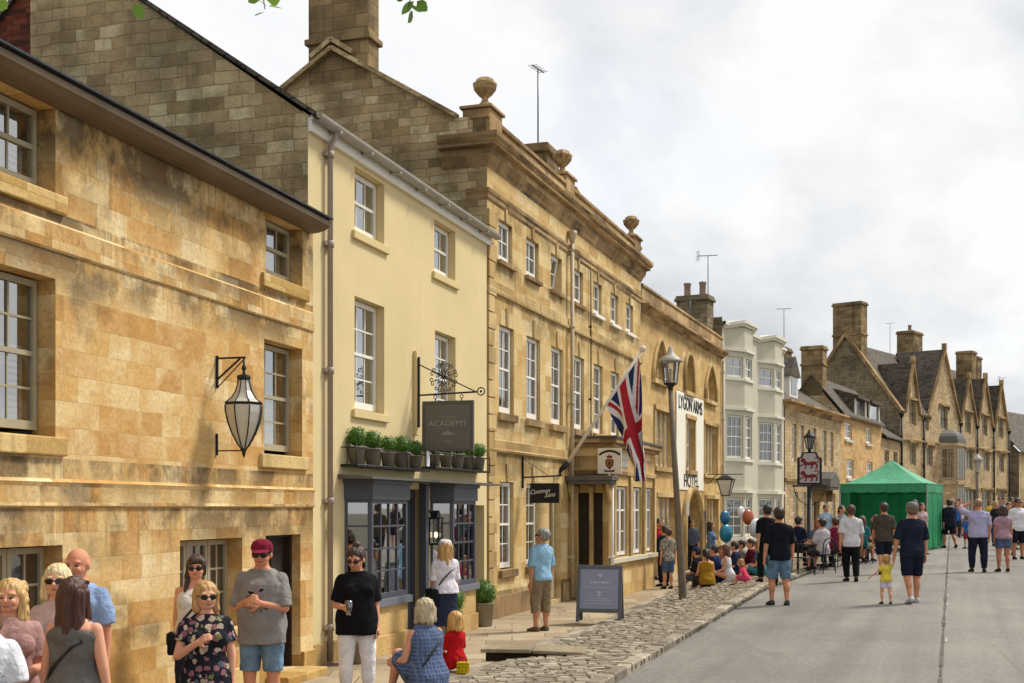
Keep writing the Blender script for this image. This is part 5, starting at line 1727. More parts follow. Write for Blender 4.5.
# ================================================================ 6: stone inn with paired windows
B6 = building('stone_inn', 'two storey stone inn behind the lion sign, with doorway hood and tall narrow windows', 'building', 785, 55.45, .52)
u6 = [(1.25, 2.02, 4.2, 5.93), (2.66, 3.35, 4.2, 5.93), (4.85, 5.7, 4.2, 5.93), (6.95, 7.75, 4.2, 5.93), (8.45, 9.25, 4.2, 5.93)]
g6 = [(1.49, 2.29, .9, 2.84), (3.05, 3.8, .9, 2.84), (5.2, 6.3, .2, 2.9), (7.17, 8.1, .9, 2.84), (8.86, 9.7, .9, 2.84)]
mb = MB()
facade(mb, 0, 10.9, -.2, 6.6, u6 + g6, rev=.25)
mb.build('wall', M['rubble_far'], B6)
shell(B6, 'side_wall', 'rubble_dark', 0, 10.9, 6, 6.6)
for i, o in enumerate(u6 + g6):
    if i == 7:
        part('door', 'wood_dark', B6, lambda m: m.box(o[0], o[1], .2, .25, o[2], o[3]))
    else:
        window(B6, o[0] + .03, o[1] - .03, o[2] + .02, o[3] - .02, .12, 'white_paint', 2, (2, 2), 'pane_far', fw=.12)
mould(B6, 'cornice', 'cornice_tan', 0, 10.9, [(-.1, 6.95), (.4, 6.9), (.4, 6.8), (.2, 6.72), (.1, 6.6), (0, 6.5)], ret=.3)
mould(B6, 'string_course', 'cornice_tan', 0, 10.9, [(0, 3.45), (.08, 3.42), (.08, 3.3), (0, 3.26)])
part('door_hood', 'lead', B6, lambda m: (m.prism([(4.7, 3.1), (6.8, 3.1), (6.6, 3.5), (5.75, 3.85), (4.9, 3.5)], -.9, -.09), m.box(4.8, 6.7, -.85, -.003, 2.98, 3.1)), .02)
for x in (4.92, 6.42):
    part('door_hood_bracket', 'cornice_tan', B6, lambda m: m.prism([(x, 2.4), (x + .16, 2.4), (x + .16, 2.97), (x, 2.97)], -.6, -.003), .02)
pitched(B6, 0, 10.9, .0, 6.9, 3, 8.9, 6, 6.8, 'stone_slate')
chimney(B6, 6.1, 7.2, 1.6, 2.5, 7.6, 10.05, 'chimney_stone', 2)
dm = part('dormer', 'white_paint', B6, lambda m: m.box(3.4, 4.9, .7, 2.6, 7.3, 8.35))
part('dormer_roof', 'stone_slate', dm, lambda m: m.prism([(3.2, 8.35), (5.1, 8.35), (4.15, 9.3)], .6, 2.8))
part('pane', 'pane_far', dm, lambda m: m.box(3.65, 4.65, .68, .7, 7.5, 8.2))

# ================================================================ 7: tan house with two dormers
B7 = thing('dormer_house', 'warm stone house behind the green gazebo with two white cheeked roof dormers', 'house', tuple(B6.location + Matrix.Rotation(B6.rotation_euler.z, 3, 'Z') @ V((10.92, 0, 0))), B6.rotation_euler.z)
L7 = 10.6
o7 = [(.9, 2.6, 5.74, 6.66), (6.2, 7.7, 5.76, 6.7), (1.35, 3.0, 3.69, 4.7), (6.4, 8.0, 3.69, 4.74), (1.35, 3.0, 1.5, 2.6), (6.4, 8.0, 1.5, 2.6)]
mb = MB()
facade(mb, 0, L7, -.2, 7.0, o7, rev=.16)
mb.build('wall', M['rubble_warm'], B7)
shell(B7, 'back_wall', 'rubble_dark', 0, L7, 3.2, 7, left=False)
part('gable_wall', 'rubble_far', B7, lambda m: m.face([(0, 0, -.2), (0, 0, 7.0), (0, 1.55, 8.95), (0, 3.2, 7), (0, 3.2, -.2)]))
for o in o7:
    window(B7, o[0] + .03, o[1] - .03, o[2] + .02, o[3] - .02, .08, 'white_paint', 4, (2,), 'pane_far', fw=.09, bar=.05)
    part('sill', 'bay_cream', B7, lambda m: m.box(o[0] - .12, o[1] + .12, -.1, .1, o[2] - .14, o[2] - .003))
pitched(B7, -.1, L7, -.25, 6.98, 1.55, 9.15, 3.3, 6.9, 'stone_slate')
chimney(B7, .0, .9, .95, 2.1, 8.0, 10.65, 'chimney_stone', band=9.6)
for x in (2.9, 6.6):
    dm = part('dormer', 'stone_slate', B7, lambda m: m.prism([(-.05, 7.2), (1.5, 8.6), (1.5, 8.75), (-.3, 8.2), (-.3, 8.05), (-.05, 8.05)], x - .12, x + 2.9, axis='x'))
    part('cheek', 'bay_trim', dm, lambda m: m.box(x + 2.6, x + 2.8, -.12, .5, 7.05, 8.1))
    part('cheek', 'bay_trim', dm, lambda m: m.box(x, x + .15, -.12, .5, 7.05, 8.1))
    part('pane', 'pane_sky', dm, lambda m: m.box(x + .15, x + 2.6, -.05, -.02, 7.05, 8.05))
# the low link
B75 = thing('link_house', 'low dark stone cottage between the dormer house and the gabled range', 'house', tuple(B7.location + Matrix.Rotation(B7.rotation_euler.z, 3, 'Z') @ V((L7 + .03, 0, 0))), B7.rotation_euler.z)
mb = MB()
o75 = [(.8, 2.3, 4.2, 5.6), (3.6, 5.1, 4.2, 5.6), (.8, 2.3, 1.5, 2.9), (3.6, 5.1, 1.5, 2.9)]
facade(mb, 0, 5.8, -.2, 6.3, o75, rev=.2)
mb.build('wall', M['rubble_far'], B75)
shell(B75, 'back_wall', 'rubble_dark', 0, 5.8, 5, 6.2)
for o in o75:
    window(B75, o[0], o[1], o[2], o[3], .12, 'stone_paint', 2, (2,), 'pane_far', fw=.1, bar=.06)
pitched(B75, -.0, 5.8, -.3, 6.4, 2.5, 8.4, 5, 6.3, 'stone_slate')

# ================================================================ 8: the gabled range
B8 = building('gabled_house', 'long old stone range with five steep gables, oriel bay and massive chimney', 'building', 900, 79.75, .77)
L8 = 23.5
ze = 8.3
gabs = [(.85, 3.4, 11.4), (4.95, 11.5, 12.85), (11.75, 15.2, 11.3), (15.6, 19.1, 11.6), (19.7, 23.0, 11.4)]
o8 = [(1.7, 2.9, 7.5, 9.1), (4.2, 5.3, 7.3, 8.2), (7.6, 9.1, 7.5, 9.1), (12.9, 14.2, 7.5, 9.0), (16.8, 18.1, 7.5, 9.0), (20.8, 22.1, 7.5, 9.0),
      (1.75, 2.9, 4.9, 6.3), (4.9, 6.1, 4.9, 6.3), (13.1, 14.7, 4.86, 6.3), (17.1, 18.6, 4.86, 6.3), (21.0, 22.3, 4.86, 6.3),
      (1.6, 3.0, 1.6, 3.3), (4.6, 6.2, 1.6, 3.3), (13.0, 15.6, 1.8, 3.45), (16.8, 19.0, 1.8, 3.45), (20.6, 22.6, 1.8, 3.45)]
mb = MB()
low = [o for o in o8 if o[3] < ze]
facade(mb, 0, L8, -.3, 7.2, [o for o in low if o[2] < 7.2 and o[3] < 7.2], rev=.2)
hi = [o for o in o8 if o[2] >= 7.2]
facade(mb, 0, L8, 7.2, ze, [(o[0], o[1], o[2], min(o[3], ze)) for o in hi], rev=.2)
for a, b, za in gabs:
    c = (a + b) / 2
    mid = [o for o in hi if a < o[0] < b and o[3] > ze]
    t = (mid[0][3] - ze) / (za - ze) if mid else 0
    if mid:
        o = mid[0]
        zt = o[3]
        l, r_ = a + (c - a) * t, b - (b - c) * t
        mb.face([(a, 0, ze), (o[0], 0, ze), (o[0], 0, zt), (l, 0, zt)])
        mb.face([(o[1], 0, ze), (b, 0, ze), (r_, 0, zt), (o[1], 0, zt)])
        mb.face([(l, 0, zt), (r_, 0, zt), (c, 0, za)])
        for x in (o[0], o[1]):
            mb.face([(x, 0, ze), (x, .2, ze), (x, .2, zt), (x, 0, zt)])
    else:
        mb.face([(a, 0, ze), (b, 0, ze), (c, 0, za)])
mb.build('wall', M['rubble_far'], B8)
shell(B8, 'back_wall', 'rubble_dark', 0, L8, 7.3, ze, left=False)
part('gable_wall', 'rubble_dark', B8, lambda m: m.face([(0, 0, -.3), (0, 0, ze), (0, 3.6, 13.4), (0, 7.3, ze), (0, 7.3, -.3)]))
part('gable_coping', 'cornice_tan', B8, lambda m: (m.bar((-.02, -.15, ze - .05), (-.02, 3.6, 13.5), .4, .2), m.bar((-.02, 3.6, 13.5), (-.02, 7.4, ze), .4, .2)))
rf = pitched(B8, .1, L8, .3, ze + .55, 3.6, 13.0, 7.4, ze - .1, 'stone_slate')
for a, b in ((.02, .85), (3.4, 4.95), (11.5, 11.75), (15.2, 15.6), (19.1, 19.7), (23.0, 23.5)):
    part('eave_roof', 'stone_slate', B8, lambda m: m.prism([(-.15, ze), (.45, ze + .72), (.45, ze + .6), (-.15, ze - .09)], a, b, axis='x'))
for a, b, za in gabs:
    c = (a + b) / 2
    yb = 3.4 * min(1, (za - ze) / 4.6)
    def gr_(m):
        for x, s_ in ((a - .1, 1), (b + .1, -1)):
            m.hexa([(x, -.06, ze - .1), (c, -.06, za + .02), (c, yb, za + .02), (x, .4, ze - .1), (x, -.06, ze + .06), (c, -.06, za + .2), (c, yb, za + .2), (x, .4, ze + .06)])
    part('gable_roof', 'stone_slate', B8, gr_)
    part('gable_coping', 'cornice_tan', B8, lambda m: (m.bar((a - .05, -.1, ze - .02), (c, -.1, za + .16), .16, .16), m.bar((b + .05, -.1, ze - .02), (c, -.1, za + .16), .16, .16), m.box(c - .13, c + .13, -.2, .08, za + .15, za + .6)))
for o in o8:
    n = 2 if o[1] - o[0] < 1.7 else 3
    w = (o[1] - o[0]) / n
    for i in range(n):
        window(B8, o[0] + w * i + .05, o[0] + w * (i + 1) - .05, o[2] + .02, o[3] - .02, .12, 'stone_paint', 2, (2,), 'pane_far', fw=.06, bar=.03)
    part('hood_mould', 'cornice_tan', B8, lambda m: (m.box(o[0] - .25, o[1] + .25, -.14, -.002, o[3] + .02, o[3] + .16), m.box(o[0] - .25, o[0] - .13, -.12, -.002, o[3] - .2, o[3] + .018), m.box(o[1] + .13, o[1] + .25, -.12, -.002, o[3] - .2, o[3] + .018)))
mould(B8, 'string_course', 'cornice_tan', .0, L8, [(0, 6.62), (.14, 6.56), (.14, 6.46), (0, 6.4)])
def oriel(m):
    for z0, z1, e in ((1.0, 3.7, 0), (3.7, 3.95, .12), (3.95, 6.35, 0), (6.35, 6.55, .12)):
        q = [(7.35 - e, 0), (8.0 - e * .4, -1.0 - e), (9.6 + e * .4, -1.0 - e), (10.25 + e, 0)]
        for (x0, y0), (x1, y1) in zip(q, q[1:]):
            m.face([(x0, y0, z0), (x1, y1, z0), (x1, y1, z1), (x0, y0, z1)])
        m.face([(x, y, z1) for x, y in q])
        m.face([(x, y, z0) for x, y in reversed(q)])
part('oriel', 'rubble_far', B8, oriel)
orl = part('oriel_light', 'stone_paint', B8, lambda m: [m.box(8.0 + i * .4 - .04, 8.0 + i * .4 + .04, -1.06, -1.003, z0, z1) for i in range(5) for z0, z1 in ((4.1, 6.2), (1.9, 3.5))])
part('pane', 'pane_far', orl, lambda m: [m.box(8.05 + i * .4, 8.35 + i * .4, -1.03, -1.004, z0, z1) for i in range(4) for z0, z1 in ((4.1, 6.2), (1.9, 3.5))])
for s_, nm in ((0, 'a'), (1, 'b')):
    q0, q1 = (V((7.35, 0, 0)), V((8.0, -1, 0))) if s_ == 0 else (V((9.6, -1, 0)), V((10.25, 0, 0)))
    mx = Matrix.Translation(q0) @ Matrix.Rotation(math.atan2((q1 - q0).y, (q1 - q0).x), 4, 'Z')
    window(B8, .15, 1.05, 4.1, 6.2, -.03, 'stone_paint', 2, (3,), 'pane_far', fw=.06, mx=mx)
def dome(m):
    k = 6
    lv = []
    for i in range(k + 1):
        t = i / k * math.pi / 2
        f = math.cos(t) ** .7 if i < k else .12
        z = 6.55 + .95 * math.sin(t)
        lv.append([(8.8 + (x - 8.8) * f, y * f, z) for x, y in ((7.25, 0), (7.9, -1.1), (9.7, -1.1), (10.35, 0))])
    for p, q in zip(lv, lv[1:]):
        for i in range(3):
            m.face([p[i], p[i + 1], q[i + 1], q[i]])
    m.face(lv[-1])
part('oriel_dome', 'lead', B8, dome)
chimney(B8, .06, 1.1, 2.6, 4.55, 10.5, 15.6, 'chimney_stone', band=13.4)
chimney(B8, 11.2, 13.2, 3.2, 4.4, 12.4, 15.0, 'chimney_stone', 1)
chimney(B8, 17.6, 18.7, 1.0, 2.2, 10.2, 14.0, 'chimney_stone')
chimney(B8, 18.95, 20.0, 1.0, 2.2, 10.0, 13.7, 'chimney_stone', 0)
chimney(B8, 23.0, 23.9, .2, 1.0, 8.0, 9.6, 'chimney_stone')
for x in (.05, 4.15, 11.65, 15.4, 19.4, 23.3):
    pipe(B8, x, -.1, .5, 7.9, 'iron', .07, True)

# ================================================================ 9: the last roof
B9 = thing('far_cottage', 'dark roofed stone house at the far end of the street beyond the gables', 'house', (40.4, 99.6, 0), math.atan2(1, .85))
mb = MB()
o9 = [(2, 3.2, 4.2, 6.2), (5.5, 6.7, 4.2, 6.2), (9, 10.2, 4.2, 6.2), (2, 3.2, 1.6, 3.2), (5.5, 6.7, 1.6, 3.2), (9, 10.2, 1.6, 3.2)]
facade(mb, 0, 16, -.3, 6.6, o9, rev=.2)
mb.build('wall', M['rubble_far'], B9)
part('gable_wall', 'rubble_dark', B9, lambda m: m.face([(0, 0, -.3), (0, 0, 6.6), (0, 3.5, 10.3), (0, 7, 6.6), (0, 7, -.3)]))
shell(B9, 'back_wall', 'rubble_dark', 0, 16, 7, 6.6, left=False)
for o in o9:
    window(B9, o[0], o[1], o[2], o[3], .12, 'stone_paint', 2, (2,), 'pane_far', fw=.1, bar=.06)
pitched(B9, -.1, 16, -.3, 6.6, 3.5, 10.4, 7.2, 6.5, 'stone_slate')
# ================================================================ things in the street
def bw_(B, x, y, z):
    return V(B.location) + Matrix.Rotation(B.rotation_euler.z, 3, 'Z') @ V((x, y, z))


M['lamp_glass'] = glass_clear('lamp_glass', .12, (.93, .93, .9, 1))
g = G('frosted_glass')
g.set(g.b, 'Base Color', lin('#d9d6c8'))
g.set(g.b, 'Roughness', .3)
g.set(g.b, 'Transmission Weight', .25)
M['frosted'] = g.mat
g = G('lamp_glow')
g.set(g.b, 'Base Color', (1, .8, .5, 1))
g.set(g.b, 'Emission Color', (1, .75, .42, 1))
g.set(g.b, 'Emission Strength', 3.0)
M['glow'] = g.mat
M['sign_grey'] = plain('sign_grey', '#66625c', .6, var=.06, scale=2)
M['sign_grey_frame'] = plain('sign_grey_frame', '#57534e', .6, var=.06)
M['sign_letter'] = plain('sign_letter', '#98938a', .6, var=.02)
M['pot_grey'] = plain('pot_grey', '#8f897d', .8, var=.15, scale=6)
M['soil'] = plain('soil', '#2a211a', 1)
M['crest_red'] = plain('crest_red', '#7d2a26', .6)
M['crest_gold'] = plain('crest_gold', '#9a7434', .6)
M['crest_brown'] = plain('crest_brown', '#3d2a20', .6)


def leaf_mat(name, cols, rough=.55):
    g = G(name)
    isl = g.n('ShaderNodeNewGeometry').outputs['Random Per Island']
    c = g.ramp(isl, [(i / (len(cols) - 1), lin(h)) for i, h in enumerate(cols)])
    g.set(g.b, 'Base Color', c)
    g.set(g.b, 'Roughness', rough)
    tr = g.n('ShaderNodeBsdfTranslucent', {'Color': c})
    mx_ = g.n('ShaderNodeMixShader', {0: .3, 1: g.b.outputs[0], 2: tr.outputs[0]})
    g.t.links.new(mx_.outputs[0], g.out.inputs[0])
    return g.mat


M['box_leaf'] = leaf_mat('box_leaf', ['#3a5c1a', '#4f7a26', '#6b9636', '#456b20'])
M['lime_leaf'] = leaf_mat('lime_leaf', ['#486b22', '#5f8530', '#7a9a3e'])


def leafball(mb, c, r, n, size, rnd, squash=1.0):
    c = V(c)
    for i in range(n):
        d = V((rnd.gauss(0, 1), rnd.gauss(0, 1), rnd.gauss(0, 1))).normalized()
        rr = r * (.72 + .32 * rnd.random()) * (1 + .10 * noise.noise(d * 3 + c))
        p = c + V((d.x, d.y, d.z * squash)) * rr
        a = d.orthogonal().normalized()
        a = Matrix.Rotation(rnd.random() * 6.28, 3, d) @ a
        nrm = (d + V((rnd.gauss(0, .5), rnd.gauss(0, .5), rnd.gauss(0, .5)))).normalized()
        b = nrm.cross(a).normalized()
        s_ = size * (.7 + .6 * rnd.random())
        mb.face([p - a * s_, p - b * s_ * .5, p + a * s_, p + b * s_ * .5])


rb = random.Random(21)
# --- clipped box balls in pots on the shop's rails
gl_ = 'small clipped box balls in grey pots on the shop rails'
def pot_ball(name, loc, r, pr, ph, label, group, n, sz):
    t = thing(name, label, 'potted plant', loc, 0, group)
    part('pot', 'pot_grey', t, lambda m: m.lathe([(pr * .72, 0), (pr * .98, ph * .93), (pr * 1.08, ph * .93), (pr * 1.08, ph), (pr * .92, ph), (pr * .9, ph * .9), (0, ph * .9)], (0, 0, 0), 16))
    part('foliage', 'box_leaf', t, lambda m: (leafball(m, (0, 0, ph + r * .8), r, n, sz, rb), m.ball((0, 0, ph + r * .8), r * .78, 12, 8)))
    return t
proto = pot_ball('potted_box_ball', bw_(B2, 1.35, -.12, 2.695), .15, .12, .25, 'box ball in a tapered pot on the rail above the shop bay', gl_, 420, .018)
first = True
for i in range(10):
    x = 1.25 + i * .56 if i < 5 else 4.3 + (i - 5) * .56
    o = proto if first else copy_tree(proto)
    first = False
    o.location = bw_(B2, x, -.125, 2.695 if i < 5 else 2.755)
    o.rotation_euler = (0, 0, rb.random() * 6)
    s_ = .88 + .2 * rb.random()
    o.scale = (s_, s_, s_ * (.92 + .16 * rb.random()))
for (x, y, lb) in ((6.25, -.32, 'box ball in a tall grey tub between the far shop bay and the Georgian house'), (4.25, -.45, 'box ball in a grey tub just beyond the shop door'),
                   (2.98, -.62, 'dark box ball in a tub beside the near shop bay'), (.75, -.38, 'box ball in a grey tub beside the drainpipe')):
    t = thing('topiary_tub', lb, 'potted plant', bw_(B2, x, y, 0), 0, 'box balls in tubs outside the shop')
    part('tub', 'pot_grey', t, lambda m: m.lathe([(.15, 0), (.185, .40), (.195, .40), (.195, .42), (.17, .42), (.165, .37), (0, .37)], (0, 0, 0), 18))
    part('foliage', 'box_leaf', t, lambda m: (leafball(m, (0, 0, .60), .235, 900, .022, rb), m.ball((0, 0, .60), .19, 14, 10)))

# --- big wall lantern
t = thing('wall_lantern', 'large teardrop lantern with frosted panes on a bracket on the golden house', 'lantern', bw_(B1, -2.5, 0, 2.7), B1.rotation_euler.z)
part('bracket', 'iron', t, lambda m: (m.bar((0, -.012, .72), (0, -.012, 1.08), .03, .02), m.bar((0, -.02, 1.05), (0, -.36, 1.05), .02, .02), m.bar((0, -.02, .82), (0, -.30, 1.045), .018, .018), m.bar((0, -.02, .73), (0, -.34, 1.03), .01, .01)))
part('stay', 'iron', t, lambda m: (m.bar((0, -.012, -.02), (0, -.012, .22), .02, .02), m.bar((0, -.02, .03), (0, -.34, .03), .014, .014)))
part('finial', 'iron', t, lambda m: m.lathe([(.012, .85), (.02, .87), (.012, .9), (.03, .93), (.012, .97), (.012, 1.05)], (0, -.34, 0), 10))
part('cap', 'iron', t, lambda m: m.lathe([(.205, .525), (.21, .54), (.215, .555)], (0, -.34, 0), 8))
part('cap_glass', 'frosted', t, lambda m: m.lathe([(.2, .55), (.14, .60), (.09, .68), (.065, .77), (.055, .82)], (0, -.34, 0), 8))
part('cap_collar', 'iron', t, lambda m: m.lathe([(.06, .8), (.08, .82), (.075, .85), (.02, .87)], (0, -.34, 0), 8))
GP = [(.012, .03), (.065, .10), (.13, .22), (.175, .34), (.2, .45), (.205, .53)]
part('glass', 'frosted', t, lambda m: m.lathe(GP, (0, -.34, 0), 8))
for k in range(8):
    a = 2 * math.pi * k / 8
    part('rib', 'iron', t, lambda m: (m.tube([((r_ + .006) * math.cos(a), -.34 + (r_ + .006) * math.sin(a), z) for r_, z in GP], .0075, 5),
                                      m.tube([((r_ + .004) * math.cos(a), -.34 + (r_ + .004) * math.sin(a), z) for r_, z in ((.205, .55), (.14, .60), (.09, .68), (.065, .77), (.06, .82))], .006, 5)))
part('drop', 'iron', t, lambda m: m.lathe([(.0, -.06), (.012, -.03), (.022, .0), (.025, .03), (.012, .05)], (0, -.34, 0), 8))

# --- square lantern by the shop door
t = thing('shop_lantern', 'black square lantern with a lit bulb between the shop door and bay', 'lantern', bw_(B2, 4.27, -.0, 1.5), B2.rotation_euler.z)
part('lantern_case', 'iron', t, lambda m: (m.box(-.09, .09, -.26, -.08, 0, .03), m.box(-.1, .1, -.27, -.07, .42, .45), m.prism([(-.1, .45), (.1, .45), (.03, .56), (-.03, .56)], -.22, -.12), [m.box(x - .01, x + .01, y - .01, y + .01, .03, .42) for x in (-.08, .08) for y in (-.25, -.09)], m.bar((0, -.1, .5), (0, -.0, .6), .025, .025), m.box(-.05, .05, -.02, -.002, .45, .68)))
part('glass', 'lamp_glass', t, lambda m: m.box(-.075, .075, -.245, -.095, .035, .415))
part('bulb', 'glow', t, lambda m: m.ball((0, -.17, .16), (.022, .022, .05), 10, 8))

# --- hanging signs
def scroll(m, c, r, a0, turns, ax, ay, th=.01, flip=1):
    pts = []
    for i in range(22):
        t_ = i / 21
        a = a0 + flip * turns * 2 * math.pi * t_
        rr = r * (1 - .72 * t_)
        pts.append(V(c) + V(ax) * rr * math.cos(a) + V(ay) * rr * math.sin(a))
    m.tube(pts, th, 5)


t = thing('hanging_sign', 'dark grey hanging sign lettered for an academy on a scrolled iron bracket', 'sign', bw_(B2, 3.74, 0, 3.0), B2.rotation_euler.z)
O, Z = V((0, -1, 0)), V((0, 0, 1))
part('backing_post', 'cream_trim', t, lambda m: m.box(-.05, .05, -.06, -.002, .25, 1.6), .01)
def br(m):
    m.bar((0, -.08, .38), (0, -.08, 1.5), .03, .03)
    m.bar((0, -.08, .89), (0, -1.05, .92), .026, .026)
    m.bar((0, -.08, 1.38), (0, -1.02, .93), .018, .018)
    m.tube([(0, -1.12 + .06 * math.cos(a * .5236), .925 + .06 * math.sin(a * .5236)) for a in range(12)], .01, 6, closed=True)
    m.ball((0, -1.12, .925), .022, 8, 6)
    c = V((0, -.5, 1.16))
    for k in range(8):
        a = k * math.pi / 4 + .3
        d = O * math.cos(a) + Z * math.sin(a)
        m.bar(c, c + d * .2, .012, .012)
        for f_ in (1, -1):
            scroll(m, c + d * .2 + (O * -math.sin(a) + Z * math.cos(a)) * .035 * f_, .035, a - math.pi / 2 * f_, .9, O, Z, .008, f_)
        scroll(m, c + d * .1 + (O * -math.sin(a) + Z * math.cos(a)) * .03, .03, a, .9, O, Z, .007)
    for y in (-.36, -.8):
        m.tube([(0, y + .028 * math.cos(q * .6283), .855 + .028 * math.sin(q * .6283)) for q in range(10)], .007, 5, closed=True)
        m.bar((0, y, .83), (0, y, .76), .014, .014)
part('bracket', 'iron', t, br)
bd = part('board', 'sign_grey', t, lambda m: m.box(-.025, .025, -.99, -.15, .02, .76), .008)
part('board_frame', 'sign_grey_frame', bd, lambda m: (m.box(-.032, .032, -1.0, -.15, .74, .79), m.box(-.032, .032, -.19, -.145, .0, .739), m.box(-.032, .032, -1.0, -.955, .0, .739), m.box(-.032, .032, -.954, -.191, -.005, .03)))
sm = lambda y, z: frame_mat((-.028, y, z), (0, -1, 0), (0, 0, 1))
text('ACADEMY', .125, M['sign_letter'], bd, sm(-.575, .43), 'lettering', .003, sx=1.12)
part('motif', 'sign_letter', bd, lambda m: (m.box(-.029, -.0255, -.67, -.48, .255, .275), m.box(-.029, -.0255, -.64, -.51, .28, .292), m.box(-.029, -.0255, -.60, -.55, .30, .315), m.box(-.029, -.0255, -.66, -.49, .15, .158), m.box(-.029, -.0255, -.7, -.45, .53, .537)))

t = thing('hanging_sign', 'small black hanging sign with white script on an iron bar on the Georgian house', 'sign', bw_(B3, 2.07, 0, 2.2), B3.rotation_euler.z)
part('bracket', 'iron', t, lambda m: (m.bar((0, -.02, .3), (0, -.02, .95), .035, .03), m.bar((0, -.03, .52), (0, -.85, .55), .024, .03), m.bar((0, -.03, .9), (0, -.55, .56), .01, .01), m.bar((0, -.26, .53), (0, -.26, .4), .012, .012), m.bar((0, -.68, .54), (0, -.68, .4), .012, .012)))
bd = part('board', 'black_board', t, lambda m: m.box(-.02, .02, -.79, -.18, .0, .40), .005)
sm = lambda y, z: frame_mat((-.023, y, z), (0, -1, .10), (0, -.10, 1))
text('Common', .135, M['letter_pale'], bd, sm(-.39, .235), 'lettering', .003, .28, sx=.82)
text('Sons', .135, M['letter_pale'], bd, sm(-.60, .165), 'lettering', .003, .28, sx=.88)

t = thing('crest_sign', 'white board with a crowned shield standing above the club porch', 'sign', bw_(B3, 5.55, 0, 2.82), B3.rotation_euler.z)
part('board', 'wall_white', t, lambda m: m.box(-.015, .015, -1.22, -.66, .06, .64), .004)
part('post', 'white_paint', t, lambda m: m.box(-.012, .012, -.95, -.91, .0, .06))
cy = -.94
def crest(m):
    m.prism([(cy - .1, .36), (cy - .085, .24), (cy, .15), (cy + .085, .24), (cy + .1, .36), (cy + .06, .39), (cy - .06, .39)], -.019, -.0155, axis='x')
def arc(m, r, z0, a0, a1, w):
    k = 10
    for i in range(k):
        p = [a0 + (a1 - a0) * (i + j) / k for j in (0, 1)]
        m.hexa([(x, cy + q * math.sin(a), z0 + q * math.cos(a)) for x in (-.019, -.0155) for q, a in ((r, p[0]), (r, p[1]), (r + w, p[1]), (r + w, p[0]))])
part('shield', 'crest_brown', t, crest)
part('shield_field', 'crest_gold', t, lambda m: m.prism([(cy - .075, .35), (cy - .06, .255), (cy, .185), (cy + .06, .255), (cy + .075, .35), (cy + .045, .37), (cy - .045, .37)], -.022, -.0195, axis='x'))
part('charge', 'crest_red', t, lambda m: m.prism([(cy - .035, .33), (cy - .02, .25), (cy, .21), (cy + .02, .25), (cy + .035, .33), (cy, .35)], -.025, -.0225, axis='x'))
part('crown', 'crest_red', t, lambda m: (m.prism([(cy - .06, .41), (cy + .06, .41), (cy + .075, .48), (cy + .04, .45), (cy, .50), (cy - .04, .45), (cy - .075, .48)], -.019, -.0155, axis='x')))
part('arched_band', 'crest_brown', t, lambda m: arc(m, .34, .21, -.72, .72, .05))
part('scroll_band', 'crest_brown', t, lambda m: m.prism([(cy - .11, .1), (cy + .11, .1), (cy + .13, .15), (cy + .06, .135), (cy - .06, .135), (cy - .13, .15)], -.019, -.0155, axis='x'))

# --- flag on its slanting pole
P0, P1 = V((1.09, 27.9, 2.88)), V((2.86, 27.3, 5.58))
t = thing('flagpole', 'slanting white flagpole projecting from the Georgian house', 'flagpole', tuple(P0))
part('pole', 'bay_trim', t, lambda m: (m.tube([V((0, 0, 0)), P1 - P0], [.045, .03], 10), m.ball(P1 - P0, .07, 10, 8)))
part('socket', 'iron', t, lambda m: m.tube([V((-.06, .02, -.02)), (P1 - P0) * .09], .065, 10))
fm = {}
for k_, c_ in (('blue', '#1f2a5c'), ('white', '#d8d5d6'), ('red', '#a3222f')):
    fm[k_] = plain('flag_' + k_, c_, .85, var=.08, bump=.15)
nu, nv = 120, 64
HL, FL = 1.3, 2.75
vs, fs, mi = [], [], []
ax = (P1 - P0).normalized()
out = V((.94, -.32, 0))
alg = V((.32, .94, 0))
for i in range(nu + 1):
    s_ = i / nu
    for j in range(nv + 1):
        h = j / nv
        base = P0 + ax * ((P1 - P0).length - .16 - HL * (1 - h))
        # cloth hangs from the pole; its folds gather towards the lowest corner
        tip = P0 + ax * ((P1 - P0).length - .52) + V((.33, -.02, -FL * 1.0 + .0))
        fall = V((0, 0, -1)) * FL * s_ * (.62 + .38 * h)
        p = base + fall
        gth = min(1, s_ * 1.25) ** 1.15 * .84
        cx = tip.x + .03 * math.sin(s_ * 7)
        p.x = p.x * (1 - gth) + (cx + (h - .5) * .20) * gth
        p.y = p.y * (1 - gth) + (tip.y + (h - .5) * .10) * gth
        amp = .10 * min(1, s_ * 2.5)
        p += alg * amp * math.sin(h * 9.5 + s_ * 2.2) + out * amp * .45 * math.sin(h * 7.0 + 1 + s_ * 3.5)
        vs.append(p - P0)
def jack(u, v):
    """u along the fly 0..1 (2 units), v up the hoist 0..1"""
    x, y = (u - .5) * 60, (v - .5) * 30
    if abs(x) < 3 or abs(y) < 3:
        return 2
    if abs(x) < 5 or abs(y) < 5:
        return 1
    d1, d2 = (x - 2 * y) / 5 ** .5, (x + 2 * y) / 5 ** .5
    for d, sg in ((d1, 1), (d2, -1)):
        q = d * (1 if x > 0 else -1) * sg
        if (x * y > 0) == (sg > 0):
            if -.0 < q < 2.0:
                return 2
            if abs(d) < 3:
                return 1
    return 0
for i in range(nu):
    for j in range(nv):
        a = i * (nv + 1) + j
        fs.append((a, a + 1, a + nv + 2, a + nv + 1))
        mi.append(jack((i + .5) / nu, (j + .5) / nv))
mb = MB()
mb.smooth = True
mb.idx(vs, fs)
mb.m = mi
fl_ = mb.build('flag', [fm['blue'], fm['white'], fm['red']], None)
fl_.location = P0
tag(fl_, 'drooping Union flag hanging from the slanting pole beside the hotel', 'flag')

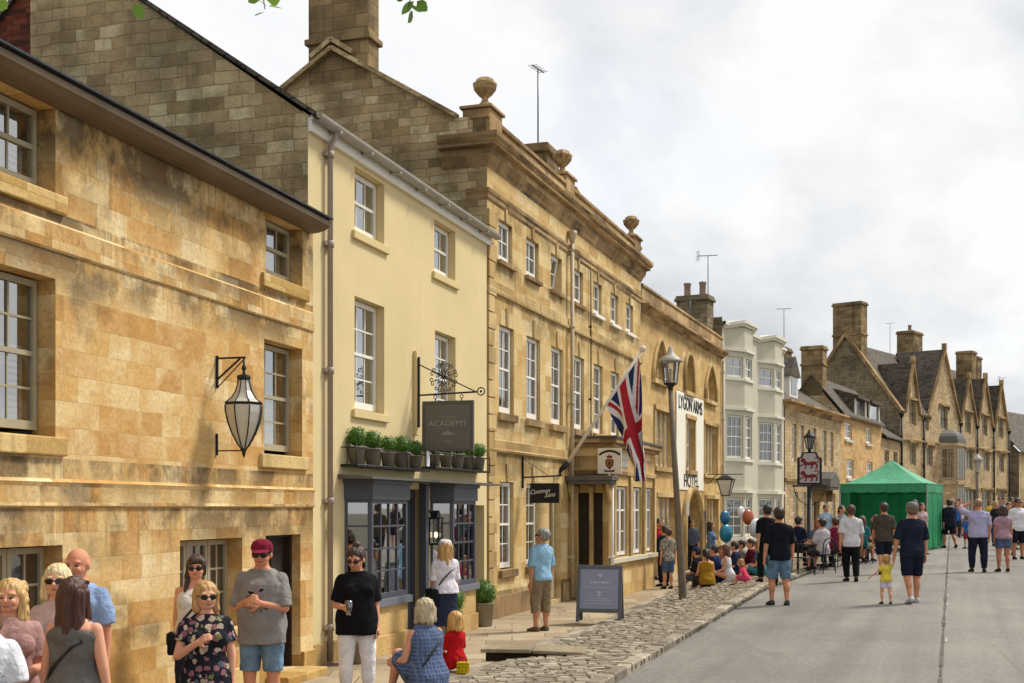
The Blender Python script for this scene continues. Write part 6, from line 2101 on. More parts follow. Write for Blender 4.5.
# --- pavement board
a_loc = on(600, 22.6)
t = thing('pavement_board', 'grey framed pavement A-board with a blue grey face and faint writing', 'sign', tuple(a_loc), math.radians(-14))
M['board_face'] = plain('board_face', '#8a90a8', .35, var=.04)
M['board_frame'] = plain('board_frame', '#5c5f63', .5, var=.06)
tl = math.radians(10)
def leaf(m, sgn):
    mm = Matrix.Translation((0, 0, 1.03)) @ Matrix.Rotation(sgn * tl, 4, 'X') @ Matrix.Translation((0, 0, -1.03))
    s0 = len(m.v)
    m.box(-.41, -.35, -.02, .02, .0, 1.03)
    m.box(.35, .41, -.02, .02, .0, 1.03)
    m.box(-.35, .35, -.02, .02, .96, 1.03)
    m.box(-.35, .35, -.02, .02, .17, .24)
    xf(m, mm, s0)
    return mm
fr_ = part('front_frame', 'board_frame', t, lambda m: leaf(m, -1), .005)
bk_ = part('back_frame', 'board_frame', t, lambda m: leaf(m, 1), .005)
mm = Matrix.Translation((0, 0, 1.03)) @ Matrix.Rotation(-tl, 4, 'X') @ Matrix.Translation((0, 0, -1.03))
def fc(m):
    m.box(-.35, .35, -.01, .012, .24, .96)
    xf(m, mm, 0)
pf = part('face', 'board_face', t, fc)
def fc2(m):
    m.box(-.35, .35, -.012, .01, .24, .96)
    xf(m, Matrix.Translation((0, 0, 1.03)) @ Matrix.Rotation(tl, 4, 'X') @ Matrix.Translation((0, 0, -1.03)), 0)
part('back_face', 'iron', t, fc2)
def marks(m):
    for x0, x1, z in ((-.17, .17, .70), (-.26, .26, .62), (-.2, .2, .42), (-.24, .24, .38), (-.28, .28, .33)):
        x = x0
        while x < x1:
            w_ = .025 + rb.random() * .05
            m.box(x, min(x1, x + w_), -.0125, -.0102, z, z + (.03 if z > .66 else .012))
            x += w_ + .014
    m.lathe([(.05, 0), (.05, .002)], (0, 0, 0), 16)
    xf(m, Matrix.Identity(4), 0)
    k = len(m.v) - 32
    for i in range(k, len(m.v)):
        x, y, z = m.v[i]
        m.v[i] = (x, -.0125 + z, .83 + y)
    m.box(-.03, .03, -.0125, -.0102, .47, .56)
    xf(m, mm, 0)
part('writing', plain('chalk_pale', '#a9aec2', .6), pf, marks)

# --- the street lamp on the bank
lp = on(683, 26.5)
t = thing('street_lamp', 'old tapered timber lamp post with a hexagonal glazed lantern on the cobbles', 'street lamp', tuple(lp))
TP = V((-.26, .05, 4.42))
part('post', 'weathered_wood', t, lambda m: m.tube([(0, 0, -.1), (0, 0, .0), TP * .2, TP * .5, TP], [.088, .086, .078, .066, .05], 14))
K = .70
sc = lambda pr: [(r_ * K, z * K) for r_, z in pr]
part('collar', 'iron', t, lambda m: m.lathe(sc([(.09, 0), (.075, .05), (.12, .12), (.2, .16), (.21, .2)]), tuple(TP), 12))
part('lantern_frame', 'weathered_wood', t, lambda m: [m.bar(TP + V((.2 * math.cos(a), .2 * math.sin(a), .2)) * K, TP + V((.27 * math.cos(a), .27 * math.sin(a), .86)) * K, .02, .02) for a in [k * math.pi / 3 for k in range(6)]])
part('glass', 'lamp_glass', t, lambda m: m.lathe(sc([(.195, .2), (.262, .86)]), tuple(TP), 6))
part('lantern_top', 'gutter_grey', t, lambda m: m.lathe(sc([(.38, .84), (.38, .88), (.26, .98), (.15, 1.06), (.09, 1.18), (.06, 1.26), (.03, 1.32), (.0, 1.36)]), tuple(TP), 12))
part('mantle', 'frosted', t, lambda m: m.lathe(sc([(.03, .2), (.03, .45), (.06, .5), (.05, .62), (0, .64)]), tuple(TP), 10))
part('notice', 'wall_white', t, lambda m: m.box(.06, .12, -.10, .04, 1.75, 2.05))

# --- the lion sign
ls = on(809.5, 37.5)
t = thing('inn_sign_post', 'tall black sign post with two red lions on a white board under a lantern', 'sign', tuple(ls), math.radians(-10))
zz = 2.78 - ls.z
part('post', 'iron', t, lambda m: m.tube([(0, 0, 0), (0, 0, .3), (0, 0, .32), (0, 0, zz)], [.13, .12, .085, .075], 12))
for s in (1, -1):
    part('side_bracket', 'iron', t, lambda m: m.tube([(0, 0, zz - .65)] + [(s * (.06 + .4 * math.sin(k * .26)), 0, zz - .65 + .55 * (1 - math.cos(k * .26)) + .1) for k in range(1, 7)], .014, 6))
part('crossbar', 'iron', t, lambda m: m.box(-.5, .5, -.03, .03, zz - .04, zz + .01))
sbd = [(-.36, zz + .02), (.36, zz + .02), (.36, zz + .82), (.26, zz + .86), (.2, zz + 1.0), (-.2, zz + 1.0), (-.26, zz + .86), (-.36, zz + .82)]
bd = part('board', 'black_board', t, lambda m: m.prism(sbd, -.04, .04), .01)
part('field', plain('lion_field', '#aaa3a4', .6), bd, lambda m: m.prism([(x * .8, zz + .06 + (z - zz) * .9) for x, z in sbd], -.046, -.0405))
def lion(m, z0):
    """a walking heraldic lion: body, head with mane, four legs and a curled tail, as flat cut shapes"""
    q = lambda pts: m.prism([(x, z0 + z) for x, z in pts], -.052, -.0465)
    q([(-.17, .12), (-.1, .10), (.08, .10), (.17, .13), (.18, .2), (.1, .22), (-.05, .19), (-.14, .24), (-.2, .2)])
    m.ball((-.19, -.049, z0 + .245), (.075, .004, .07), 14, 8)
    q([(-.27, .22), (-.24, .2), (-.2, .21), (-.22, .26)])
    q([(-.2, .14), (-.28, .1), (-.29, .06), (-.26, .055), (-.24, .085), (-.15, .11)])
    q([(-.12, .11), (-.14, .02), (-.18, .0), (-.1, .0), (-.08, .1)])
    q([(.06, .11), (.03, .03), (-.01, .01), (.07, .0), (.11, .1)])
    q([(.14, .15), (.2, .09), (.17, .02), (.15, 0), (.22, .0), (.25, .09), (.19, .18)])
    m.tube([(.17, -.05, z0 + .18), (.25, -.05, z0 + .2), (.27, -.05, z0 + .29), (.2, -.05, z0 + .33), (.14, -.05, z0 + .3)], .014, 6)
M['lion_red'] = plain('lion_red', '#6d1d20', .6, var=.2)
part('lion', 'lion_red', bd, lambda m: lion(m, zz + .50))
part('lion', 'lion_red', bd, lambda m: lion(m, zz + .12))
ln_ = part('lantern', 'iron', t, lambda m: (m.tube([(0, 0, zz + 1.0), (0, 0, zz + 1.08)], .05, 8), m.lathe([(.07, 1.08), (.09, 1.1)], (0, 0, zz), 6), [m.bar((.08 * math.cos(a), .08 * math.sin(a), zz + 1.1), (.15 * math.cos(a), .15 * math.sin(a), zz + 1.42), .02, .02) for a in [k * math.pi / 3 for k in range(6)]], m.lathe([(.19, 1.42), (.16, 1.48), (.07, 1.58), (.03, 1.66), (0, 1.7)], (0, 0, zz), 12)))
part('glass', 'pane_dark', ln_, lambda m: m.lathe([(.075, 1.1), (.145, 1.42)], (0, 0, zz), 6))

# --- hotel lantern
t = thing('hotel_lantern', 'large square glazed lantern on an iron arm beside the hotel entrance', 'lantern', bw_(B4, 7.85, 0, 2.5), B4.rotation_euler.z)
part('bracket', 'iron', t, lambda m: (m.bar((0, -.02, .78), (0, -1.35, .78), .025, .03), m.tube([(0, -.02, .45), (0, -.2, .5), (0, -.3, .65), (0, -.45, .76)], .015, 6)))
part('lantern_frame', 'iron', t, lambda m: ([m.bar((.13 * a, -.75 + .13 * b, .05), (.26 * a, -.75 + .26 * b, .58), .025, .025) for a in (1, -1) for b in (1, -1)], m.box(-.28, .28, -1.03, -.47, .58, .62), m.box(-.15, .15, -.9, -.6, .02, .05), m.hexa([(-.28, -1.03, .62), (.28, -1.03, .62), (.28, -.47, .62), (-.28, -.47, .62), (-.08, -.83, .74), (.08, -.83, .74), (.08, -.67, .74), (-.08, -.67, .74)]), m.bar((0, -.75, .74), (0, -.75, .8), .03, .03)))
part('glass', 'frosted', t, lambda m: m.hexa([(-.12, -.87, .05), (.12, -.87, .05), (.12, -.63, .05), (-.12, -.63, .05), (-.25, -1.0, .575), (.25, -1.0, .575), (.25, -.5, .575), (-.25, -.5, .575)]))
# far lamp before the gables
fl2 = on(977.5, 60)
t = thing('street_lamp', 'slim grey street lamp standing before the gabled range', 'street lamp', tuple(fl2))
part('post', 'gutter_brown', t, lambda m: m.tube([(0, 0, 0), (0, 0, .8), (0, 0, 3.0)], [.1, .07, .055], 10))
part('lantern', 'gutter_grey', t, lambda m: (m.lathe([(.1, 3.0), (.2, 3.55)], (0, 0, 0), 6), m.lathe([(.28, 3.55), (.2, 3.68), (.05, 3.85), (0, 3.9)], (0, 0, 0), 10)))

# --- the green gazebo
gz0 = .66
FR, FLc = V((14.28, 43, 0)), V((11.65, 44.4, 0))
dp = V((.48, .877, 0)) * 3.0
C4 = [FLc, FR, FR + dp, FLc + dp]
t = thing('gazebo', 'green pop-up gazebo with peaked canopy, scalloped valance and side walls', 'gazebo', (FR.x, FR.y, gz0))
L4c = [c - V((FR.x, FR.y, 0)) for c in C4]
for nm_, c_ in (('gazebo_green', '#2f8d5e'), ('gazebo_top_lit', '#4a9f76'), ('gazebo_wall', '#27925f')):  # canopy gets a lighter green that paints in its highlight
    g = G(nm_)
    tc = g.n('ShaderNodeTexCoord').outputs['Object']
    cc = g.mix(1.0, lin(c_), g.ramp(g.noise(tc, 1.6, 6), [(.3, .82), (.7, 1.15)]), 'MULTIPLY')
    g.set(g.b, 'Base Color', cc)
    g.set(g.b, 'Roughness', .6)
    g.bump(g.noise(g.mapv(tc, (3, 3, 1.2)), 1.6, 6, .6), .6, .06)
    tr = g.n('ShaderNodeBsdfTranslucent', {'Color': cc})
    mx_ = g.n('ShaderNodeMixShader', {0: .10, 1: g.b.outputs[0], 2: tr.outputs[0]})
    g.t.links.new(mx_.outputs[0], g.out.inputs[0])
    M[nm_] = g.mat
for c in L4c:
    part('leg', 'gutter_grey', t, lambda m: (m.box(c.x - .025, c.x + .025, c.y - .025, c.y + .025, .0, 2.25), m.box(c.x - .07, c.x + .07, c.y - .07, c.y + .07, -.05, .012)))
ctr = sum(L4c, V()) / 4
def canopy(m):
    k = 10
    rings = []
    for i in range(k + 1):
        f_ = i / k
        z = 2.27 + .90 * (f_ ** 1.35)
        rr = []
        for e in range(4):
            a, b = L4c[e], L4c[(e + 1) % 4]
            for q in range(6):
                p = a + (b - a) * (q / 6)
                sag = -.05 * math.sin(math.pi * q / 6) * (1 - f_) * math.sin(f_ * math.pi)
                p = p * (1 - f_) * 1.02 + ctr * (1 - (1 - f_) * 1.02)
                rr.append((p.x, p.y, z + sag))
        rings.append(rr)
    n = 24
    m.idx([p for r_ in rings for p in r_], [(i * n + j, i * n + (j + 1) % n, (i + 1) * n + (j + 1) % n, (i + 1) * n + j) for i in range(k) for j in range(n)])
part('canopy', 'gazebo_top_lit', t, canopy)
for e in range(4):
    a, b = L4c[e], L4c[(e + 1) % 4]
    def val(m):
        n_ = (b - a).cross(V((0, 0, 1))).normalized() * -.03
        k = 48
        for i in range(k):
            p, q = a + (b - a) * (i / k), a + (b - a) * ((i + 1) / k)
            o_ = (p + q) / 2 - ctr
            o_.z = 0
            o_ = o_.normalized() * .03
            w1, w2_ = .02 * math.sin(i * .9), .02 * math.sin((i + 1) * .9)
            z1, z2 = 2.0 - .03 * abs(math.sin(i * math.pi / 8)), 2.0 - .03 * abs(math.sin((i + 1) * math.pi / 8))
            m.face([p + o_ * (1 + w1 * 20) + V((0, 0, z1)), q + o_ * (1 + w2_ * 20) + V((0, 0, z2)), q + o_ * .6 + V((0, 0, 2.3)), p + o_ * .6 + V((0, 0, 2.3))])
    part('valance', 'gazebo_green', t, val)
def wallp(a, b, z1=2.2):
    def f(m):
        k = 50
        n_ = (b - a).cross(V((0, 0, 1))).normalized()
        rows = [(.04, 1.0), (.8, .8), (1.6, .5), (z1, .1)]
        vs = []
        for z, am_ in rows:
            for i in range(k + 1):
                vs.append(a + (b - a) * (i / k) + n_ * (.06 * am_ * math.sin(i * 1.1 + z) + .04 * am_ * math.sin(i * .37)) + V((0, 0, z)))
        m.smooth = True
        m.idx(vs, [(r_ * (k + 1) + i, r_ * (k + 1) + i + 1, (r_ + 1) * (k + 1) + i + 1, (r_ + 1) * (k + 1) + i) for r_ in range(3) for i in range(k)])
    return f
part('side_panel', 'gazebo_wall', t, wallp(L4c[1], L4c[2]))
part('side_panel', 'gazebo_wall', t, wallp(L4c[2] + (L4c[3] - L4c[2]) * .0, L4c[3]))
part('side_panel', 'gazebo_wall', t, wallp(L4c[3], L4c[0]))
part('side_panel', 'gazebo_wall', t, wallp(L4c[0] + V((.05, .05, 0)), L4c[0] + (L4c[1] - L4c[0]) * .12))

# --- cafe tables, chairs and the people at them
def make_chair(label, loc, rz):
    t = thing('cafe_chair', label, 'chair', loc, rz, 'black metal chairs outside the inn')
    for x in (-.19, .19):
        for y in (-.2, .2):
            part('leg', 'iron', t, lambda m: m.tube([(x * 1.15, y * 1.15, 0), (x, y, .44)], .014, 6))
    part('seat', 'iron', t, lambda m: m.lathe([(.225, .43), (.235, .44), (.235, .455), (.0, .46)], (0, 0, 0), 16))
    part('backrest', 'iron', t, lambda m: (m.tube([(-.2, -.19, .44)] + [(-.22 * math.cos(k * math.pi / 8), -.235, .66 + .24 * math.sin(k * math.pi / 8)) for k in range(9)] + [(.2, -.19, .44)], .016, 6),
                                           m.tube([(-.13, -.2, .45)] + [(-.13 * math.cos(k * math.pi / 8), -.235, .62 + .17 * math.sin(k * math.pi / 8)) for k in range(9)] + [(.13, -.2, .45)], .012, 6), m.bar((-.21, -.23, .62), (.21, -.23, .62), .02, .012)))
    return t
def make_table(label, loc):
    t = thing('cafe_table', label, 'table', loc, 0, 'small round tables outside the inn')
    part('table_top', 'iron', t, lambda m: m.lathe([(.36, .70), (.38, .71), (.38, .73), (0, .735)], (0, 0, 0), 20))
    part('pedestal', 'iron', t, lambda m: (m.tube([(0, 0, .02), (0, 0, .7)], .03, 8), m.lathe([(.24, 0), (.22, .03), (.05, .07)], (0, 0, 0), 14)))
    return t
tables = [(812, 32.4, 'small round table nearest the lion sign post'), (833, 34.5, 'small round table between the lion sign and the gazebo'), (868, 36.5, 'small round table beside the walkers near the gazebo mouth')]
tp = None
for px, Y, lb in tables:
    o = make_table(lb, tuple(on(px, Y))) if tp is None else copy_tree(tp)
    tp = tp or o
    o.location = on(px, Y)
    o['label'] = lb
chairs = [(803, 31.0, 8, 'empty hoop backed black chair closest to the kerb by the lion sign'), (798, 33.0, -60, 'black hoop backed chair half hidden behind the empty chair'), (823, 31.8, 30, 'black hoop backed chair under the person in the pale T-shirt'),
          (818, 33.8, 170, 'black chair across the table under the lion sign post'), (836, 33.3, 20, 'black chair under the person in the maroon top'), (846, 35.2, 100, 'black chair between the inn tables and the walkers'),
          (862, 35.6, -40, 'black chair at the table near the gazebo mouth'), (876, 36.8, 100, 'black chair hidden behind the man in olive')]
cp_ = None
for px, Y, rz, lb in chairs:
    o = make_chair(lb, (0, 0, 0), 0) if cp_ is None else copy_tree(cp_)
    cp_ = cp_ or o
    o.location = on(px, Y)
    o.rotation_euler = (0, 0, math.radians(rz))
    o['label'] = lb
cz = .455
def chair_person(label, px, Y, yaw, sex, hair, top, bot, H=1.7):
    o = person(label, on(px, Y), H, yaw, sex, 1.0, .013, '#c08d70', hair, top, bot, sit=cz, lean=4, legL=((.12, 1, -.05), (0, -.05, -1)), legR=((.12, 1, -.05), (0, .1, -1)), armL=((.2, .35, -1), (-.2, 1, -.05)), armR=((.2, .3, -1), (-.2, 1, -.1)))
chair_person('person in a pale T-shirt seated on a black chair with back turned', 823, 31.8, 30, 'm', ('short', '#2a211b'), ('tee', cloth('#b9b3b6'), .95, .46), ('shorts', cloth('#3b3740'), .95))
chair_person('person in navy seated behind the empty chair by the lion sign', 798, 33.0, -60, 'm', ('short', '#221a16'), ('tee', cloth('#1d2338'), .95, .46), ('trousers', cloth('#23232b'), 1.9))
chair_person('red haired woman seated across the table by the lion sign post', 818, 33.8, 170, 'f', ('long', '#8a4a2c'), ('tee', cloth('#5b5f78'), .8, .46), ('trousers', cloth('#2b3042'), 1.9), 1.62)
chair_person('person in a maroon top seated between the lion sign and the gazebo', 836, 33.3, 20, 'f', ('short', '#4a3024'), ('tee', cloth('#7a1e3c'), 1.5, .46), ('trousers', cloth('#2a2c38'), 1.9), 1.68)
chair_person('person in a teal top seated near the gazebo mouth', 862, 35.6, -40, 'f', ('long', '#5a3a26'), ('tee', cloth('#2f6f72'), .8, .46), ('shorts', cloth('#8a6a52'), .9), 1.66)
chair_person('person in a crimson top seated behind the man in olive', 876, 36.8, 100, 'f', ('bob', '#3a281e'), ('tee', cloth('#8a2034'), .8, .46), ('shorts', cloth('#9a8068'), .9), 1.66)

# --- balloons held over the seated group
def balloon(label, px, Y, z, r, col, flat=.6):
    p = at(px, Y, z)
    t = thing('balloon', label, 'balloon', tuple(p), .6, 'foil balloons above the seated group')
    g_ = plain('foil_' + col, col, .3, .2, var=.25, scale=6, spec=.6)
    part('foil', g_, t, lambda m: (m.ball((0, 0, 0), (r, r * flat, r * 1.12), 18, 12), m.lathe([(.0, -r * 1.22), (.03, -r * 1.2), (.01, -r * 1.1)], (0, 0, 0), 6)))
    part('string', 'gutter_grey', t, lambda m: m.tube([(0, 0, -r * 1.18), (.03, 0, -r * 1.2 - .3), (0.0, .0, -r * 1.2 - .62)], .004, 4))
balloon('blue foil balloon, lower of the blue pair by the hotel corner', 726, 33.5, 1.42, .22, '#12708f')
balloon('smaller blue foil balloon above the larger blue one', 725, 33.6, 1.84, .17, '#1a5f86')
balloon('orange and brown foil balloon beside the cream bays', 748, 34.2, 1.85, .19, '#a4532a')
balloon('silver white foil balloon hanging below the orange one', 756, 34.0, 1.55, .24, '#c9ccd2', .5)
balloon('small white foil balloon beside the orange one', 741, 34.8, 2.0, .13, '#dedfe4', .5)

# --- aerials on the roofs
def aerial(label, loc, h, rz, kind=0):
    t = thing('tv_aerial', label, 'aerial', tuple(loc), rz, 'television aerials on the roofs')
    part('mast', 'aerial_metal', t, lambda m: m.tube([(0, 0, 0), (0, 0, h)], .018, 6))
    def el(m):
        m.bar((-.4, 0, h - .04), (.4, 0, h + .04), .022, .022)
        for k in range(6):
            x = -.36 + k * .14
            m.bar((x, -.12, h + x * .1), (x, .12, h + x * .1), .01, .01)
    part('boom', 'aerial_metal', t, el)
    if kind:
        part('reflector', 'aerial_metal', t, lambda m: [m.bar((-.42, -.18, h - .2 + q * .08), (-.42, .18, h - .2 + q * .08), .012, .012) for q in range(5)] and m.bar((-.42, 0, h - .22), (-.42, 0, h + .16), .014, .014))
aerial('tall thin aerial mast on the chimney behind the Georgian parapet', at(538, 29.6, 10.3), 2.2, 1.2, 0)
aerial('aerial with reflector on the paired pots between hotel and cream bays', at(708, 47.8, 10.0), 1.75, .3, 1)
aerial('small aerial low behind the hotel parapet', at(690, 45, 8.6), .95, .9, 0)
aerial('long pole aerial at the corner of the cream bay building', at(784, 56.5, 8.4), 2.7, .5, 0)
aerial('pale aerial between the two large far chimneys', at(890, 90, 13.0), 2.4, .4, 0)
aerial('aerial above the end of the gabled range', at(1003, 101, 8.4), 4.2, .5, 1)

# --- drink, ice cream, bags
gp = p9['grip']['R']
t = thing('beer_glass', 'half full pint glass of beer in the hand of the woman in black', 'drink', tuple(gp - V((0, 0, .06))))
part('glass', 'lamp_glass', t, lambda m: m.lathe([(.03, 0), (.04, .15), (.038, .15), (.028, .006), (0, .006)], (0, 0, 0), 16))
M['beer'] = plain('beer', '#b5842a', .15, var=.02, spec=.5)
part('beer', 'beer', t, lambda m: m.lathe([(.026, .008), (.031, .065), (0, .066)], (0, 0, 0), 14))
gp = p3['grip']['R']
t = thing('ice_cream', 'ice cream in a wafer cone held by the blond woman in sunglasses', 'food', tuple(gp + V((0, 0, -.02))))
part('cone', plain('wafer', '#b98a4e', .8, bump=.3), t, lambda m: m.lathe([(.005, -.06), (.03, .06), (.0, .06)], (0, 0, 0), 12))
part('scoop', plain('ice', '#e6dcb8', .6, bump=.2), t, lambda m: (m.ball((0, 0, .085), (.036, .036, .038), 14, 10), m.ball((.005, 0, .125), (.02, .02, .022), 10, 8)))
def bag(label, prs, side, col, w, h, d, back=0.0):
    T = prs['T']
    sx = 1 if side == 'R' else -1
    c = T @ V((sx * .135, back, .47))
    t = thing('shoulder_bag', label, 'bag', tuple(c), prs['ob'].rotation_euler.z)
    part('bag_body', cloth(col), t, lambda m: m.prism([(-w / 2, -h / 2), (w / 2, -h / 2), (w / 2 * .9, h / 2), (-w / 2 * .9, h / 2)], -d / 2, d / 2, axis='x'), .02)
    part('flap', cloth(col), t, lambda m: m.prism([(-w / 2 * .95, 0), (w / 2 * .95, 0), (w / 2 * .92, h / 2 + .012), (-w / 2 * .92, h / 2 + .012)], -d / 2 - .008, d / 2 + .008, axis='x'), .01)
bag('black shoulder bag at the hip of the woman in the white cap', p10, 'L', '#1a191d', .30, .26, .1, -.02)
bag('brown shoulder bag at the side of the woman in dusty pink', p1, 'R', '#5d4636', .28, .24, .1)
bag('black shoulder bag at the side of the woman in the white tank top', p6, 'R', '#1c1b20', .26, .2, .09)
c = on(463, 14.0)
t = thing('lunch_bag', 'small yellow checked lunch bag on the stones beside the child in red', 'bag', tuple(c + V((0, 0, 0))))
part('bag_body', cloth('#c9b01e', 'check', '#2a2a1e'), t, lambda m: m.box(-.07, .07, -.05, .05, 0, .13), .012)
part('carry_strap', 'iron', t, lambda m: m.tube([(-.05, 0, .12), (-.03, 0, .18), (.03, 0, .18), (.05, 0, .12)], .006, 5))

# --- mannequin in the shop
pm = person('pale dressed display figure standing inside the near bay of the shop', bw_(B2, 1.55, .75, .35), 1.6, -70, 'f', .95, .014, '#d9c7b4', ('long', '#b98d52'), ('tee', cloth('#d6d2c8'), 1.4, .47), ('skirt', cloth('#9aa39a'), .25))
pm['ob'].name = 'mannequin'
pm['ob']['category'] = 'mannequin'
def hang(label, B, x, y, z, col):
    t = thing('hanging_garment', label, 'clothes', bw_(B, x, y, z), B.rotation_euler.z + .3, 'garments hanging in the shop bays')
    part('cloth', cloth(col), t, lambda m: m.lathe([(.17, -.75), (.15, -.4), (.13, -.1), (.05, 0), (.01, .03)], (0, 0, 0), 12, 1, .45))
    part('hook', 'iron', t, lambda m: m.tube([(0, 0, .03), (0, 0, .1), (.03, 0, .13)], .005, 5))
for i, (x, col, lb) in enumerate(((2.0, '#4d6a5c', 'green garment hanging in the near shop bay'), (2.4, '#8a7a4c', 'mustard garment hanging in the near shop bay'), (4.8, '#7a8a94', 'grey blue garment hanging in the far shop bay'), (5.3, '#a8a290', 'stone coloured garment hanging in the far shop bay'))):
    hang(lb, B2, x, .7, 1.95, col)

# --- stone slab step by the broken kerb of the bank
sp_ = on(500, 15.7)
t = thing('slab_step', 'broken stone slab step over a block painted dark like a shaded hollow on the bank', 'step', tuple(on(530, 15.6)), math.radians(-4))
M['slab'] = stone('slab', ['#8d816c', '#9d917a', '#ab9f88'], 1.3, .9, '#6a5f4d', .006, '#4a4133', .45, .2)
M['slab_hollow_shade'] = plain('slab_hollow_shade', '#2c241c', 1, var=.4, scale=6)
part('slab', 'slab', t, lambda m: m.hexa([(-.62, .0, .05), (.0, -.02, .05), (.02, 1.1, .03), (-.55, 1.2, .03), (-.62, .0, .095), (.0, -.02, .10), (.02, 1.1, .045), (-.55, 1.2, .045)]), .02)
part('slab', 'slab', t, lambda m: m.hexa([(.02, .10, .03), (.66, -.03, .02), (.72, .9, .02), (.04, 1.05, .02), (.02, .10, .075), (.66, -.03, .065), (.72, .9, .045), (.04, 1.05, .045)]), .02)
part('hollow_shade', 'slab_hollow_shade', t, lambda m: m.hexa([(-.56, .05, -.1), (.62, .06, -.1), (.62, .5, -.1), (-.56, .5, -.1), (-.56, .05, .048), (.62, .12, .018), (.62, .5, .018), (-.56, .5, .03)]))  # solid block, its dark colour painting the shade under the slabs
part('landing_slab', 'slab', t, lambda m: (m.hexa([(-.3, -.75, -.1), (.9, -.85, -.1), (1.1, -.12, -.1), (-.2, -.05, -.1), (-.3, -.75, -.03), (.9, -.85, -.01), (1.1, -.12, -.005), (-.2, -.05, -.03)])), .015)

# --- a car beyond the crowd
cl = on(946, 64)
t = thing('parked_car', 'white car parked far along the street, mostly hidden behind the gazebo', 'car', tuple(cl), math.radians(-35))
side = [(-2.0, .3), (2.0, .3), (2.05, .65), (1.9, .85), (1.1, .98), (.5, 1.42), (-1.1, 1.45), (-1.85, 1.0), (-2.05, .8)]
part('body', plain('car_white', '#d3d6d8', .3, var=.02, spec=.5), t, lambda m: m.prism([(a, z) for a, z in side], -.82, .82, axis='x'), .08)
part('side_glass', 'pane_dark', t, lambda m: (m.prism([(.98, .98), (.48, 1.36), (-1.05, 1.38), (-1.6, 1.0)], -.832, -.822, axis='x'), m.prism([(.98, .98), (.48, 1.36), (-1.05, 1.38), (-1.6, 1.0)], .822, .832, axis='x')))
part('rear_glass', 'pane_dark', t, lambda m: m.hexa([(-.66, -1.83, 1.04), (.66, -1.83, 1.04), (.6, -1.17, 1.42), (-.6, -1.17, 1.42), (-.66, -1.85, 1.06), (.66, -1.85, 1.06), (.6, -1.19, 1.44), (-.6, -1.19, 1.44)]))
for x in (-.74, .74):
    for y in (-1.25, 1.3):
        wv = part('wheel', 'iron', t, lambda m: m.tube([(x - .1, y, .31), (x + .1, y, .31)], .31, 18))
        part('rim', 'gutter_grey', wv, lambda m: m.tube([(x - .11, y, .31), (x + .11, y, .31)], .19, 14))

# --- the tree whose twigs hang into the top of the view
tl_ = on(512, 1.0)
tx, ty = -3.75, .4
t = thing('lime_tree', 'green leafed tree whose twig tips hang into the top edge of the view', 'tree', (tx, ty, gz(tx, ty)))
lim = [V((0, 0, 0)), V((.05, .1, 2.2)), V((.3, .6, 4.2)), V((.5, 1.0, 6.2))]
bra = [V((.3, .6, 4.0)), V((1.2, 2.0, 4.6)), V((2.3, 3.6, 4.75)), V((3.5, 4.9, 4.62))]
br2 = [V((1.2, 2.0, 4.6)), V((1.4, 3.4, 4.8)), V((1.9, 4.6, 4.6))]
part('trunk', plain('bark', '#4f4436', .95, var=.3, scale=6, bump=.6, bscale=20), t, lambda m: (m.tube(lim, [.2, .16, .12, .06], 12), m.tube(bra, [.08, .06, .035, .012], 8), m.tube(br2, [.05, .03, .01], 8)))
rl = random.Random(5)
def lf(m, p, d, s_):
    d = d.normalized()
    a = d.orthogonal().normalized()
    a = Matrix.Rotation(rl.random() * 6.28, 3, d) @ a
    n_ = a.cross(d)
    k = [(0, 0), (.25, .42), (.55, .5), (.85, .25), (1, 0), (.85, -.25), (.55, -.5), (.25, -.42)]
    m.face([p + d * s_ * u + a * s_ * v * .8 + n_ * s_ * .08 * abs(v) for u, v in k])
def crown(m):
    for i in range(900):
        c = V((rl.gauss(.8, 1.3), rl.gauss(1.6, 1.3), rl.uniform(5.0, 7.2)))
        lf(m, c, V((rl.gauss(0, 1), rl.gauss(0, 1), -.6)), rl.uniform(.07, .12))
    base = V((tx, ty, gz(tx, ty)))
    # twigs that reach into view: (px, lowest row) at about five metres
    for px, yy, nlf, Y in ((132, 9, 5, 5.0), (265, 17, 9, 5.0), (408, 16, 10, 5.1), (255, 4, 4, 5.2), (420, 6, 4, 5.0), (8, 2, 3, 4.6)):
        low_ = V(((px - 512) / F * Y, Y, CH + (HZ - yy) * Y / F)) - base
        topp = low_ + V((rl.uniform(-.1, .1), rl.uniform(-.15, .15), .42))
        m.tube([topp, (topp + low_) / 2 + V((.02, 0, 0)), low_ + V((0, 0, .03))], [.006, .004, .002], 5)
        for k in range(nlf):
            f_ = k / nlf
            p = low_ + (topp - low_) * f_ * .45 + V((rl.uniform(-.02, .02), 0, .02))
            lf(m, p, V((rl.choice((-1, 1)) * rl.uniform(.3, 1), rl.uniform(-.6, .6), rl.uniform(-1, .1))), rl.uniform(.045, .075))
part('crown', 'lime_leaf', t, crown)
# ================================================================ sky, sun, camera
SUN_AZ = math.radians(62)     # clockwise from +Y (down the street) towards +X
SUN_EL = math.radians(52)
w = bpy.data.worlds.new('World')
S.world = w
w.use_nodes = True
nt = w.node_tree
bg = nt.nodes['Background']
sky = nt.nodes.new('ShaderNodeTexSky')
sky.sky_type = 'NISHITA'
sky.sun_disc = False
sky.sun_elevation = SUN_EL
sky.sun_rotation = SUN_AZ
sky.air_density = 1.0
sky.dust_density = 2.0


def nn(t, **k):
    nd = nt.nodes.new(t)
    for a, b in k.items():
        setattr(nd, a, b)
    return nd


def lk(a, b):
    nt.links.new(a, b)


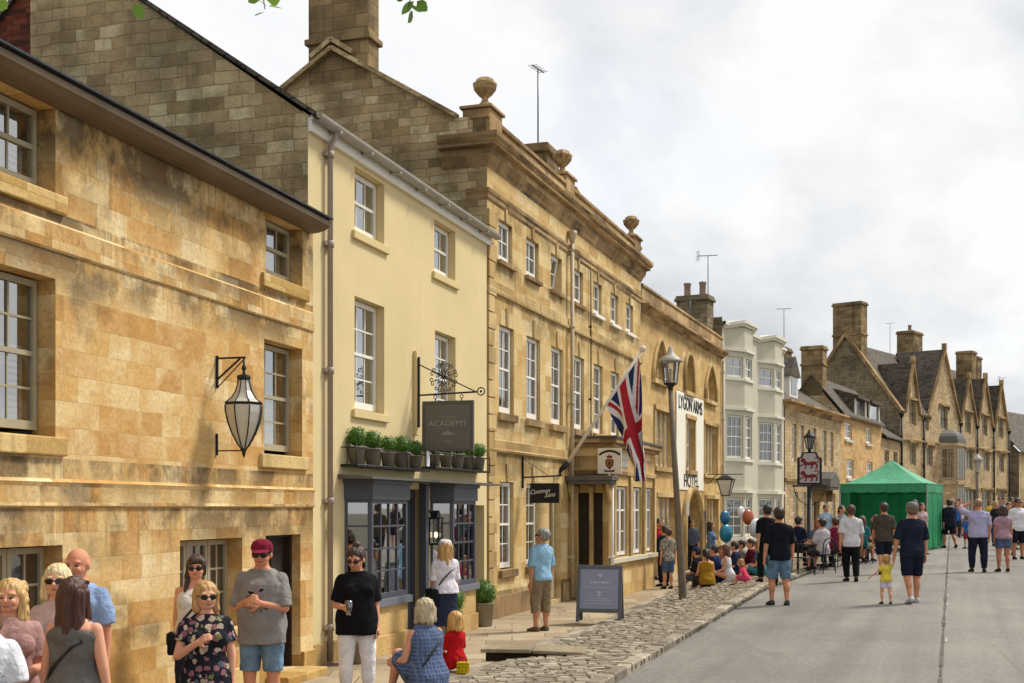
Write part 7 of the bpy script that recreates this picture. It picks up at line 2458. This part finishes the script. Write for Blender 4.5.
def mth(op, a, b=None, clamp=False):
    nd = nn('ShaderNodeMath', operation=op, use_clamp=clamp)
    for i, x in enumerate((a, b)):
        if x is None:
            continue
        if isinstance(x, bpy.types.NodeSocket):
            lk(x, nd.inputs[i])
        else:
            nd.inputs[i].default_value = x
    return nd.outputs[0]


tc = nn('ShaderNodeTexCoord').outputs['Generated']
sep = nn('ShaderNodeSeparateXYZ')
lk(tc, sep.inputs[0])
zc = mth('ADD', mth('MULTIPLY', mth('MAXIMUM', sep.outputs[2], 0.0), .8), .42)
px_ = mth('DIVIDE', sep.outputs[0], zc)
py_ = mth('DIVIDE', sep.outputs[1], zc)
cmb = nn('ShaderNodeCombineXYZ')
lk(px_, cmb.inputs[0])
lk(py_, cmb.inputs[1])


def nz(sc, det, rough, loc=(0, 0, 0), dist=0.0):
    mp = nn('ShaderNodeMapping')
    mp.inputs['Location'].default_value = loc
    lk(cmb.outputs[0], mp.inputs[0])
    t = nn('ShaderNodeTexNoise')
    t.inputs['Scale'].default_value = sc
    t.inputs['Detail'].default_value = det
    t.inputs['Roughness'].default_value = rough
    t.inputs['Distortion'].default_value = dist
    lk(mp.outputs[0], t.inputs['Vector'])
    return t.outputs[0]


def rmp(f, stops):
    r = nn('ShaderNodeValToRGB')
    lk(f, r.inputs[0])
    while len(r.color_ramp.elements) < len(stops):
        r.color_ramp.elements.new(.5)
    for e, (p, c) in zip(r.color_ramp.elements, stops):
        e.position = p
        e.color = c if isinstance(c, tuple) else (c, c, c, 1)
    return r.outputs[0]


cover = rmp(nz(1.3, 8, .55, (1.7, .4, 0), .15), [(.30, 0.0), (.46, 1.0)])
CB = 5.35
shade = rmp(nz(2.3, 10, .55, (5.2, 3.1, 0), .15), [(.34, (.60 * CB, .625 * CB, .66 * CB, 1)), (.47, (.80 * CB, .815 * CB, .835 * CB, 1)), (.58, (.96 * CB, .96 * CB, .955 * CB, 1))])
mx = nn('ShaderNodeMix', data_type='RGBA')
lk(mth('MULTIPLY_ADD', cover, .30) if False else mth('ADD', mth('MULTIPLY', cover, .30), .68), mx.inputs[0])
lk(sky.outputs[0], mx.inputs[6])
lk(shade, mx.inputs[7])
lk(mx.outputs[2], bg.inputs[0])
bg.inputs[1].default_value = .10

sl = bpy.data.lights.new('sun', 'SUN')
sl.energy = 2.1
sl.angle = math.radians(11)
sl.color = (1.0, .93, .82)
so = bpy.data.objects.new('sun', sl)
COL.objects.link(so)
d_ = V((math.sin(SUN_AZ) * math.cos(SUN_EL), math.cos(SUN_AZ) * math.cos(SUN_EL), math.sin(SUN_EL)))
so.rotation_euler = d_.to_track_quat('Z', 'Y').to_euler()
so.location = (20, 0, 40)

cam = bpy.data.cameras.new('camera')
cam.sensor_width = 36
cam.lens = F / 1024 * 36
cam.shift_y = (HZ - 341.5) / 1024
cam.clip_end = 6000
cam.clip_start = .05
co = bpy.data.objects.new('camera', cam)
COL.objects.link(co)
co.location = (0, 0, CH)
co.rotation_euler = (math.pi / 2, 0, 0)
S.camera = co
S.view_settings.view_transform = 'Standard'
S.view_settings.look = 'None'
S.view_settings.exposure = 0.95
S.view_settings.gamma = 1.0
S.render.engine = 'CYCLES'
S.cycles.use_denoising = True
S.cycles.max_bounces = 6
S.cycles.transparent_max_bounces = 12
S.cycles.caustics_reflective = False
S.cycles.caustics_refractive = False
